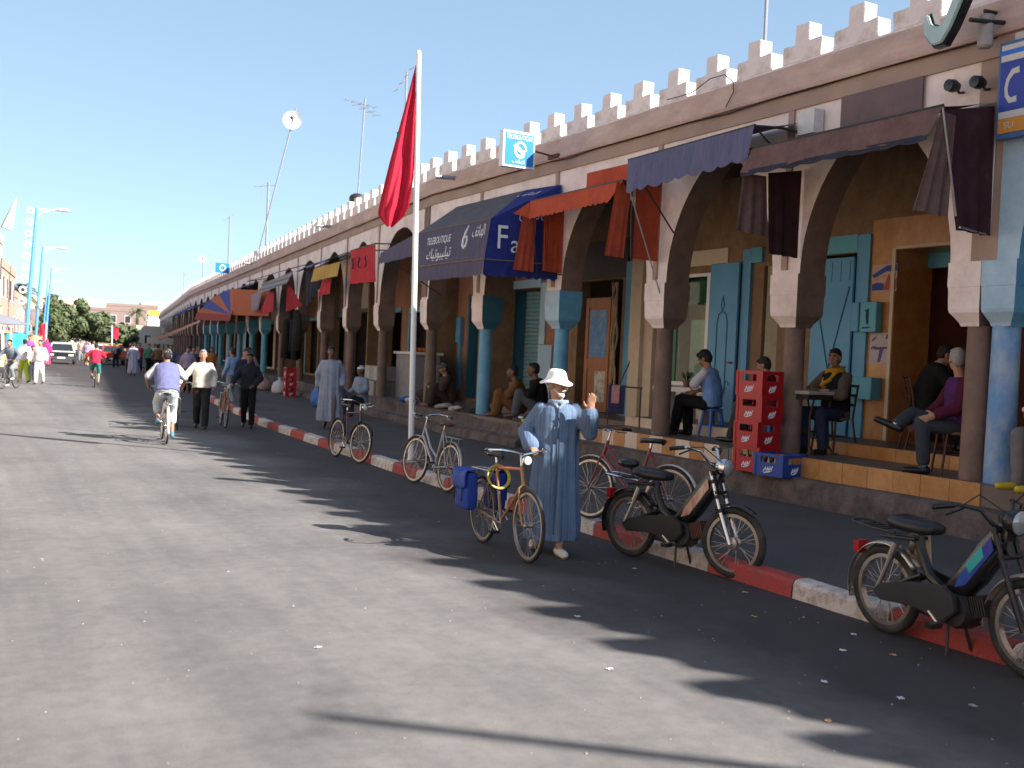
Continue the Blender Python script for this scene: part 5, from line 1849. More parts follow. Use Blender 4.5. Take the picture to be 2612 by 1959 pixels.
M_SHELL = mat('moped_black', (0.012, 0.012, 0.013), 0.22, var=0.05, spec=0.6, dirt=(0.05, 0.043, 0.036), damt=0.2, dscale=4)
M_RIMD = mat('rim_dull', (0.32, 0.28, 0.25), 0.35, 0.85, var=0.15)
moped('black moped with chrome fork, round headlight and a red and cream side panel', (6.02, 7.98, 0), -2.89, 0.0, dict(
    body=M_SHELL, rim=M_RIMD, guard=M_SHELL, fguard=M_SHELL, panel=mat('panel_cream', (0.50, 0.38, 0.28), 0.4, var=0.1, dirt=(0.33, 0.06, 0.04), damt=0.42, dscale=9, stretch=(1, 1.2, 0.4)),
    pillion=True, fork=M_CHROME, steer=0.12, fin=mat('fin_rust', (0.13, 0.06, 0.04), 0.6, 0.4)))
moped('black moped with chrome mudguards and turquoise blue stickers cut by the picture edge', (6.02, 4.93, 0), PI - 0.03, 0.03, dict(
    body=M_SHELL, rim=mat('rim_bright', (0.5, 0.46, 0.42), 0.25, 0.9, var=0.1), guard=mat('guard_chrome_dull', (0.52, 0.47, 0.40), 0.25, 0.85, var=0.12), fguard=mat('guard_alu', (0.40, 0.37, 0.36), 0.5, 0.3, dirt=(0.25, 0.2, 0.17), damt=0.4, dscale=9), fg=(35, 190),
    panel=mat('panel_blue', (0.012, 0.03, 0.26), 0.35, dirt=(0.01, 0.12, 0.45), damt=0.4), panel2=mat('sticker_turquoise', (0.02, 0.33, 0.34), 0.35, var=0.1), tank=mat('tank_cream', (0.44, 0.35, 0.26), 0.4, var=0.15),
    cover=mat('cover_graphite', (0.028, 0.028, 0.034), 0.35, var=0.2), fork=M_BLACK, carrier=M_DARKMETAL, lowbar=True, barm=M_BLACK, lamp=M_BLACK, shock=M_STEEL, exhaust=mat('exhaust_rust', (0.18, 0.09, 0.05), 0.5, 0.7)))


# ================================================================ cars
def car(label, cat, loc, rz, col, dims=(4.1, 1.66, 1.42), style='saloon', name='parked_car', roof_col=None, rack=None, group=None):
    o = thing(name, label, cat, loc, rz, group)
    Lc, Wc, Hc = dims
    bm_ = paint('car_%d_%d_%d' % tuple(int(c * 255) for c in col), col, 0.25)
    glass = mat('car_glass', (0.02, 0.025, 0.03), 0.06, spec=0.8)
    hl, hw = Lc / 2, Wc / 2
    if style == 'van':
        low = [(-hl, 0.45), (-hl, 0.95), (hl * 0.98, 0.95), (hl, 0.45)]
        cab = [(-hl * 0.98, 0.95), (-hl * 0.96, Hc * 0.97), (-hl * 0.85, Hc), (hl * 0.62, Hc), (hl * 0.72, Hc * 0.95), (hl * 0.95, 1.0), (hl * .97, 0.95)]
    elif style == 'boxy':
        low = [(-hl, 0.40), (-hl, 0.85), (hl * .95, 0.82), (hl, 0.70), (hl, 0.40)]
        cab = [(-hl * 0.97, 0.85), (-hl * 0.80, Hc), (hl * 0.22, Hc), (hl * 0.48, 0.83)]
    else:
        low = [(-hl, 0.38), (-hl * 1.0, 0.80), (-hl * 0.85, 0.86), (hl * 0.5, 0.86), (hl * 0.93, 0.72), (hl, 0.6), (hl, 0.38)]
        cab = [(-hl * 0.78, 0.86), (-hl * 0.5, Hc * 0.985), (-hl * 0.3, Hc), (hl * 0.1, Hc * 0.985), (hl * 0.5, 0.86)]

    def slab(poly, hws, m, nm):
        g = MB()
        n = len(poly)
        rings = [[(s * hws(z), y, z - (0.012 if abs(s) == 1 else 0)) for (y, z) in poly] for s in (-1, -0.94, 0, 0.94, 1)]
        g.loft(rings)
        me = g.mesh(nm, m, smooth=40)
        return put(nm, me, o)
    slab(low, lambda z: hw * (0.985 if z > 0.7 else 1.0), bm_, 'body')
    tp = lambda z: hw * (0.97 - 0.16 * (z - 0.85) / max(0.1, Hc - 0.85)) if style != 'van' else hw * (0.985 - 0.06 * (z - 0.95) / max(0.1, Hc - 0.95))
    cabo = slab(cab, tp, roof_col or bm_, 'cabin')
    # glass: windscreen, rear window, side windows laid a little proud of the cabin
    def glaze(nm, y0, z0, y1, z1, f0=0.9, f1=0.86):
        g = MB()
        d = Vector((0, z1 - z0, -(y1 - y0))).normalized()
        if d.y * (1 if y0 > 0 else -1) < 0:
            d = -d
        d *= 0.008
        g.add([(-tp(z0) * f0, y0 + d.y, z0 + d.z), (tp(z0) * f0, y0 + d.y, z0 + d.z), (tp(z1) * f1, y1 + d.y, z1 + d.z), (-tp(z1) * f1, y1 + d.y, z1 + d.z)], [(0, 1, 2, 3)])
        return g.build(nm, glass, o)
    (ya, za), (yb, zb) = cab[-1], cab[-2]
    if style == 'van':
        glaze('windscreen', hl * 0.945, 1.05, hl * 0.735, Hc * 0.93)
        glaze('rear_window', -hl * 0.985, 1.15, -hl * 0.97, Hc * 0.88, 0.8, 0.8)
    else:
        glaze('windscreen', ya + (yb - ya) * 0.12, za + (zb - za) * 0.12, ya + (yb - ya) * 0.9, za + (zb - za) * 0.9)
        (yc, zc), (yd, zd) = cab[0], cab[1]
        glaze('rear_window', yc + (yd - yc) * 0.15, zc + (zd - zc) * 0.15, yc + (yd - yc) * 0.88, zc + (zd - zc) * 0.88)
    z0 = (0.9 if style != 'van' else 1.05)
    z1 = Hc - 0.12
    ys0, ys1 = (-hl * 0.6, hl * 0.32) if style == 'saloon' else ((-hl * 0.85, hl * 0.33) if style == 'boxy' else (-hl * 0.9, hl * 0.78))
    for s in (-1, 1):
        nwin = 2 if style != 'van' else 4
        for k in range(nwin):
            a, b = ys0 + (ys1 - ys0) * k / nwin + 0.04, ys0 + (ys1 - ys0) * (k + 1) / nwin - 0.04
            sh = 0.16 if (style != 'van') else 0.03
            g = MB()
            aa, bb_ = a + (sh if k == 0 else 0), b - (sh if k == nwin - 1 else 0)
            g.add([(s * (tp(z0) + 0.006), a, z0), (s * (tp(z0) + 0.006), b, z0), (s * (tp(z1) + 0.006), bb_, z1), (s * (tp(z1) + 0.006), aa, z1)], [(0, 1, 2, 3)])
            g.build('side_window', glass, o)
    for sx in (-1, 1):
        for sy in (-0.62, 0.62):
            g = MB()
            g.lathe([(0.1, -0.09), (0.27, -0.09), (0.30, -0.06), (0.30, 0.06), (0.27, 0.09), (0.1, 0.09)], (0, 0, 0), 20, axis='x')
            wo = g.build('wheel', M_RUBBER, o, smooth=30)
            wo.location = (sx * (hw - 0.08), sy * hl, 0.30)
            g = MB()
            g.lathe([(0.01, sx * 0.098), (0.12, sx * 0.10), (0.17, sx * 0.085), (0.18, sx * 0.06)], (0, 0, 0), 16, axis='x')
            g.build('rim', M_STEEL, wo, smooth=True)
        g = MB()
        g.box(sx * hw * 0.72 - 0.16, sx * hw * 0.72 + 0.16, hl - 0.03, hl + 0.012, 0.58, 0.70)
        g.build('headlight', mat('car_lamp', (0.75, 0.74, 0.70), 0.1, spec=0.8), o)
        g = MB()
        g.box(sx * hw * 0.78 - 0.13, sx * hw * 0.78 + 0.13, -hl - 0.014, -hl + 0.02, 0.62, 0.76)
        g.build('tail_light', mat('tail_orange', (0.6, 0.09, 0.02), 0.2), o)
        g = MB()
        g.ball((sx * (hw + 0.07), hl * 0.36, 0.97), (0.08, 0.05, 0.06), 8)
        g.build('mirror', bm_, o, smooth=True)
    for sy, nm in ((1, 'front_bumper'), (-1, 'rear_bumper')):
        g = MB()
        g.box(-hw * 0.99, hw * 0.99, sy * hl - 0.06, sy * hl + 0.07, 0.36, 0.52)
        bo = g.build(nm, mat('bumper_grey', (0.06, 0.06, 0.065), 0.5), o)
        g = MB()
        g.box(-0.26, 0.26, sy * (hl + 0.072) - 0.006, sy * (hl + 0.072) + 0.006, 0.39, 0.50)
        g.build('number_plate', M_WHITEPAINT, bo)
    if rack:
        g = MB()
        for k in range(6):
            y = -hl * 0.6 + hl * 1.0 * k / 5
            g.tube([(-hw * 0.75, y, Hc + 0.10), (hw * 0.75, y, Hc + 0.10)], 0.025, 6)
        for s in (-1, 1):
            g.tube([(s * hw * 0.75, -hl * 0.65, Hc + 0.12), (s * hw * 0.75, hl * 0.45, Hc + 0.12)], 0.03, 6)
            for y in (-hl * 0.5, hl * 0.3):
                g.tube([(s * hw * 0.75, y, Hc - 0.04), (s * hw * 0.75, y, Hc + 0.12)], 0.025, 6)
        g.build('roof_rack', rack, o)
    return o


car('cream van parked at the far pavement edge of the picture', 'van', (1.5, 52.0, 0), PI - 0.10, (0.58, 0.47, 0.28), (4.9, 1.9, 2.05), 'van', 'van')
car('black car with a pale roof facing up the street', 'car', (7.4, 82.6, 0), PI - 0.12, (0.014, 0.015, 0.022), (4.2, 1.75, 1.45), 'boxy', roof_col=paint('roof_pale', (0.5, 0.47, 0.42)))
car('red taxi with a yellow roof rack seen from behind', 'car', (11.2, 86.0, 0), -0.10, (0.40, 0.045, 0.02), (4.0, 1.68, 1.42), 'boxy', name='taxi', rack=paint('rack_yellow', (0.50, 0.33, 0.06)))
car('white car half hidden behind the red taxi', 'car', (11.9, 99, 0), -0.12, (0.7, 0.7, 0.7), (4.0, 1.65, 1.4), 'saloon')
car('grey car beyond the group of people on the road', 'car', (9.8, 112, 0), PI - 0.12, (0.35, 0.36, 0.38), (4.0, 1.65, 1.4), 'saloon')
car('dark blue car parked behind the black one', 'car', (8.1, 100, 0), PI - 0.12, (0.03, 0.05, 0.12), (4.0, 1.65, 1.4), 'saloon')
car('far pale car at the bend', 'car', (13.3, 125, 0), PI - 0.12, (0.55, 0.52, 0.46), (4.0, 1.65, 1.4), 'boxy')
# ================================================================ people
SKIN = mat('skin_brown', (0.30, 0.15, 0.09), 0.55, var=0.08, scale=14, spec=0.35)
SKIN2 = mat('skin_tan', (0.38, 0.20, 0.125), 0.55, var=0.08, scale=14, spec=0.35)
SKIN3 = mat('skin_dark', (0.17, 0.085, 0.055), 0.55, var=0.08, scale=14, spec=0.35)
HAIRB = mat('hair_black', (0.012, 0.010, 0.010), 0.6, var=0.3, scale=40, bump=0.6, bscale=120)
HAIRG = mat('hair_grey', (0.30, 0.28, 0.27), 0.7, var=0.25, scale=40, bump=0.6, bscale=120)
HAIRW = mat('beard_white', (0.60, 0.57, 0.52), 0.8, var=0.15, scale=40, bump=0.6, bscale=120)
EYE = mat('eye_dark', (0.01, 0.008, 0.008), 0.15)
LIP = mat('lip', (0.20, 0.07, 0.055), 0.5)
_tex = bpy.data.textures.new('folds', 'CLOUDS')
_tex.noise_scale = 0.16
_tex2 = bpy.data.textures.new('fine_folds', 'CLOUDS')
_tex2.noise_scale = 0.07

STAND = dict(pelvis=(0, 0, .93), waist=(0, 0, 1.06), chest=(0, 0.005, 1.27), neck=(0, -.01, 1.455), head=(0, .022, 1.60),
             shL=(-.185, -.01, 1.405), elL=(-.235, -.03, 1.13), wrL=(-.245, .04, .88), shR=(.185, -.01, 1.405), elR=(.235, -.03, 1.13), wrR=(.245, .04, .88),
             hipL=(-.09, 0, .90), knL=(-.10, .02, .49), anL=(-.10, -.02, .085), toL=(-.115, .17, .03), hipR=(.09, 0, .90), knR=(.10, .02, .49), anR=(.10, -.02, .085), toR=(.115, .17, .03))
SIT = dict(STAND, pelvis=(0, -.02, .50), waist=(0, -.03, .64), chest=(0, -.01, .86), neck=(0, 0, 1.04), head=(0, .04, 1.185),
           shL=(-.185, 0, .985), elL=(-.24, .02, .71), wrL=(-.17, .24, .62), shR=(.185, 0, .985), elR=(.24, .02, .71), wrR=(.17, .24, .62),
           hipL=(-.09, .0, .49), knL=(-.12, .42, .50), anL=(-.12, .40, .085), toL=(-.13, .59, .03), hipR=(.09, 0, .49), knR=(.12, .42, .50), anR=(.12, .40, .085), toR=(.13, .59, .03))
V = Vector


def soft(g, name, m, parent, vox, smooth=3, fold=0.0, fine=False):
    """Fuse the overlapping closed pieces collected in g into one continuous skin."""
    o = g.build(name, m, parent, smooth='all')
    r_ = o.modifiers.new('fuse', 'REMESH')
    r_.mode = 'VOXEL'
    r_.voxel_size = vox
    r_.use_smooth_shade = True
    if smooth:
        s_ = o.modifiers.new('relax', 'SMOOTH')
        s_.factor = 0.5
        s_.iterations = smooth
    if fold:
        d_ = o.modifiers.new('folds', 'DISPLACE')
        d_.texture = _tex2 if fine else _tex
        d_.strength = fold
        d_.mid_level = 0.5
        d_.texture_coords = 'LOCAL'
    return o


def ellipse_loft(g, stations, lat, n=18):
    """stations: (centre, half width, half depth) along the trunk; lat = lateral axis."""
    rings = []
    for i, (c, a, b) in enumerate(stations):
        c = V(c)
        t_ = (V(stations[min(i + 1, len(stations) - 1)][0]) - V(stations[max(i - 1, 0)][0])).normalized()
        l = (lat - t_ * lat.dot(t_)).normalized()
        d = t_.cross(l)
        rings.append([c + l * (a * math.copysign(abs(math.cos(k)) ** 0.85, math.cos(k))) + d * (b * math.sin(k)) for k in [2 * PI * q / n for q in range(n)]])
    c0, c1 = V(stations[0][0]), V(stations[-1][0])
    g.loft(rings)


def head_frame(J, look=(0, 0, 0)):
    """look = yaw, pitch, roll of the head relative to the body."""
    return Matrix.Rotation(look[0], 3, 'Z') @ Matrix.Rotation(look[1], 3, 'X') @ Matrix.Rotation(look[2], 3, 'Y')


def hand(g, wr, el, side, pose, palm_to=None, fwd=None, sc=1.0):
    wr, el = V(wr), V(el)
    d = V(fwd).normalized() if fwd else (wr - el).normalized()
    pn = V(palm_to) if palm_to else V((-side, 0, 0))
    pn = (pn - d * pn.dot(d))
    pn = pn.normalized() if pn.length > 1e-3 else d.orthogonal().normalized()      # direction the palm faces
    lat = d.cross(pn)                                      # towards the thumb or the little finger
    th = lat * side
    if pose == 'open':
        curl, spread = 0.06, 0.10
    elif pose == 'grip':
        curl, spread = 1.15, 0.03
    else:
        curl, spread = 0.42, 0.05
    pc = wr + d * 0.05 * sc
    q = Matrix((th, d, -pn)).transposed()
    g.ball(wr + d * 0.045 * sc, (0.042 * sc, 0.052 * sc, 0.017 * sc), 12, q)
    g.cap_tube(wr - d * 0.02, wr + d * 0.03 * sc, 0.026 * sc, 0.024 * sc)
    for i, (off, ln) in enumerate(((0.030, 0.072), (0.010, 0.082), (-0.011, 0.076), (-0.031, 0.058))):
        p = wr + d * 0.088 * sc + th * off * sc
        ang = curl * 0.55
        dirn = (d + th * off * spread * 22 * 0.5)
        dirn.normalize()
        for j, fr in enumerate((0.46, 0.31, 0.25)):
            a_ = ang if j == 0 else ang + curl * (0.55 + 0.35 * j) * (1 if pose != 'open' else 0.6)
            v = dirn * math.cos(a_) + pn * math.sin(a_)
            e = p + v * ln * fr * sc
            g.cap_tube(p, e, (0.0098 - 0.0011 * j) * sc, (0.0092 - 0.0012 * j) * sc, 8)
            p = e
    b = wr + d * 0.022 * sc + th * 0.024 * sc
    m1 = b + (d * 0.55 + th * (0.75 if pose != 'grip' else 0.25) + pn * (0.25 if pose != 'open' else 0.12)).normalized() * 0.042 * sc
    m2 = m1 + (d * 0.85 + th * (0.35 if pose != 'grip' else -0.35) + pn * (0.3 if pose == 'open' else 0.75)).normalized() * 0.034 * sc
    g.cap_tube(b, m1, 0.014 * sc, 0.0115 * sc, 8)
    g.cap_tube(m1, m2, 0.011 * sc, 0.0085 * sc, 8)


def person(label, loc, rz, J, wear, look=(0, 0, 0), hands=('relax', 'relax'), palms=(None, None), hdir=(None, None), skin=None, hair=None, hair_style='short', extras=(), vox=0.014, s=1.0, group=None, build=1.0, z=None):
    J = {k: V(v) for k, v in J.items()}
    for q_ in ('shL', 'shR'):
        J[q_] = J[q_] + (J['chest'] - J[q_]) * .13 - (J['neck'] - J['chest']) * .08
    o = thing('person', label, 'person', loc, rz, group)
    o.scale = (s, s, s)
    skin = skin or SKIN
    fine = vox <= 0.015
    lat = (J['shR'] - J['shL']).normalized()
    lat_h = (J['hipR'] - J['hipL']).normalized()
    B = build
    # ---- the body, one surface
    g = MB()
    nk = J['neck']
    ellipse_loft(g, [(J['pelvis'] - (J['waist'] - J['pelvis']) * 0.55, .10 * B, .085 * B), (J['pelvis'], .155 * B, .11 * B), (J['waist'], .135 * B, .10 * B), (J['chest'], .165 * B, .115 * B), (J['chest'].lerp(nk, 0.62), .15 * B, .09 * B), (nk.lerp(J['chest'], 0.12), .07, .06)], lat)
    H = J['head']
    hf = head_frame(J, look)
    up_ = hf @ V((0, 0, 1))
    fwd_ = hf @ V((0, 1, 0))
    g.cap_tube(nk - (nk - J['chest']) * 0.15, H - up_ * 0.055 - fwd_ * 0.012, 0.058, 0.052)
    P = lambda x, y, zz: H + hf @ V((x, y, zz))
    g.ball(P(0, -.012, .022), (.074, .094, .094), 18, hf)
    g.ball(P(0, .022, -.045), (.058, .066, .072), 16, hf)
    g.ball(P(0, .060, -.090), (.026, .024, .022), 10, hf)
    g.cap_tube(P(0, .088, .018), P(0, .105, -.022), .009, .014, 8)
    g.ball(P(0, .108, -.030), (.017, .014, .011), 8, hf)
    g.cap_tube(P(-.03, .080, .032), P(.03, .080, .032), .012, .012, 8)
    for sx in (-1, 1):
        g.ball(P(sx * .078, -.008, -.012), (.010, .020, .032), 8, hf)
        g.ball(P(sx * .040, .066, -.022), (.020, .020, .018), 8, hf)
    for S_, sd in (('L', -1), ('R', 1)):
        sh, el, wr = J['sh' + S_], J['el' + S_], J['wr' + S_]
        g.cap_tube(sh, el, .044 * B, .038)
        g.cap_tube(el, wr, .040, .027)
        hp, kn, an, to = J['hip' + S_], J['kn' + S_], J['an' + S_], J['to' + S_]
        g.cap_tube(hp, kn, .083 * B, .056)
        g.cap_tube(kn, an, .054, .036)
        g.cap_tube(an - V((0, 0, .03)), to, .036, .026)
        i_ = 0 if sd < 0 else 1
        hand(g, wr, el, sd, hands[i_] if fine else hands[i_], palms[i_], hdir[i_])
    soft(g, 'body', skin, o, vox * (0.75 if fine else 1.0), 2 if fine else 1)
    # ---- face
    if fine:
        for sx in (-1, 1):
            g = MB()
            g.ball(P(sx * .032, .0815, .008), (.0135, .008, .0085), 10, hf)
            e_ = g.build('eye', mat('eye_white', (0.55, 0.52, 0.48), 0.2), o, smooth=True)
            g = MB()
            g.ball(P(sx * .032, .088, .008), (.0065, .003, .0065), 8, hf)
            g.build('iris', EYE, e_, smooth=True)
            g = MB()
            g.tube([P(sx * .013, .0935, .030), P(sx * .032, .0925, .036), P(sx * .052, .082, .030)], [.005, .0065, .003], 6)
            g.build('eyebrow', hair if hair and hair is not HAIRB else HAIRB, o, smooth=True)
        g = MB()
        g.tube([P(-.024, .081, -.062), P(-.010, .0885, -.059), P(0, .0895, -.061), P(.010, .0885, -.059), P(.024, .081, -.062)], [.003, .0065, .006, .0065, .003], 6)
        g.tube([P(-.018, .083, -.068), P(0, .0885, -.070), P(.018, .083, -.068)], [.003, .007, .003], 6)
        g.build('mouth', LIP, o, smooth=True)
    # ---- hair
    hm = hair or HAIRB
    g = MB()
    if hair_style == 'short':
        g.ball(P(0, -.022, .040), (.0785, .0955, .090), 18, hf)
        g.ball(P(0, -.045, .0), (.0745, .070, .085), 14, hf)
        g.ball(P(0, .035, .092), (.058, .05, .026), 12, hf)
    elif hair_style == 'bald':
        g.ball(P(0, -.045, -.005), (.0785, .068, .065), 14, hf)
    elif hair_style == 'thick':
        g.ball(P(0, -.022, .050), (.086, .104, .095), 18, hf)
        g.ball(P(0, -.045, .0), (.080, .078, .09), 14, hf)
        g.ball(P(0, .045, .100), (.066, .05, .034), 12, hf)
    if hair_style in ('short', 'bald', 'thick'):
        soft(g, 'hair', hm, o, 0.010 if fine else 0.016, 1, 0.008, True)
    # ---- clothes
    def torso(inf, lo, hi, m, name, sleeves=1.0, sl_inf=.02, hem=None, fold=.025, waistline=None):
        g = MB()
        st = []
        p0 = J['pelvis'] - (J['waist'] - J['pelvis']) * lo
        st.append((p0, (.16 + inf) * B, (.115 + inf) * B))
        st.append((J['pelvis'], (.16 + inf) * B, (.118 + inf) * B))
        st.append((J['waist'], (.148 + inf) * B, (.112 + inf) * B))
        st.append((J['chest'], (.168 + inf) * B, (.12 + inf) * B))
        st.append((J['chest'].lerp(nk, .62), (.158 + inf) * B, (.092 + inf) * B))
        st.append((J['chest'].lerp(nk, .9), .085 + inf, .065 + inf))
        if hi:
            st.append((nk + (nk - J['chest']) * hi, .062 + inf * .5, .058 + inf * .5))
        ellipse_loft(g, st, lat)
        for S_ in 'LR':
            sh, el, wr = J['sh' + S_], J['el' + S_], J['wr' + S_]
            if sleeves > 0:
                e2 = sh.lerp(el, min(1, sleeves * 2)) if sleeves <= .5 else el
                s2 = sh
                g.cap_tube(s2, e2, .054 * B + sl_inf * .7, .045 + sl_inf)
                if sleeves > .5:
                    g.cap_tube(el, el.lerp(wr, (sleeves - .5) * 2), .043 + sl_inf, .032 + sl_inf)
            else:
                g.ball(sh + (J['chest'] - sh) * .2, (.04 + inf * .5, .05 + inf, .04 + inf * .5), 10)
        return soft(g, name, m, o, vox, 3, fold)

    def trousers(m, inf=.016, length=1.0, name='trousers', fold=.02):
        g = MB()
        ellipse_loft(g, [(J['pelvis'] - (J['waist'] - J['pelvis']) * .6, .12 * B, .10 * B), (J['pelvis'], .165 * B, .122 * B), (J['pelvis'].lerp(J['waist'], .75), .155 * B, .116 * B)], lat_h)
        for S_ in 'LR':
            hp, kn, an = J['hip' + S_], J['kn' + S_], J['an' + S_]
            g.cap_tube(hp, kn, .088 * B + inf * .5, .062 + inf)
            if length > .5:
                g.cap_tube(kn, kn.lerp(an, (length - .5) * 2 * .97), .062 + inf, .048 + inf)
        return soft(g, name, m, o, vox, 3, fold)

    for it in wear:
        k, a = it[0], (it[1] if len(it) > 1 else {})
        if k == 'shirt':
            torso(a.get('inf', .018), a.get('lo', .3), a.get('hi', 0), a['m'], a.get('name', 'shirt'), a.get('sl', .93), a.get('sli', .016), fold=a.get('fold', .025))
        elif k == 'trousers':
            trousers(a['m'], a.get('inf', .016), a.get('len', 1.0), a.get('name', 'trousers'))
        elif k == 'shoes':
            for S_ in 'LR':
                an, to = J['an' + S_], J['to' + S_]
                g = MB()
                d = (to - an)
                d.z = 0
                d = d.normalized() if d.length > 1e-3 else V((0, 1, 0))
                base = V((an.x, an.y, 0))
                lift = min(an.z - .085, to.z - .03)
                ce = (an + to) / 2
                g.cap_tube(an + V((0, 0, -.045)) - d * .03, to + V((0, 0, .008)) + d * .02, .043, .034)
                g.cap_tube(an + V((0, 0, -.045)) - d * .03, an + V((0, 0, -.005)), .044, .042)
                so2 = soft(g, 'shoe', a['m'], o, max(.009, vox * .8), 2)
        elif k == 'robe':
            # a long loose garment hanging in folds from the shoulders
            g = MB()
            n = 56
            hem = a.get('hem', .14)
            fl = a.get('flare', .27)
            sw = a.get('sway', (0, 0))
            rows = []
            ph = rnd.random() * 6
            zs_ = [1.44, 1.425, 1.39, 1.33, 1.22, 1.06, .90, .72, .52, .34, .2, hem]
            wd = [.075, .135, .188, .208, .212, .205, .212, .222, .238, .250, .258, fl]
            dp = [.07, .095, .112, .130, .142, .140, .146, .152, .165, .178, .185, .195]
            sh_z = J['neck'].z - 1.455
            for z_, w_, d_ in zip(zs_, wd, dp):
                t_ = (1.44 - z_) / (1.44 - hem)
                f_ = .004 + .022 * t_
                cx_ = J['chest'].x * max(0, 1 - t_ * 1.2) + sw[0] * t_ * t_
                cy_ = J['chest'].y * max(0, 1 - t_) + sw[1] * t_ * t_
                row = []
                for q in range(n):
                    an_ = 2 * PI * q / n
                    rr_ = 1 + (f_ * math.sin(an_ * 9 + ph) + f_ * .7 * math.sin(an_ * 17 + 2 * ph + z_ * 2)) / max(.1, w_)
                    row.append(V((cx_ + w_ * B * rr_ * math.cos(an_), cy_ + d_ * B * rr_ * math.sin(an_), (z_ if z_ > hem + .01 else hem) + sh_z * (1 - t_))))
                rows.append(row)
            g.loft(rows)
            for S_ in 'LR':
                sh, el, wr = J['sh' + S_], J['el' + S_], J['wr' + S_]
                cu = a.get('cuff', .075)
                g.cap_tube(sh, el, .068 * B, .078)
                g.cap_tube(el, el.lerp(wr, a.get('sl', .84)), .074, cu)
            soft(g, 'robe', a['m'], o, vox * .85, 2, a.get('fold', .014))
        elif k == 'mesh':
            a['fn'](o, J, P, hf)
    return o


# ---- garments and extras
def belt(m, zoff=0.0):
    return ('mesh', dict(fn=lambda o, J, P, hf: MB().torus(J['waist'] + V((0, 0, -.06 + zoff)), .168, .014, axis='z', n=28, k=6, flat=1.8).map(lambda p: (p.x, J['waist'].y + (p.y - J['waist'].y) * .76, p.z)).build('belt', m, o, smooth='all')))


def beard(m, full=True):
    def fn(o, J, P, hf):
        g = MB()
        g.ball(P(0, .062, -.098), (.034, .030, .032), 12, hf)
        for sx in (-1, 1):
            g.cap_tube(P(sx * .058, .012, -.045), P(sx * .034, .055, -.088), .012, .014, 8)
            g.cap_tube(P(sx * .006, .096, -.047), P(sx * .03, .082, -.060), .009, .008, 8)
        soft(g, 'beard', m, o, .008, 1, .006, True)
    return ('mesh', dict(fn=fn))


def moustache(m):
    def fn(o, J, P, hf):
        g = MB()
        g.tube([P(-.030, .080, -.058), P(-.012, .094, -.049), P(.012, .094, -.049), P(.030, .080, -.058)], [.004, .008, .008, .004], 6)
        g.build('moustache', m, o, smooth=True)
    return ('mesh', dict(fn=fn))


def brim_hat(m):
    def fn(o, J, P, hf):
        g = MB()
        prof = [(.0, .122), (.055, .119), (.078, .105), (.091, .07), (.100, .035), (.106, .026), (.130, .004), (.156, -.010), (.154, -.016), (.128, -.003), (.100, .016)]
        rings = []
        for r_, z_ in prof:
            ring = []
            for k in range(32):
                t_ = 2 * PI * k / 32
                wv = .010 * math.sin(3 * t_ + .8) * (r_ / .15) ** 2
                ring.append(P(max(.001, r_) * math.cos(t_) * .93, max(.001, r_) * math.sin(t_) * 1.06 - .012, .022 + z_ + wv + .006 * math.sin(5 * t_) * (1 if z_ > .1 else 0)))
            rings.append(ring)
        g.loft(rings, cap=True)
        g.build('hat', m, o, smooth='all')
        g = MB()
        g.torus((0, 0, 0), .1, .004, axis='z', n=28, k=5)
        g.map(lambda p: P(p.x * .95, p.y * 1.07 - .012, .050 + p.z * 2))
        g.build('hat_band', cloth('hat_band', (0.62, 0.62, 0.64)), o, smooth=True)
    return ('mesh', dict(fn=fn))


def cap(m, peak=False):
    def fn(o, J, P, hf):
        g = MB()
        g.ball(P(0, -.012, .045), (.082, .102, .085), 18, hf, zmin=-.15)
        c_ = g.build('cap', m, o, smooth='all')
        if peak:
            g = MB()
            g.ball(P(0, .095, .045), (.065, .06, .012), 14, hf)
            g.build('peak', m, c_, smooth=True)
    return ('mesh', dict(fn=fn))


def headscarf(m):
    def fn(o, J, P, hf):
        g = MB()
        g.ball(P(0, -.024, .020), (.094, .108, .112), 18, hf)
        g.cap_tube(P(0, -.02, -.07), J['chest'] + V((0, -.01, .10)), .085, .15)
        soft(g, 'headscarf', m, o, .014, 2, .015)
    return ('mesh', dict(fn=fn))


def scarf(m):
    def fn(o, J, P, hf):
        g = MB()
        nk = J['neck']
        g.torus(nk + V((0, .012, -.005)), .088, .034, axis='z', n=24, k=8)
        g.cap_tube(nk + V((-.07, .06, -.02)), J['chest'] + V((-.02, .14, .06)), .034, .03)
        g.cap_tube(J['chest'] + V((-.02, .14, .06)), J['chest'] + V((.08, .135, .0)), .034, .03)
        g.cap_tube(nk + V((.07, .05, -.02)), J['chest'] + V((.11, .12, -.02)), .04, .032)
        g.cap_tube(nk + V((.08, -.01, -.01)), J['shR'] + V((.0, -.04, .05)), .04, .05)
        soft(g, 'scarf', m, o, .012, 2, .022, True)
    return ('mesh', dict(fn=fn))


def dark_glasses():
    def fn(o, J, P, hf):
        for sx in (-1, 1):
            g = MB()
            g.ball(P(sx * .034, .096, .006), (.027, .007, .020), 12, hf)
            g.tube([P(sx * .058, .088, .012), P(sx * .080, .02, .01), P(sx * .080, -.02, .0)], .004, 5)
            g.build('glasses_lens', EYE, o, smooth=True)
    return ('mesh', dict(fn=fn))


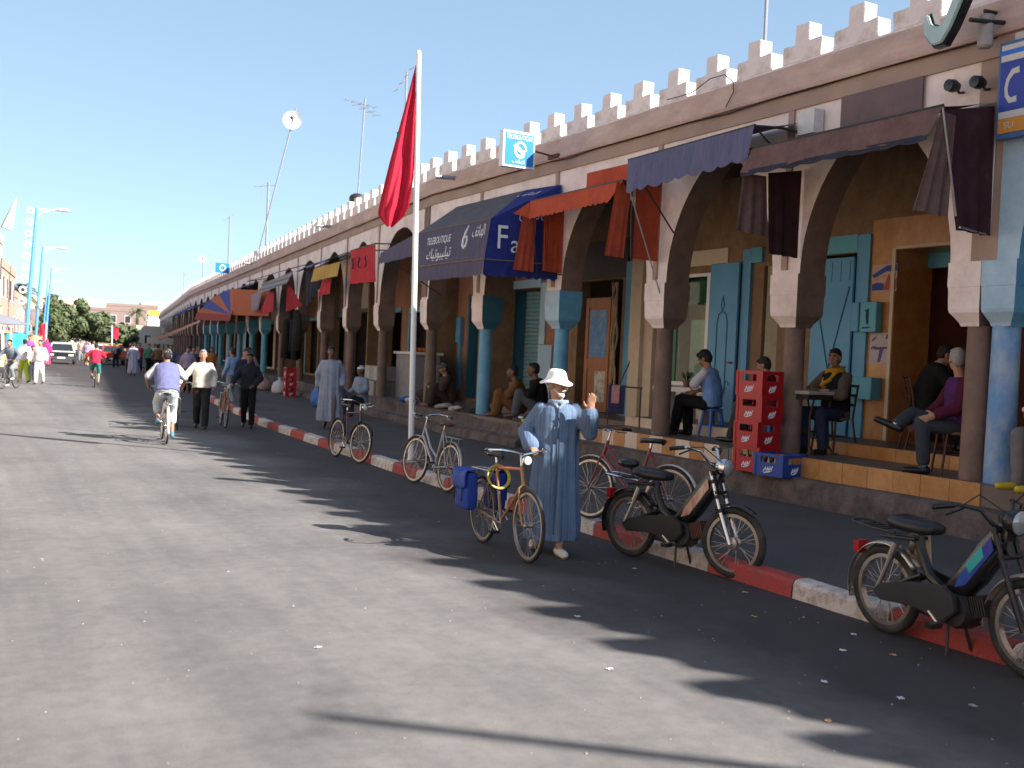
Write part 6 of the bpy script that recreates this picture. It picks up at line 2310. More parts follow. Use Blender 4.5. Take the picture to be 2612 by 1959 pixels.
# the man in the striped djellaba
C_DJ = cloth('djellaba_blue', (0.105, 0.16, 0.255), stripe=(0, 0.03, 0.20, (0.155, 0.20, 0.27)), var=0.14, scale=5, bump=0.2)
J = dict(STAND, head=(0.02, .02, 1.615), shR=(.19, -.01, 1.41), elR=(.30, -.06, 1.15), wrR=(.235, .11, 1.005),
         shL=(-.19, -.01, 1.41), elL=(-.31, .10, 1.17), wrL=(-.285, .25, 1.385),
         knR=(.12, -.04, .49), anR=(.16, -.28, .10), toR=(.18, -.13, .035), knL=(-.08, .10, .50), anL=(-.06, .17, .088), toL=(-.10, .34, .03))


def slipper(o, J, P, hf):
    for S_ in 'LR':
        an, to = J['an' + S_], J['to' + S_]
        g = MB()
        d = (to - an)
        d.z = 0
        d.normalize()
        g.cap_tube(an + V((0, 0, -.05)) - d * .035, to + V((0, 0, .006)), .044, .042)
        g.cap_tube(to + V((0, 0, .006)), to + d * .055 + V((0, 0, .004)), .040, .014)
        soft(g, 'slipper', mat('leather_white', (0.62, 0.57, 0.50), 0.5, var=0.08), o, .009, 2)


def dj_front(o, J, P, hf):
    g = MB()
    g.tube([V((0.0, .128, 1.40)), V((0.0, .163, 1.22)), V((0.0, .168, .98)), V((0, .182, .6)), V((0, .205, .2))], .007, 6)
    g.build('front_seam', cloth('seam_blue', (0.06, 0.09, 0.14)), o, smooth=True)
    g = MB()
    g.torus((0, .012, 1.452), .085, .018, axis='z', n=26, k=8, flat=1.2)
    g.cap_tube((-.05, .085, 1.44), (.0, .125, 1.385), .02, .012)
    g.cap_tube((.05, .085, 1.44), (.0, .125, 1.385), .02, .012)
    soft(g, 'collar', cloth('collar_blue', (0.20, 0.25, 0.32)), o, .009, 2)
    g = MB()
    g.ball((0, -.10, 1.36), (.12, .06, .12), 14)
    g.cap_tube((0, -.10, 1.34), (0, -.15, 1.14), .09, .03)
    soft(g, 'hood', C_DJ, o, .014, 2, .02)


person('bearded man in a striped blue djellaba and white brim hat raising his hand', (5.22, 8.93, 0), R(153), J,
       [('robe', dict(m=C_DJ, hem=.135, flare=.245, cuff=.085, sl=.80, sway=(0.02, 0.03))), ('mesh', dict(fn=dj_front)), ('mesh', dict(fn=slipper)), beard(HAIRW), brim_hat(cloth('hat_white', (0.78, 0.77, 0.78), bump=0.1, var=0.05))],
       look=(0.95, -0.06, 0.0), hands=('open', 'grip'), palms=((0.15, 1, 0.1), (0, 0, -1)), hdir=((-0.12, -0.02, 1), (-0.25, 0.9, -0.15)), skin=SKIN2, hair=HAIRG, hair_style='bald', vox=.0105, s=1.0)

# men further up the street
C_ROBE2 = cloth('robe_slate', (0.27, 0.29, 0.36), dirt=(0.2, 0.22, 0.28), damt=0.4)
JW = dict(STAND, knL=(-.09, .12, .50), anL=(-.09, .16, .09), toL=(-.10, .33, .05), knR=(.09, -.02, .49), anR=(.09, -.22, .13), toR=(.10, -.08, .035), elL=(-.25, -.06, 1.14), wrL=(-.26, .08, .92), elR=(.25, 0, 1.13), wrR=(.25, -.04, .88))
person('man walking on the pavement in a long slate robe', (7.35, 22.3, PAVE), R(160), JW, [('robe', dict(m=C_ROBE2, hem=.16, flare=.23, sl=.9, cuff=.065)), ('shoes', dict(m=mat('sandal_brown', (0.14, 0.05, 0.03), 0.6)))],
       skin=SKIN3, vox=.014, s=1.03)
C_PULL = cloth('pullover_cream', (0.62, 0.56, 0.47), var=0.06)
JP = dict(JW, shR=(.185, -.01, 1.405), elR=(.33, .05, 1.17), wrR=(.46, .20, .97), elL=(-.27, -.04, 1.14), wrL=(-.25, .12, .92))
person('grey haired man in a cream pullover pushing a bicycle', (4.98, 23.9, 0), R(168), JP, [('shirt', dict(m=C_PULL, inf=.03, sli=.024)), ('trousers', dict(m=cloth('trousers_charcoal', (0.03, 0.028, 0.028)), inf=.025)), ('shoes', dict(m=M_BLACK))],
       hands=('relax', 'grip'), skin=SKIN2, hair=HAIRG, vox=.014, s=1.0, build=1.08)
C_DKJ = cloth('jacket_dark', (0.022, 0.024, 0.03))
JD = dict(JW, elR=(.30, .06, 1.16), wrR=(.36, .28, 1.02), elL=(-.27, .03, 1.14), wrL=(-.12, .26, .98))
person('man in a dark jacket pushing a rusty orange bicycle', (6.10, 24.3, 0), R(165), JD, [('shirt', dict(m=C_DKJ, inf=.035, sli=.03, name='jacket', hi=.1)), ('trousers', dict(m=cloth('trousers_black', (0.012, 0.012, 0.014)))), ('shoes', dict(m=M_BLACK))],
       hands=('grip', 'grip'), skin=SKIN3, vox=.015, s=.98)
# riders
JR = dict(STAND, pelvis=(0, -.24, .93), waist=(0, -.19, 1.06), chest=(0, -.08, 1.26), neck=(0, .0, 1.43), head=(0, .05, 1.57), shL=(-.19, -.03, 1.38), shR=(.19, -.03, 1.38),
          elL=(-.34, .0, 1.16), wrL=(-.30, .17, 1.01), elR=(.34, .0, 1.16), wrR=(.30, .17, 1.01),
          hipL=(-.09, -.23, .90), knL=(-.13, .13, .70), anL=(-.12, -.03, .40), toL=(-.13, .12, .33), hipR=(.09, -.23, .90), knR=(.12, .02, .56), anR=(.12, -.16, .17), toR=(.13, .0, .10))
o = person('rider seen from behind in a violet blue vest and pale shorts', (3.66, 20.7, 0), -0.10, JR,
           [('shirt', dict(m=cloth('shirt_grey', (0.45, 0.45, 0.47)), sl=.42, inf=.02, sli=.03)), ('shirt', dict(m=cloth('vest_violet', (0.13, 0.135, 0.26)), sl=0, inf=.045, name='vest', lo=.1)),
            ('trousers', dict(m=cloth('jeans_pale', (0.42, 0.47, 0.50)), len=.72, inf=.03)), ('shoes', dict(m=mat('shoe_teal', (0.05, 0.16, 0.2), 0.6))), cap(cloth('cap_khaki', (0.13, 0.12, 0.09)))],
           hands=('grip', 'grip'), skin=SKIN, vox=.014, s=1.02, build=1.1)
person('cyclist in a crimson shirt and teal shorts riding away', (5.17, 44.3, 0), -0.12, JR,
       [('shirt', dict(m=cloth('shirt_crimson', (0.36, 0.02, 0.05)), sl=.45, inf=.025, sli=.03)), ('trousers', dict(m=cloth('shorts_teal', (0.05, 0.23, 0.22)), len=.5, inf=.03)), ('shoes', dict(m=M_BLACK))], hands=('grip', 'grip'), skin=SKIN2, vox=.016)
person('rider in a grey jacket coming past the parked van', (2.0, 41.0, 0), PI - 0.5, JR,
       [('shirt', dict(m=cloth('jacket_greyblue', (0.13, 0.15, 0.19)), inf=.03, sli=.025, name='jacket')), ('trousers', dict(m=cloth('trousers_grey', (0.2, 0.23, 0.23)))), ('shoes', dict(m=mat('leather_white', (0.62, 0.57, 0.50), 0.5)))], hands=('grip', 'grip'), skin=SKIN2, vox=.018)

# people sitting under the arcade (seats a little high, as in the street cafes)
S_ = 1.12
JB = dict(SIT, chest=(0, .03, .85), neck=(0, .07, 1.02), head=(0, .13, 1.15), shL=(-.185, .05, .975), shR=(.185, .05, .975), elL=(-.25, .16, .76), wrL=(-.03, .27, .80), elR=(.25, .12, .74), wrR=(.06, .30, .66),
          knL=(-.10, .44, .53), anL=(-.06, .56, .085), toL=(-.06, .74, .03), knR=(.14, .46, .52), anR=(.12, .42, .085), toR=(.12, .60, .03))


def printed_tee(o, J, P, hf):
    pass


person('boy in a white and sky blue football shirt sitting by the blue door', (10.85, 13.75, .72), R(24), JB,
       [('shirt', dict(m=cloth('tee_sky', (0.16, 0.27, 0.50)), sl=0, inf=.022, name='shirt')), ('shirt', dict(m=cloth('tee_white', (0.50, 0.48, 0.50)), sl=.45, inf=.012, sli=.028, name='sleeves', lo=-.3)), ('trousers', dict(m=cloth('track_black', (0.010, 0.010, 0.012)), inf=.03)), ('shoes', dict(m=M_BLACK))],
       look=(0.1, -0.55, 0), skin=SKIN, hair_style='thick', vox=.012, s=S_ * .97)
JB2 = dict(JB, elL=(-.26, .20, .70), wrL=(-.12, .42, .60), elR=(.25, .20, .70), wrR=(.02, .44, .58))
person('boy in dark red half hidden behind the stacked red crates', (10.92, 12.42, .72), R(30), JB2,
       [('shirt', dict(m=cloth('sweat_maroon', (0.13, 0.012, 0.02)), inf=.022, sli=.02, sl=.85)), ('trousers', dict(m=cloth('trousers_dim', (0.04, 0.042, 0.045)), inf=.02)), ('shoes', dict(m=M_BLACK))], look=(0.1, -0.35, 0), skin=SKIN, vox=.014, s=S_ * .92)
JT = dict(SIT, elL=(-.26, .20, .74), wrL=(.03, .33, .745), elR=(.26, .20, .74), wrR=(-.06, .36, .765), knL=(-.12, .42, .5), anL=(-.14, .36, .085), toL=(-.15, .53, .03))
person('young man with a yellow scarf resting his arms on the cafe table', (11.0, 11.2, .72), R(98), JT,
       [('shirt', dict(m=cloth('jacket_olive', (0.105, 0.075, 0.052)), inf=.035, sli=.026, name='jacket')), ('shirt', dict(m=cloth('top_black', (0.012, 0.012, 0.014)), sl=0, inf=.037, lo=-.8, name='jumper')), ('trousers', dict(m=cloth('jeans_navy', (0.022, 0.03, 0.06)), inf=.02)), ('shoes', dict(m=M_BLACK)), scarf(cloth('scarf_yellow', (0.45, 0.22, 0.015)))],
       look=(0.3, -0.02, 0), skin=SKIN, vox=.0115, s=S_)
JM = dict(SIT, chest=(0, .06, .84), neck=(0, .13, 1.0), head=(0, .20, 1.12), shL=(-.185, .10, .96), shR=(.185, .10, .96), elL=(-.25, .24, .74), wrL=(-.05, .33, .92), elR=(.24, .22, .74), wrR=(.08, .36, .86))
person('man in a black jacket bent over by the cafe doorway', (11.5, 10.05, .89), R(-125), JM,
       [('shirt', dict(m=cloth('jacket_black', (0.014, 0.013, 0.013)), inf=.04, sli=.03, name='jacket', hi=.1)), ('shirt', dict(m=cloth('collar_white', (0.4, 0.4, 0.4)), sl=0, inf=.018, hi=.2, lo=-.8, name='collar')), ('trousers', dict(m=cloth('trousers_black', (0.012, 0.012, 0.014)))), ('shoes', dict(m=M_BLACK))],
       look=(0.0, -0.45, 0), skin=SKIN, vox=.013, s=S_)
JG = dict(SIT, head=(0.02, .04, 1.20), elR=(.27, .10, .72), wrR=(.16, .36, .52), elL=(-.26, .06, .72), wrL=(-.22, .30, .62), knL=(-.12, .40, .53), anL=(-.11, .36, .085), toL=(-.12, .53, .03),
          knR=(.16, .42, .60), anR=(.02, .62, .50), toR=(.10, .78, .53))
person('grey haired man in sunglasses and a wine red jacket with crossed legs', (10.45, 8.66, .72), R(58), JG,
       [('shirt', dict(m=cloth('jacket_wine', (0.075, 0.012, 0.028)), inf=.036, sli=.028, name='jacket')), ('shirt', dict(m=cloth('shirt_purple', (0.075, 0.02, 0.10)), sl=0, inf=.038, lo=-.8, name='shirt')), ('trousers', dict(m=cloth('trousers_greyblue', (0.045, 0.05, 0.062)), inf=.022, len=.95)),
        ('shoes', dict(m=M_BLACK)), dark_glasses(), ('mesh', dict(fn=lambda o, J, P, hf: MB().cap_tube(J['anR'].lerp(J['knR'], .03), J['anR'].lerp(J['knR'], .2), .047, .05).build('sock', cloth('sock_white', (0.6, 0.6, 0.62)), o, smooth='all'))),
        ('mesh', dict(fn=lambda o, J, P, hf: MB().cap_tube(J['anL'].lerp(J['knL'], .06), J['anL'].lerp(J['knL'], .2), .047, .05).build('sock', cloth('sock_white', (0.6, 0.6, 0.62)), o, smooth='all')))],
       look=(-1.5, -0.05, 0), skin=SKIN2, hair=HAIRG, vox=.0115, s=S_, hands=('relax', 'relax'))
person('seated person in a pale shirt and yellow slippers cut by the picture edge', (10.25, 7.12, .72), R(75), SIT,
       [('shirt', dict(m=cloth('shirt_pale', (0.42, 0.42, 0.44)), inf=.03, sli=.022)), ('trousers', dict(m=cloth('trousers_stone', (0.16, 0.15, 0.15)), inf=.03)), ('shoes', dict(m=mat('slipper_yellow', (0.5, 0.36, 0.02), 0.6)))], skin=SKIN3, vox=.013, s=S_)
JF = dict(SIT, pelvis=(0, -.02, .16), waist=(0, -.02, .30), chest=(0, .03, .52), neck=(0, .08, .69), head=(0, .13, .83), shL=(-.185, .05, .64), shR=(.185, .05, .64), elL=(-.26, .16, .42), wrL=(-.10, .36, .42), elR=(.26, .16, .42), wrR=(.10, .36, .42),
          hipL=(-.1, .02, .15), hipR=(.1, .02, .15), knL=(-.2, .34, .42), knR=(.2, .34, .42), anL=(-.14, .40, .085), anR=(.14, .40, .085), toL=(-.15, .57, .03), toR=(.15, .57, .03))
person('person in an ochre robe sitting on the floor before the roller shutter', (10.5, 19.6, .63), R(60), JF, [('shirt', dict(m=cloth('robe_ochre', (0.16, 0.075, 0.03)), inf=.04, sli=.04, name='robe')), ('trousers', dict(m=cloth('robe_ochre', (0.16, 0.075, 0.03)), inf=.05))], skin=SKIN3, vox=.016, s=1.12)
person('person in a dark jacket sitting beside the ochre robed one', (10.8, 19.25, .63), R(60), JF, [('shirt', dict(m=cloth('jacket_black', (0.014, 0.013, 0.013)), inf=.035, sli=.03, name='jacket')), ('trousers', dict(m=cloth('jeans_grey', (0.10, 0.11, 0.13)), inf=.03))], skin=SKIN3, vox=.016, s=1.2)
person('trader in a dark coat and grey cap slumped behind spread goods', (10.45, 23.0, .63), R(75), JF, [('shirt', dict(m=cloth('coat_brown', (0.05, 0.036, 0.026)), inf=.05, sli=.045, name='coat')), ('trousers', dict(m=cloth('coat_brown', (0.05, 0.036, 0.026)), inf=.05)), cap(cloth('cap_grey', (0.10, 0.10, 0.11)), True)], look=(0.3, -0.3, 0), skin=SKIN, vox=.016, s=1.08)
person('old man in pale blue with a white skullcap sitting on the step', (9.35, 25.9, .17), R(110), dict(SIT, pelvis=(0, -.02, .42), hipL=(-.09, 0, .41), hipR=(.09, 0, .41)), [('shirt', dict(m=cloth('coat_paleblue', (0.22, 0.26, 0.33)), inf=.04, sli=.03, name='coat')), ('trousers', dict(m=cloth('trousers_dim', (0.04, 0.042, 0.045)), inf=.03)), cap(cloth('skullcap', (0.6, 0.6, 0.62)))], skin=SKIN3, vox=.016, s=1.0)

# the crowd up the road
def walker(label, x, y, rz, top, bottom, robe=None, skin=SKIN, hair=None, extra=(), sc=1.0, up=0.0):
    JJ = dict(JW)
    if rnd.random() < .5:
        for a in ('kn', 'an', 'to'):
            l, r_ = JJ[a + 'L'], JJ[a + 'R']
            JJ[a + 'L'], JJ[a + 'R'] = (-r_[0], r_[1], r_[2]), (-l[0], l[1], l[2])
    we = []
    if robe:
        we.append(('robe', dict(m=robe, hem=.12, flare=.25, sl=.9)))
    else:
        we += [('shirt', dict(m=top, inf=.03, sli=.024)), ('trousers', dict(m=bottom, inf=.025))]
    we.append(('shoes', dict(m=M_BLACK)))
    return person(label, (x, y, up), rz, JJ, we + list(extra), skin=skin, hair=hair, hair_style='short' if not extra else 'none', vox=.024, s=sc, group='people walking in the street')


c_ = cloth
walker('person in a pale lilac robe walking away on the road', 8.8, 59.5, -.1, None, None, c_('robe_lilac', (0.36, 0.36, 0.47)), sc=1.02)
walker('person in a brown jacket beside the lilac robe', 9.85, 58.5, -.15, c_('jacket_brown', (0.15, 0.085, 0.05)), c_('trousers_navy', (0.025, 0.03, 0.055)))
walker('person in a light blue shirt behind the man in the pullover', 7.75, 33.0, .5, c_('shirt_lightblue', (0.22, 0.32, 0.52)), c_('trousers_grey', (0.2, 0.23, 0.23)), sc=1.03)
walker('person in a grey top standing left of the blue columns', 8.5, 34.0, 2.6, c_('top_stone', (0.22, 0.19, 0.17)), c_('trousers_black', (0.012, 0.012, 0.014)), sc=1.05)
walker('person in navy behind the man in the pullover', 7.3, 29.5, PI, c_('coat_navy', (0.02, 0.022, 0.05)), c_('trousers_navy', (0.025, 0.03, 0.055)), sc=1.03)
walker('man in a mauve shirt among the crowd', 8.0, 41.0, PI - .2, c_('shirt_mauve', (0.30, 0.22, 0.34)), c_('trousers_black', (0.012, 0.012, 0.014)))
walker('woman in a brown headscarf and robe in the crowd', 9.6, 47.0, 2.9, None, None, c_('robe_brown', (0.16, 0.10, 0.07)), extra=[headscarf(c_('scarf_brown', (0.2, 0.12, 0.08)))])
walker('person in white by the far stalls', 10.6, 53.0, 3.0, c_('shirt_white', (0.55, 0.54, 0.54)), c_('trousers_grey', (0.2, 0.23, 0.23)))
walker('person in a yellow top by the far stalls', 11.2, 66.0, 3.0, c_('top_yellow', (0.45, 0.28, 0.03)), c_('trousers_black', (0.012, 0.012, 0.014)))
walker('person in a red top deep in the crowd', 10.4, 68.0, 2.8, c_('top_red', (0.35, 0.03, 0.04)), c_('trousers_navy', (0.025, 0.03, 0.055)))
walker('person in a grey robe beyond the crowd', 10.9, 73.0, 3.1, None, None, c_('robe_grey', (0.25, 0.25, 0.26)))
walker('person in a dark coat close to the red taxi', 10.0, 75.0, 0.1, c_('coat_dark', (0.03, 0.03, 0.035)), c_('trousers_black', (0.012, 0.012, 0.014)))
walker('person in a blue robe near the far stalls', 12.2, 62.0, 3.3, None, None, c_('robe_blue', (0.08, 0.14, 0.34)))
walker('person in a beige coat next to the canopy', 11.6, 57.0, 2.7, c_('coat_beige', (0.38, 0.30, 0.22)), c_('trousers_grey', (0.2, 0.23, 0.23)))
walker('person in orange under the striped canopy', 10.9, 50.5, 3.0, c_('top_orange', (0.42, 0.15, 0.05)), c_('trousers_navy', (0.025, 0.03, 0.055)))
walker('person in a green top beside the pink umbrella flap', 10.2, 63.5, 3.4, c_('top_green', (0.07, 0.2, 0.13)), c_('trousers_black', (0.012, 0.012, 0.014)))
walker('woman in a bright pink robe walking by the black car', 5.75, 74.5, PI, None, None, c_('robe_pink', (0.60, 0.035, 0.16)), extra=[headscarf(c_('scarf_pink', (0.60, 0.035, 0.16)))], sc=.98)
walker('person in white top and white trousers at the road edge', 3.25, 45.2, PI - .3, c_('shirt_white', (0.55, 0.54, 0.54)), c_('trousers_white', (0.62, 0.6, 0.58)), skin=SKIN2)
walker('person in lime green trousers near the van', 2.75, 45.9, .3, c_('top_white', (0.55, 0.53, 0.52)), c_('trousers_lime', (0.36, 0.46, 0.05)), skin=SKIN2)
walker('child in a dark top behind the white clad walker', 3.15, 47.5, PI, c_('coat_navy', (0.02, 0.022, 0.05)), c_('trousers_navy', (0.025, 0.03, 0.055)), sc=.85)
walker('person in lilac standing beside the black car', 8.35, 76.5, 2.9, c_('shirt_mauve', (0.30, 0.22, 0.34)), c_('trousers_tan', (0.4, 0.26, 0.15)))
walker('person in a white shirt between the cars', 9.0, 78.5, 2.9, c_('shirt_white', (0.55, 0.54, 0.54)), c_('trousers_grey', (0.2, 0.23, 0.23)))
walker('person with a violet top on the far pavement', 4.0, 63.0, 2.9, c_('top_violet', (0.28, 0.08, 0.33)), c_('trousers_grey', (0.2, 0.23, 0.23)), up=PAVE)
walker('person in a pale coat crossing far up the road', 9.6, 92.0, 3.0, c_('coat_beige', (0.38, 0.30, 0.22)), c_('trousers_grey', (0.2, 0.23, 0.23)))

for k_, (x_, y_, c0_, lb_) in enumerate(((8.9, 44.5, (.05, .05, .06), 'person in charcoal behind the vest wearing rider'), (9.7, 49.5, (.42, .38, .36), 'person in a pale grey top before the far columns'), (10.1, 56.0, (.10, .12, .2), 'person in slate blue among the far crowd'), (9.3, 64.0, (.25, .12, .08), 'person in rust brown walking behind the lilac robe'), (11.6, 70.0, (.5, .48, .46), 'person in white robe tones under the far arches'), (10.7, 60.5, (.3, .26, .2), 'person in khaki beside the far stalls'))):
    walker(lb_, x_, y_, 2.9 - .3 * (k_ % 2), c_('crowd_top_%d' % k_, c0_), c_('trousers_black', (0.012, 0.012, 0.014)))
# ================================================================ crates, furniture, goods
M_CR = mat('crate_red', (0.36, 0.010, 0.016), 0.4, var=0.08, rand=0.06)
M_CB = mat('crate_blue', (0.012, 0.05, 0.27), 0.4, var=0.08)
M_BOTTLE = mat('bottle_glass', (0.12, 0.13, 0.07), 0.12, var=0.2, spec=0.7)


def crate(label, loc, rz, m, lx=0.36, ly=0.50, h=0.335, bottles=0, group=None):
    """Open bottle crate: four walls, each with a hand hole, a printed mark on every side, a rim and corner posts."""
    o = thing('bottle_crate', label, 'crate', loc, rz, group)
    for (ax, L, off) in ((0, ly, -lx / 2), (0, ly, lx / 2), (1, lx, -ly / 2), (1, lx, ly / 2)):
        g = MB()
        th = 0.012
        hx, hz0, hz1 = L * 0.27, h * 0.60, h * 0.87
        ys_ = [-L / 2, -hx, hx, L / 2]
        zs_ = [0.0, hz0, hz1, h]
        idx = {}
        s_in = -th if off > 0 else th
        for k, d in enumerate((0, s_in)):
            for i, a in enumerate(ys_):
                for j, z in enumerate(zs_):
                    idx[(k, i, j)] = len(g.v)
                    g.v.append((off + d, a, z) if ax == 0 else (a, off + d, z))
        for k in (0, 1):
            for i in range(3):
                for j in range(3):
                    if (i, j) != (1, 1):
                        g.f.append((idx[(k, i, j)], idx[(k, i + 1, j)], idx[(k, i + 1, j + 1)], idx[(k, i, j + 1)]))
                        g.m.append(0)
        for a, b in (((1, 1), (2, 1)), ((2, 1), (2, 2)), ((2, 2), (1, 2)), ((1, 2), (1, 1)), ((0, 3), (3, 3)), ((0, 0), (3, 0)), ((0, 0), (0, 3)), ((3, 0), (3, 3))):
            g.f.append((idx[(0, *a)], idx[(0, *b)], idx[(1, *b)], idx[(1, *a)]))
            g.m.append(0)
        w_ = g.build('side', m, o)
        # slanted white script: a flowing stroke with a tail
        sgn = -1 if off < 0 else 1
        ww = 0.085 if ax == 0 else 0.06
        st = [(-1.0, -.7), (-.75, -.2), (-.55, .5), (-.35, -.1), (-.2, -.4), (.0, .55), (.1, -.1), (.3, -.3), (.45, .65), (.55, .1), (.75, .1), (1.05, .95)]
        g = MB()
        flip = -1 if (ax == 0) == (off < 0) else 1
        pts = []
        for a, b in st:
            u, z = a * ww * flip, h * 0.30 + b * 0.052
            pts.append((off + sgn * 0.002, u, z) if ax == 0 else (u, off + sgn * 0.002, z))
        g.tube(pts, [.006] + [.0105] * (len(pts) - 2) + [.005], 5)
        us = [(-.9, -.95), (-.3, -.75), (.4, -.55), (.95, -.05)]
        g.tube([((off + sgn * .002, a * ww * flip, h * .30 + b * .052) if ax == 0 else (a * ww * flip, off + sgn * .002, h * .30 + b * .052)) for a, b in us], [.004, .010, .009, .003], 5)
        q = g.build('printed_mark', M_PRINTWHITE, None)
        q.parent = w_
    for sx in (-1, 1):
        for sy in (-1, 1):
            g = MB()
            g.box(sx * lx / 2 - 0.022, sx * lx / 2 + 0.022, sy * ly / 2 - 0.022, sy * ly / 2 + 0.022, 0.004, h - 0.002)
            g.map(lambda p: (p.x - sx * .014, p.y - sy * .014, p.z))
            g.build('corner_post', m, o)
    g = MB()
    for z0 in (h - 0.03,):
        for (x0, x1, y0, y1) in ((-lx / 2 - .006, lx / 2 + .006, -ly / 2 - .006, -ly / 2 + .014), (-lx / 2 - .006, lx / 2 + .006, ly / 2 - .014, ly / 2 + .006), (-lx / 2 - .006, -lx / 2 + .014, -ly / 2 + .0141, ly / 2 - .0141), (lx / 2 - .014, lx / 2 + .006, -ly / 2 + .0141, ly / 2 - .0141)):
            g.box(x0, x1, y0, y1, z0, h + .002)
    g.build('rim', m, o)
    g = MB()
    g.box(-lx / 2 + .012, lx / 2 - .012, -ly / 2 + .012, ly / 2 - .012, 0.005, 0.02)
    g.build('bottom', m, o)
    n_ = 0
    if bottles:
        for i in range(3):
            for j in range(4):
                bt = thing('bottle', 'glass bottle standing in the ' + ('blue crate on the ledge' if m is M_CB else 'lowest red crate of the near stack'), 'bottle', V(loc) + Matrix.Rotation(rz, 3, 'Z') @ V((-lx / 2 + .07 + i * (lx - .14) / 2, -ly / 2 + .08 + j * (ly - .16) / 3, .021)), 0, 'bottles in the crates')
                g = MB()
                g.lathe([(.0, 0), (.030, .002), (.031, .12), (.028, .16), (.016, .20), (.013, .25), (.015, .253), (.0, .255)], (0, 0, 0), 10)
                g.build('glass', M_BOTTLE, bt, smooth=30)
    return o


cz = 0.472
labels = ['red bottle crate at the bottom of the near stack with bottles inside', 'red bottle crate second from the bottom of the near stack', 'red bottle crate third from the bottom of the near stack', 'topmost red bottle crate of the near stack']
for k in range(4):
    crate(labels[k], (9.73 + (0.008, -0.006, 0.004, 0)[k], 11.30 + (0, 0.01, -0.012, 0.006)[k], cz + k * 0.338), (0.02, -0.03, 0.015, 0.04)[k], M_CR, bottles=(k == 0), group='red bottle crates in the near stack')
crate('blue bottle crate on the ledge in front of the red stack', (9.71, 10.80, cz - 0.005), 0.05, M_CB, lx=0.42, ly=0.52, h=0.29, bottles=1)
for k in range(3):
    crate(['lowest red crate of the far stack by the black clothes', 'middle red crate of the far stack by the black clothes', 'top red crate of the far stack by the black clothes'][k], Vector(W((9.2, 36.9, PAVE + k * .34))), -0.1, M_CR, group='red crates in the far stack')
# fallen bottles on top of the step behind: none

M_CHAIR = mat('chair_dark_wood', (0.055, 0.022, 0.014), 0.45, var=0.2)


def chair(label, loc, rz, s=1.1):
    o = thing('chair', label, 'chair', loc, rz, 'cafe chairs')
    o.scale = (s, s, s)
    g = MB()
    g.lathe([(0.0, .43), (.19, .43), (.205, .445), (.2, .46), (.0, .462)], (0, 0, 0), 20)
    g.build('seat', mat('seat_tan', (0.20, 0.11, 0.05), 0.5), o, smooth=30)
    for sx in (-1, 1):
        g = MB()
        g.tube([(sx * .17, .20, 0), (sx * .15, .15, .44)], .014, 8)
        g.build('leg', M_CHAIR, o, smooth=True)
        g = MB()
        g.tube([(sx * .18, -.26, 0), (sx * .16, -.17, .44), (sx * .165, -.20, .66), (sx * .16, -.25, .88)], .014, 8)
        g.build('leg', M_CHAIR, o, smooth=True)
    g = MB()
    g.torus((0, 0, .22), .165, .009, axis='z', n=24, k=6)
    g.build('stretcher', M_CHAIR, o, smooth=True)
    for z in (.62, .74, .86):
        g = MB()
        g.tube([(-.165, -.2 - (z - .62) * .2, z), (0, -.235 - (z - .62) * .2, z + .01), (.165, -.2 - (z - .62) * .2, z)], .017, 8)
        g.build('back_rail', M_CHAIR, o, smooth=True)
    return o


chair('dark chair under the young man with the yellow scarf', (11.0, 11.2, .72), R(98))
chair('dark chair under the man bent by the doorway', (11.5, 10.05, .89), R(-125))
chair('dark chair under the man with crossed legs', (10.45, 8.66, .72), R(58))
chair('dark chair cut by the picture edge under the pale shirted sitter', (10.25, 7.12, .72), R(75))


def table(label, loc, rz):
    o = thing('table', label, 'table', loc, rz)
    g = MB()
    g.box(-.30, .30, -.42, .42, .82, .865)
    me = g.mesh('table_top', mat('table_marble', (0.36, 0.31, 0.28), 0.25, var=0.15, dirt=(0.5, 0.45, 0.4), damt=0.4))
    bm = bmesh.new()
    bm.from_mesh(me)
    bmesh.ops.bevel(bm, geom=list(bm.edges), offset=0.008, segments=2, affect='EDGES')
    bm.to_mesh(me)
    bm.free()
    put('table_top', me, o)
    g = MB()
    g.box(-.285, .285, -.405, .405, .75, .818)
    g.build('apron', M_DARKMETAL, o)
    for sy in (-1, 1):
        g = MB()
        g.tube([(-.2, sy * .18, .76), (-.15, sy * .19, .5), (-.17, sy * .2, .12), (-.24, sy * .22, .02), (-.30, sy * .24, .015)], .016, 8)
        g.tube([(.2, sy * .18, .76), (.15, sy * .19, .5), (.17, sy * .2, .12), (.24, sy * .22, .02), (.30, sy * .24, .015)], .016, 8)
        g.build('leg', M_CHAIR, o, smooth=True)
        g = MB()
        g.tube([(-.16, sy * .195, .3), (.16, sy * .195, .3)], .011, 6)
        g.build('leg_brace', M_CHAIR, o)
    g = MB()
    g.tube([(0, -.19, .3), (0, .19, .3)], .011, 6)
    g.build('stretcher', M_CHAIR, o)
    return o


table('marble topped cafe table with curved iron legs under crossed arms', (10.56, 11.2, .72), R(98))
tb2 = table('cafe table cut by the picture edge behind the blue column', (9.99, 6.85, .72), R(75))
gl = thing('tray', 'pale tray with tea things on the scarf wearers table', 'tray', (10.5, 11.4, .72 + .867))
g = MB()
g.box(-.12, .12, -.09, .09, 0, .012)
g.build('tray_base', mat('tray_pale', (0.5, 0.45, 0.42), 0.4), gl)
for k in range(2):
    tg = thing('glass', ['tea glass standing on the pale tray', 'second tea glass beside it on the pale tray'][k], 'glass', (10.47 + .07 * k, 11.38 + .04 * k, .72 + .88))
    g = MB()
    g.lathe([(.0, 0), (.024, 0), (.030, .08), (.027, .08), (.022, .01)], (0, 0, 0), 12)
    g.build('glass_body', mat('tea_glass', (0.22, 0.12, 0.04), 0.1, spec=.7), tg, smooth=True)


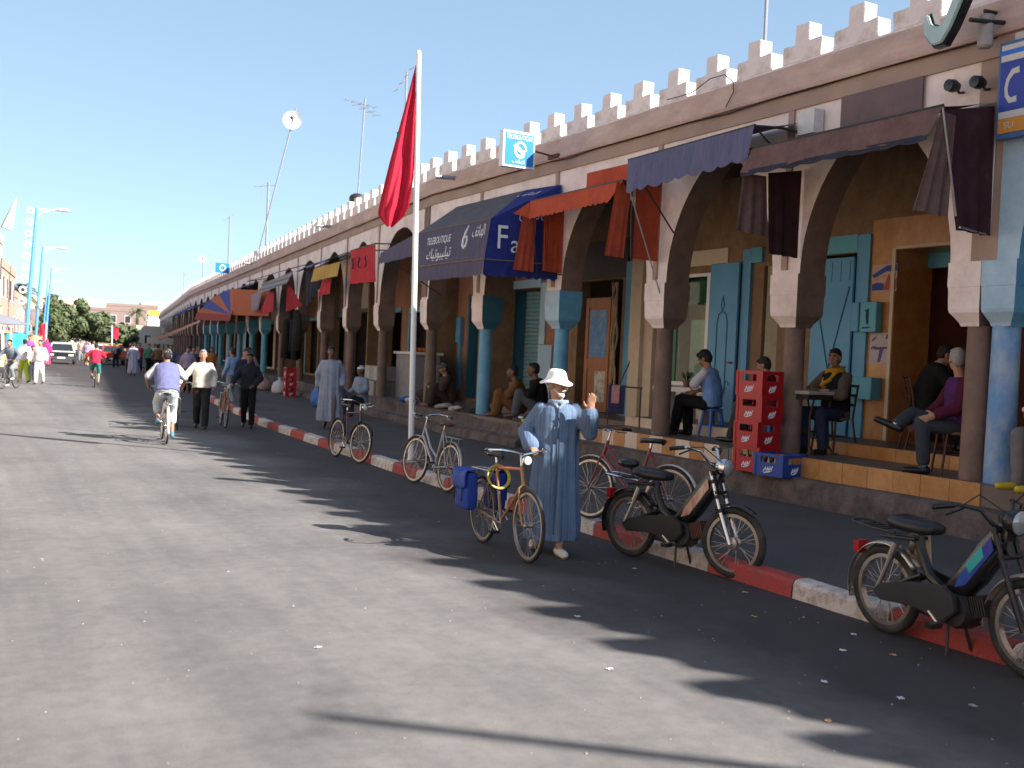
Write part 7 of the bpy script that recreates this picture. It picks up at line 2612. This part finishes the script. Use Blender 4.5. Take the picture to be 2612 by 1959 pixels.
def stool(label, loc, m):
    o = thing('stool', label, 'stool', loc)
    g = MB()
    g.lathe([(0, .47), (.15, .47), (.165, .46), (.165, .44), (.15, .43), (0, .43)], (0, 0, 0), 20)
    g.build('seat', m, o, smooth=30)
    for sx in (-1, 1):
        for sy in (-1, 1):
            g = MB()
            g.tube([(sx * .09, sy * .09, .44), (sx * .15, sy * .15, 0)], [.03, .022], 8)
            g.build('leg', m, o, smooth=True)
    g = MB()
    g.torus((0, 0, .2), .165, .014, axis='z', n=20, k=6)
    g.build('ring', m, o, smooth=True)


M_PLB = mat('plastic_blue', (0.03, 0.10, 0.36), 0.4)
stool('blue plastic stool under the boy in the football shirt', (10.87, 13.72, .72), M_PLB)
stool('blue plastic stool under the boy in dark red', (10.92, 12.40, .72), M_PLB)
low = thing('bench', 'low white bench in front of the green door', 'bench', (11.25, 14.9, .72))
g = MB()
g.box(-.2, .2, -.75, .75, .68, .76)
g.build('bench_top', mat('bench_white', (0.52, 0.49, 0.47), 0.5, var=0.08), low)
for yy in (-.6, 0, .6):
    g = MB()
    g.box(-.17, .17, yy - .04, yy + .04, 0, .679)
    g.build('leg', _M['bench_white'], low)
tp = thing('potted_plant', 'small pot plant leaning over the white bench', 'plant', (11.3, 15.0, .72 + .76))
g = MB()
g.lathe([(0, 0), (.05, 0), (.07, .12), (.06, .12), (.055, .1), (0, .1)], (0, 0, 0), 12)
g.build('pot', mat('pot_clay', (0.2, 0.09, 0.05), 0.8), tp, smooth=30)
for k in range(16):
    a = rnd.uniform(0, 2 * PI)
    ln = rnd.uniform(.12, .3)
    g = MB()
    d = V((math.cos(a), math.sin(a), 0))
    sd = V((-math.sin(a), math.cos(a), 0)) * .018
    b0 = V((0, 0, .1))
    m1, m2 = b0 + d * ln * .5 + V((0, 0, ln * .55)), b0 + d * ln + V((0, 0, ln * .5))
    g.add([b0, m1 + sd, m2, m1 - sd], [(0, 1, 2, 3)])
    g.build('leaf', mat('leaf_dark', (0.02, 0.055, 0.015), 0.5), tp)
# clothes barrier by the wooden door, broom
rl = thing('barrier', 'thin metal rail stand outside the wooden door', 'rail', (10.6, 15.9, .72))
for yy in (-.55, .45):
    g = MB()
    g.tube([(0, yy, .0), (0, yy, .72)], .014, 6)
    g.build('post', M_DARKMETAL, rl)
g = MB()
g.tube([(0, -.58, .71), (0, .48, .71)], .014, 6)
g.build('rail', M_DARKMETAL, rl)
for k, (a, b, h, cm, lb) in enumerate(((-.1, .42, .42, cloth('cloth_navy', (0.02, 0.022, 0.06)), 'navy cloth hung over the thin rail'), (.05, .3, .27, cloth('cloth_rose', (0.32, 0.16, 0.17)), 'rose cloth hung over the thin rail'))):
    o = thing('hanging_cloth', lb, 'cloth', (10.6, 15.9, .72))
    g = MB()
    dx = -.022 - .016 * k
    g.grid(lambda u, v: (dx * (1 if v > .12 else (v / .06 - 1)) + .012 * math.sin(u * 12) * v, a + (b - a) * u, .735 - max(0, v - .06) * h * 1.3), 14, 14)
    g.build('cloth', cm, o, smooth='all')
br = thing('broom', 'red headed broom leaning upside down beside the doorway', 'broom', (11.95, 18.2, .78))
g = MB()
g.tube([(-.15, .1, 0), (.2, -.35, 1.35)], .013, 8)
g.build('stick', mat('stick_blue', (0.02, 0.03, 0.14), 0.5), br, smooth=True)
g = MB()
g.obox((.2, -.36, 1.40), (0, 1, 0), (1, 0, 0), (0, 0, 1), .17, .035, .045)
g.build('broom_head', mat('broom_red', (0.30, 0.015, 0.02), 0.7), br)
rp = thing('rope_hank', 'frayed pale cord hanging down the pillar by the doorway', 'cord', (12.0, 18.42, .78))
for k in range(5):
    g = MB()
    g.tube([(.0 + .02 * math.sin(i * 1.3 + k), .05 * math.sin(i * .9 + k * 2) + (k - 2) * .03, 2.7 - i * .19) for i in range(14)], .022, 5)
    g.build('strand', mat('cord_pale', (0.30, 0.22, 0.14), 0.9, var=0.3), rp)
ls = thing('loudspeaker', 'black box hanging in shade under the grey blue awning', 'speaker', (10.7, 11.4, 4.1))
g = MB()
g.box(-.12, .12, -.15, .15, -.25, .45)
g.build('cabinet', M_BLACK, ls)
g = MB()
g.tube([(0, 0, .45), (.05, 0, 1.1)], .02, 6)
g.build('hanger', M_BLACK, ls)
# meter boxes on the ochre wall and posters
for k, (ya, yb, za, zb, lb) in enumerate(((11.58, 11.9, 2.47, 2.92, 'turquoise meter box with stencilled marks between the two posters'), (11.95, 12.1, 2.48, 2.92, 'narrow blue meter box on the door frame'), (11.53, 12.03, 1.47, 1.80, 'wide turquoise box low on the ochre wall'))):
    o = thing('meter_box', lb, 'electrical box', (12.2, ya, za))
    g = MB()
    d = (.12, .10, .2)[k]
    g.box(-.0 - d + .02, .03, 0, yb - ya, 0, zb - za)
    me = g.mesh('casing', (M_TURQ, M_DOORBLUE, M_TURQ)[k])
    bm = bmesh.new()
    bm.from_mesh(me)
    bmesh.ops.bevel(bm, geom=list(bm.edges), offset=0.01, segments=1, affect='EDGES')
    bm.to_mesh(me)
    bm.free()
    put('casing', me, o)
    if k == 0:
        g = MB()
        g.tube([(-.102, .155, .12), (-.102, .165, .26), (-.102, .15, .34), (-.102, .17, .28), (-.102, .2, .33)], [.02, .026, .02, .02, .016], 5)
        g.tube([(-.102, .1, .065), (-.102, .13, .08), (-.102, .16, .06), (-.102, .2, .075)], .010, 5)
        g.tube([(-.102, .21, .06), (-.102, .24, .075), (-.102, .25, .05)], .010, 5)
        g.build('stencil', mat('stencil_dark', (0.02, 0.06, 0.08), 0.7), o)


def poster(label, ya, yb, za, zb, m, marks, x=12.242):
    o = thing('poster', label, 'poster', (x, ya, za))
    g = MB()
    g.box(0, .006, 0, yb - ya, 0, zb - za)
    g.build('paper', m, o)
    for k, (pl, mm) in enumerate(marks):
        g = MB()
        n = len(pl)
        W_, H_ = yb - ya, zb - za
        # u runs left to right as seen from the street (towards smaller y)
        g.add([(-.0015 - .0006 * k, W_ * (1 - u), H_ * v) for u, v in pl], [tuple(range(n))])
        g.build('print', mm, o)


PB, PR, PO = mat('print_blue', (0.02, 0.05, 0.25), .6), mat('print_red', (0.36, 0.05, 0.03), .6), mat('print_orange', (0.55, 0.24, 0.12), .6)
PV = mat('print_violet', (0.10, 0.07, 0.16), .7)
poster('blue red and white poster high on the ochre wall', 11.35, 11.83, 3.08, 3.48, mat('paper_peach', (0.46, 0.33, 0.27), .7, var=.08),
       [([(0, .62), (.6, .95), (1, .97), (1, .75), (.55, .72), (.1, .5)], PB), ([(.02, .04), (.5, .04), (.5, .3), (.2, .33), (.02, .26)], PB), ([(.08, .40), (.5, .5), (.7, .62), (.3, .58)], PO), ([(.48, .04), (.72, .04), (.74, .5), (.68, .66), (.58, .4)], PR), ([(.78, .04), (.98, .04), (1, .5), (.9, .4)], PR)])
poster('faded violet poster with a dark T shaped figure low on the ochre wall', 11.43, 11.80, 2.01, 2.46, mat('paper_lilac', (0.42, 0.36, 0.38), .75, var=.12),
       [([(.42, .05), (.58, .05), (.72, .48), (.98, .5), (.98, .56), (.2, .54), (.2, .46), (.52, .46)], PV), ([(.04, .46), (.3, .52), (.34, .58), (.1, .56)], PV), ([(.08, .78), (.3, .9), (.34, .86), (.12, .72)], PV), ([(.8, .8), (.98, .84), (.98, .98), (.84, .96)], PV)])

# wares on the floor further along, clothes, bags
hc = thing('hanging_clothes', 'mass of black garments hung before a column', 'clothes', Vector(W((9.45, 38.2, 3.3))))
for k in range(9):
    g = MB()
    c_y = 36.9 + k * .36
    c0 = V(W((9.45 + rnd.uniform(-.15, .15), c_y, 0)))
    zt, zb = rnd.uniform(2.9, 3.3), rnd.uniform(1.4, 1.8)
    rings = [[(c0.x + rr_ * .5 * math.cos(a) * (1 + .2 * math.sin(3 * a + k)), c0.y + rr_ * math.sin(a) * (1 + .2 * math.sin(4 * a + k)), z) for a in [2 * PI * i / 14 for i in range(14)]] for z, rr_ in ((zt, .05), (zt - .06, .17), (zt - .5, .2), ((zt + zb) / 2, .22), (zb, .24))]
    g.loft(rings)
    g.build('garment', cloth('garment_dark_%d' % (k % 3), [(0.016, 0.013, 0.013), (0.022, 0.018, 0.015), (0.012, 0.012, 0.018)][k % 3]), hc, smooth='all', world=True)


def sack(label, loc, r_, m, name='bag', cat='bag'):
    o = thing(name, label, cat, loc)
    g = MB()
    q = rnd.random() * 6
    rings = []
    for z, f in ((0, .55), (.06, .9), (.25, 1), (.55, .95), (.8, .7), (.95, .3), (1.05, .12), (1.2, .28)):
        rings.append([(r_[0] * f * math.cos(a) * (1 + .1 * math.sin(3 * a + q) + .06 * math.sin(7 * a + z * 5)), r_[1] * f * math.sin(a) * (1 + .1 * math.cos(2 * a + q)), r_[2] * z) for a in [2 * PI * i / 22 for i in range(22)]])
    g.loft(rings)
    g.build('bag_body', m, o, smooth='all')
    return o


C_BAGB = cloth('bag_blue', (0.05, 0.15, 0.42), rough=.5)
sack('bulging bright blue bag behind the robed walker', Vector(W((9.25, 30.6, PAVE))), (.55, .6, .75), C_BAGB)
sack('pale beige sack at the foot of a blue column', Vector(W((9.1, 44.0, PAVE))), (.5, .6, .7), cloth('sack_beige', (0.36, 0.29, 0.22)), 'sack', 'sack')
sack('small white plastic bag by the red crates', Vector(W((9.2, 39.0, PAVE))), (.3, .3, .5), cloth('bag_white', (0.5, 0.48, 0.48)))
sack('dusty pink sack near the red crates', Vector(W((9.0, 41.5, PAVE))), (.35, .4, .5), cloth('sack_pink', (0.34, 0.22, 0.2)), 'sack', 'sack')
gb_ = [('blue folded cloth among the spread wares', (10.1, 24.6, .62), (.3, .45, .13), (0.03, 0.10, 0.36)), ('white bundle among the spread wares', (9.95, 23.9, .62), (.2, .25, .14), (0.45, 0.43, 0.42)),
       ('cream shoes heap among the spread wares', (10.0, 22.4, .62), (.25, .3, .12), (0.36, 0.31, 0.24)), ('pale scarf heap next to the blue column', (10.0, 21.6, .62), (.2, .3, .10), (0.40, 0.36, 0.34)),
       ('dark cloth heap beside the column foot', (10.2, 21.0, .62), (.25, .3, .12), (0.03, 0.03, 0.03)), ('brown bundle behind the spread wares', (10.6, 24.2, .62), (.3, .4, .3), (0.06, 0.04, 0.03))]
for lb, lc, r_, co in gb_:
    o = thing('cloth_bundle', lb, 'bundle', lc, rnd.random(), 'wares spread on the arcade floor')
    for k in range(4):
        g = MB()
        g.ball((rnd.uniform(-.5, .5) * r_[0], rnd.uniform(-.6, .6) * r_[1], r_[2] * (.35 + .15 * k)), (r_[0] * rnd.uniform(.4, .7), r_[1] * rnd.uniform(.35, .6), r_[2] * rnd.uniform(.35, .6)), 12)
        g.v = [tuple(V(p) + V((noise.noise(V(p) * 7), noise.noise(V(p) * 7 + V((5, 5, 5))), noise.noise(V(p) * 7 + V((9, 1, 2))) * .5)) * .05) for p in g.v]
        g.build('folded_piece', cloth('bundle_%d_%d_%d' % tuple(int(c * 255) for c in co), co), o, smooth='all')
bk = thing('package', 'dark flat packet with a yellow strip on the step edge', 'packet', (9.95, 18.3, .62))
g = MB()
g.box(-.12, .12, -.35, .25, 0, .07)
g.build('wrapper', M_BLACK, bk)
g = MB()
g.box(-.127, .1, -.32, -.12, .01, .073)
g.build('label_strip', mat('label_yellow', (0.35, 0.36, 0.08), .6), bk)
g = MB()
g.ball((-.06, .02, .085), (.05, .08, .03), 8)
g.build('white_tag', M_PRINTWHITE, bk, smooth=True)
ct = thing('stall_counter', 'grey sided stall counter with white top beside the brown columns', 'stall', Vector(W((11.0, 27.3, .62))), slope_rz(30))
g = MB()
g.box(-.35, .35, -.9, .9, 0, 1.2)
g.build('cabinet', mat('stall_grey', (0.2, 0.19, 0.2), .6), ct)
g = MB()
g.box(-.42, .42, -.98, .98, 1.203, 1.27)
g.build('counter_top', mat('bench_white', (0.52, 0.49, 0.47), .5), ct)
for k in range(6):
    fr = thing('orange', 'orange fruit on the white stall counter', 'fruit', Vector(W((10.9 + .12 * (k % 3), 27.2 + .12 * (k // 3), 1.89))), 0, 'oranges on the stall counter')
    g = MB()
    g.ball((0, 0, .06), (.06, .06, .06), 10)
    g.build('fruit', mat('orange_skin', (0.5, 0.14, 0.015), .5), fr, smooth=True)
sk = thing('stacked_boxes', 'grey patterned heap of boxes behind the old man on the step', 'boxes', Vector(W((10.4, 29.2, .62))))
for k in range(6):
    g = MB()
    g.box(-.4 + .05 * k, .3, -.7 + .5 * (k % 3), -.25 + .5 * (k % 3), .42 * (k // 3), .42 * (k // 3) + .4)
    g.build('box', mat('box_dim_%d' % (k % 2), [(0.24, 0.22, 0.2), (0.32, 0.3, 0.29)][k % 2], .8, var=.3, scale=12), sk)

# litter on the dark asphalt
for k, (x, y, co) in enumerate(((5.75, 5.55, 0), (5.35, 5.25, 0), (5.6, 5.05, 1), (4.7, 4.75, 0), (4.9, 4.35, 0), (5.2, 4.1, 2), (4.1, 6.6, 0), (5.55, 8.0, 2), (3.6, 5.4, 0), (5.4, 6.2, 1), (4.2, 4.2, 1), (7.2, 6.5, 0), (2.1, 6.4, 0), (5.9, 6.9, 2))):
    g = MB()
    g.grid(lambda u, v: ((u - .5) * .045, (v - .5) * .035, .006 + .012 * noise.noise(V((u * 3 + k, v * 3, k)))), 4, 4)
    o = g.build('paper_scrap', mat(('scrap_white', 'scrap_ochre', 'scrap_grey')[co], [(0.55, 0.55, 0.6), (0.4, 0.25, 0.12), (0.3, 0.29, 0.28)][co], .8), None)
    o.location = (x, y, .0 if x < 6.1 else PAVE + .002)
    o.rotation_euler = (0, 0, rnd.random() * 6)
    tag(o, 'tiny torn paper scrap lying on the ground', 'litter', 'paper scraps on the ground')
g = MB()
for k in range(900):
    x, y = rnd.uniform(-1.5, 6.1), rnd.uniform(2.5, 22) 
    r_ = rnd.uniform(.003, .011) * (1.3 if rnd.random() < .1 else 1)
    a = rnd.random() * 6
    g.add([(x + r_ * math.cos(a), y + r_ * math.sin(a), .001), (x + r_ * math.cos(a + 2), y + r_ * math.sin(a + 2), .001), (x + r_ * math.cos(a + 4), y + r_ * math.sin(a + 4), .001), (x, y, r_ * .8)], [(0, 1, 3), (1, 2, 3), (2, 0, 3)])
tag(g.build('gravel', mat('grit', (0.26, 0.23, 0.2), .9, var=.4, scale=3)), kind='stuff')

# ================================================================ far end of the street
M_FARWALL = mat('far_wall_ochre', (0.42, 0.29, 0.22), .9, var=.08, scale=.6)
M_FARCREAM = mat('far_wall_cream', (0.62, 0.50, 0.38), .9, var=.08, scale=.5)
M_FARBROWN = mat('far_wall_brown', (0.26, 0.185, 0.16), .9, var=.08, scale=.5)
M_SHOP = mat('far_dark_opening', (0.03, 0.027, 0.027), .8)


def house(label, x0, x1, y0, y1, h, m, rz=0.0, wins=(0, 0), name='building', trim=None, dark=True):
    o = thing(name, label, 'building', ((x0 + x1) / 2, (y0 + y1) / 2, 0), rz)
    hx, hy = (x1 - x0) / 2, (y1 - y0) / 2
    g = MB()
    g.box(-hx, hx, -hy, hy, 0, h)
    g.build('walls', m, o)
    g = MB()
    t_ = .22
    for (a, b, c, d) in ((-hx - .05, hx + .05, -hy - .05, -hy + t_), (-hx - .05, hx + .05, hy - t_, hy + .05), (-hx - .05, -hx + t_, -hy + t_ + .002, hy - t_ - .002), (hx - t_, hx + .05, -hy + t_ + .002, hy - t_ - .002)):
        g.box(a, b, c, d, h - .02, h + .45)
    g.build('roof_parapet', trim or m, o)
    nx, nz = wins
    for face in range(2):
        for i in range(nx):
            for j in range(nz):
                z = h * (j + .45) / nz
                if face == 0:
                    c = (-hx + 2 * hx * (i + .5) / nx, -hy)
                    g = MB()
                    g.box(c[0] - .5, c[0] + .5, c[1] - .035, c[1] + .02, z - .15, z + 1.15)
                else:
                    c = (hx, -hy + 2 * hy * (i + .5) / nx)
                    g = MB()
                    g.box(c[0] - .02, c[0] + .035, c[1] - .5, c[1] + .5, z - .15, z + 1.15)
                f = g.build('window', trim or M_WHITEPAINT, o)
                g = MB()
                if face == 0:
                    g.box(c[0] - .42, c[0] + .42, c[1] - .045, c[1] - .0, z - .07, z + 1.07)
                else:
                    g.box(c[0] + .0, c[0] + .045, c[1] - .42, c[1] + .42, z - .07, z + 1.07)
                p = g.build('pane', M_SHOP, None)
                p.parent = f
    return o


house('sunlit cream corner building at the picture edge with a spiky corner horn', -9, 2.2, 57, 64, 6.6, M_FARCREAM, -.11, (3, 2))
# the row that faces the arcade across the street, beside and behind the viewpoint
for k, (ya, yb, hh, mm) in enumerate(((-26, -9, 7.5, M_FARCREAM), (-8.6, 9, 8.2, M_FARWALL), (9.4, 24, 7.0, M_FARCREAM), (24.4, 40, 7.8, M_FARCREAM), (40.4, 54, 6.6, M_FARWALL))):
    xm = left_x((ya + yb) / 2) - 3.2
    house('street house across from the arcade number %s along the far side' % ('one', 'two', 'three', 'four', 'five')[k], xm - 9, xm, ya, yb, hh, mm, -.11, (4, 2))
hr = thing('corner_finial', 'pointed plaster horn on the corner of the cream building', 'finial', (2.45, 57.0, 6.9))
g = MB()
g.tube([(0, 0, 0), (.15, 0, .6), (.38, 0, 1.5)], [.28, .18, .02], 8)
g.build('horn', M_FARCREAM, hr, smooth=True)
house('warm ochre building behind the cream one', -8, 3.3, 66, 78, 5.6, M_FARWALL, -.11, (4, 2))
house('low pink building further along the far side', -6, 4.6, 80, 96, 4.6, mat('far_wall_pink', (0.50, 0.30, 0.24), .9), -.11, (4, 1))
house('plain tan house behind the palm', -2, 6.3, 108, 126, 5.2, M_FARCREAM, -.12, (4, 1))
house('brown flat roofed building closing the street', 19.5, 28.5, 188, 200, 6.6, M_FARBROWN, -.12, (4, 2))
house('taller brown block beside the closing building', 24.8, 33, 193, 206, 7.6, M_FARBROWN, -.12, (3, 2))
house('long cream building above the trees', 12, 30, 232, 244, 9.3, M_FARCREAM, -.1, (6, 2))
house('cream building with the yellow shop sign', 33.5, 44, 214, 226, 8.9, M_FARCREAM, -.12, (4, 2))
house('low cream stall building at the bend', 24.2, 30.5, 158, 166, 3.6, M_FARCREAM, -.14, (2, 1))
house('grey shaded house behind the trees', 8.0, 17.5, 196, 206, 6.0, M_FARBROWN, -.12, (3, 1))
ys_o = thing('shop_sign', 'stacked yellow and white shop boards far at the bend', 'sign', (31.2, 190, 3.2))
for k, cm in enumerate((mat('board_yellow', (0.62, 0.40, 0.05), .5), M_WHITEPAINT, M_WHITEPAINT, mat('board_yellow', (0.62, 0.40, 0.05), .5))):
    g = MB()
    g.box(-1.0, 1.0, -.1, .1, k * 1.0, k * 1.0 + .85)
    g.build('board', cm, ys_o)
for (x, y, z, lb) in ((28.0, 150, 3.0, 'cream awning box over the far stalls'), (24.5, 140, 1.6, 'pale rounded stall hood far down the street')):
    o = thing('stall_hood', lb, 'stall', (x, y, 0), -.14)
    g = MB()
    g.box(-2.2, 2.2, -1.5, 1.5, z, z + .8)
    g.build('hood', M_FARCREAM, o)
    for sx in (-1, 1):
        g = MB()
        g.box(sx * 2.0 - .06, sx * 2.0 + .06, -1.4, -1.28, 0, z)
        g.build('leg', M_DARKMETAL, o)

# trees
LEAFM = []
for k, c in enumerate(((0.085, 0.11, 0.045), (0.11, 0.13, 0.055), (0.06, 0.085, 0.035))):
    LEAFM.append(mat('tree_leaf_%d' % k, c, .7, var=.25, scale=1.2))
BARK = mat('bark', (0.12, 0.09, 0.065), .9, bump=.4)


def tree(label, loc, h, r_, seed, n=1500, leaf=.32, trunk=.2):
    q = random.Random(seed)
    o = thing('tree', label, 'tree', loc)
    tops = []
    g = MB()
    g.tube([(0, 0, 0), (.1, 0, h * .3), (0, .1, h * .55)], [trunk, trunk * .75, trunk * .4], 8)
    for k in range(7):
        a = k * 2.4
        e = (r_ * .6 * math.cos(a), r_ * .6 * math.sin(a), h * (.55 + .25 * q.random()))
        g.tube([(0, 0, h * (.25 + .04 * k)), (e[0] * .5, e[1] * .5, e[2] * .8), e], [trunk * .4, trunk * .25, trunk * .08], 6)
    g.build('trunk', BARK, o, smooth=True)
    cl = []
    for k in range(26):
        while True:
            p = V((q.uniform(-1, 1), q.uniform(-1, 1), q.uniform(-1, 1)))
            if .35 < p.length < 1:
                break
        cl.append((V((p.x * r_ * .78, p.y * r_ * .78, h * .58 + p.z * h * .34)), r_ * q.uniform(.22, .42)))
    vs, fs, mi = [], [], []
    g = MB()
    for i in range(n):
        c, cr = q.choice(cl)
        d = V((q.gauss(0, 1), q.gauss(0, 1), q.gauss(0, 1))).normalized()
        p = c + d * cr * q.uniform(.55, 1.0)
        s = leaf * q.uniform(.6, 1.3)
        a = d.orthogonal().normalized()
        a = Matrix.Rotation(q.random() * 6.3, 3, d) @ a
        b = (d.cross(a) + d * q.uniform(-.5, .5)).normalized()
        g.add([p - a * s - b * s * .4, p + a * s * .2 - b * s * .6, p + a * s + b * s * .3, p - a * s * .1 + b * s * .7], [(0, 1, 2, 3)], q.choice((0, 0, 1, 2)))
    g.build('crown', LEAFM, o)
    return o


tree('large green tree left of the closing building', (15.6, 168, 0), 8.2, 4.0, 1, 5200, .27)
tree('shorter green tree joined to the large one on its near side', (13.6, 164, 0), 6.0, 3.0, 2, 3200, .26)
tree('rounded green tree beside the brown building', (18.6, 166, 0), 6.4, 3.2, 3, 3600, .26)
tree('low bush like tree in front of the brown building', (21.8, 160, 0), 3.6, 2.2, 4, 900, .34)
tree('small dark tree behind the second flag', (20.6, 150, 0), 4.0, 2.2, 5, 900, .34)


def palm(label, loc, h, fr, seed, n=26):
    q = random.Random(seed)
    o = thing('palm_tree', label, 'palm tree', loc)
    g = MB()
    g.tube([(0, 0, 0), (.08, 0, h * .5), (.0, 0, h)], [.28, .22, .2], 10)
    g.build('trunk', BARK, o, smooth=True)
    for k in range(n):
        a = k * 2.399
        el = 1.15 - 1.5 * (k / n) + q.uniform(-.1, .1)
        d = V((math.cos(a), math.sin(a), 0))
        sd = V((-math.sin(a), math.cos(a), 0))
        pts = []
        for i in range(9):
            t_ = i / 8
            pts.append(V((0, 0, h)) + d * fr * t_ * math.cos(el) * (1 - .15 * t_) + V((0, 0, fr * (t_ * math.sin(el) - .55 * t_ * t_))))
        g = MB()
        g.tube(pts, [.035, .03, .027, .024, .02, .016, .012, .008, .004], 5)
        for i in range(1, 8):
            for j in range(3):
                t_ = j / 3
                p = pts[i].lerp(pts[i + 1], t_)
                ll = fr * .24 * (1 - abs(i / 8 - .45))
                ax = (pts[i + 1] - pts[i]).normalized()
                for s in (-1, 1):
                    e = p + sd * s * ll * .8 + ax * ll * .55 - V((0, 0, ll * .25))
                    g.add([p - ax * .03, p + ax * .05, e], [(0, 1, 2)])
        g.build('frond', LEAFM[k % 3], o)
    return o


palm('palm tree behind the first blue street lamp', (5.4, 101, 0), 5.4, 2.6, 3)
palm('small palm in front of the brown building', (26.4, 176, 0), 6.2, 2.2, 4, 20)
# flags on short poles far along
for k, (x, y, lb) in enumerate(((7.6, 100, 'red flag on a pole by the third street lamp'), (13.0, 100, 'red flag on a leaning pole in the middle of the street'))):
    o = thing('flagpole', lb.replace('red flag on a', 'pale far').replace('pale far leaning', 'pale leaning'), 'flagpole', (x, y, 0))
    g = MB()
    g.tube([(0, 0, 0), (-.1 * k, 0, 3.1)], .07, 8)
    g.build('pole', mat('pole_pale', (0.5, 0.52, 0.48), .5), o, smooth=True)
    f_ = thing('flag', lb, 'flag', (x, y, 3.0))
    g = MB()
    g.grid(lambda u, v: ((-.1 * k) - (.0 if k else .55 * u) + (.6 * u if k else 0), .08 * math.sin(u * 7 + v * 3), -(1.5 if not k else .95) * v - .2 * u), 8, 8)
    g.build('cloth', Cflag, f_, smooth='all')
# stalls on the far pavement
o = thing('parasol', 'grey blue stall parasol behind the cream van', 'parasol', (2.3, 62, PAVE))
g = MB()
g.lathe([(1.7, 2.25), (1.0, 2.55), (.05, 2.8)], (0, 0, 0), 10)
g.build('canopy', cloth('parasol_grey', (0.17, 0.18, 0.22)), o)
g = MB()
g.tube([(0, 0, 0), (0, 0, 2.8)], .03, 8)
g.build('pole', M_METAL, o)
for (x, y, z0, z1, wd_, co, lb) in ((3.35, 60, .9, 2.0, .7, (0.06, 0.42, 0.62), 'bright turquoise cloth hung at the far stalls'), (4.6, 68, .6, 1.9, .8, (0.55, 0.36, 0.22), 'peach cloth screen by the street lamp'), (1.5, 58.5, 2.3, 2.9, .9, (0.55, 0.1, 0.12), 'red awning scrap on the cream building'), (2.1, 60, 2.9, 3.3, .8, (0.4, 0.5, 0.3), 'pale green sign board on the cream building')):
    o = thing('hanging_cloth', lb, 'cloth', (x, y, 0))
    g = MB()
    g.grid(lambda u, v: ((u - .5) * wd_, .05 * math.sin(u * 9), z1 + (z0 - z1) * v), 8, 4)
    g.build('cloth', cloth('cloth_%d_%d_%d' % tuple(int(c * 255) for c in co), co), o, smooth='all')
    g = MB()
    g.tube([(-wd_ / 2, 0, 0), (-wd_ / 2, 0, z1)], .025, 6)
    g.tube([(-wd_ / 2, 0, z1), (wd_ / 2, 0, z1)], .02, 6)
    g.build('rod', M_METAL, o)
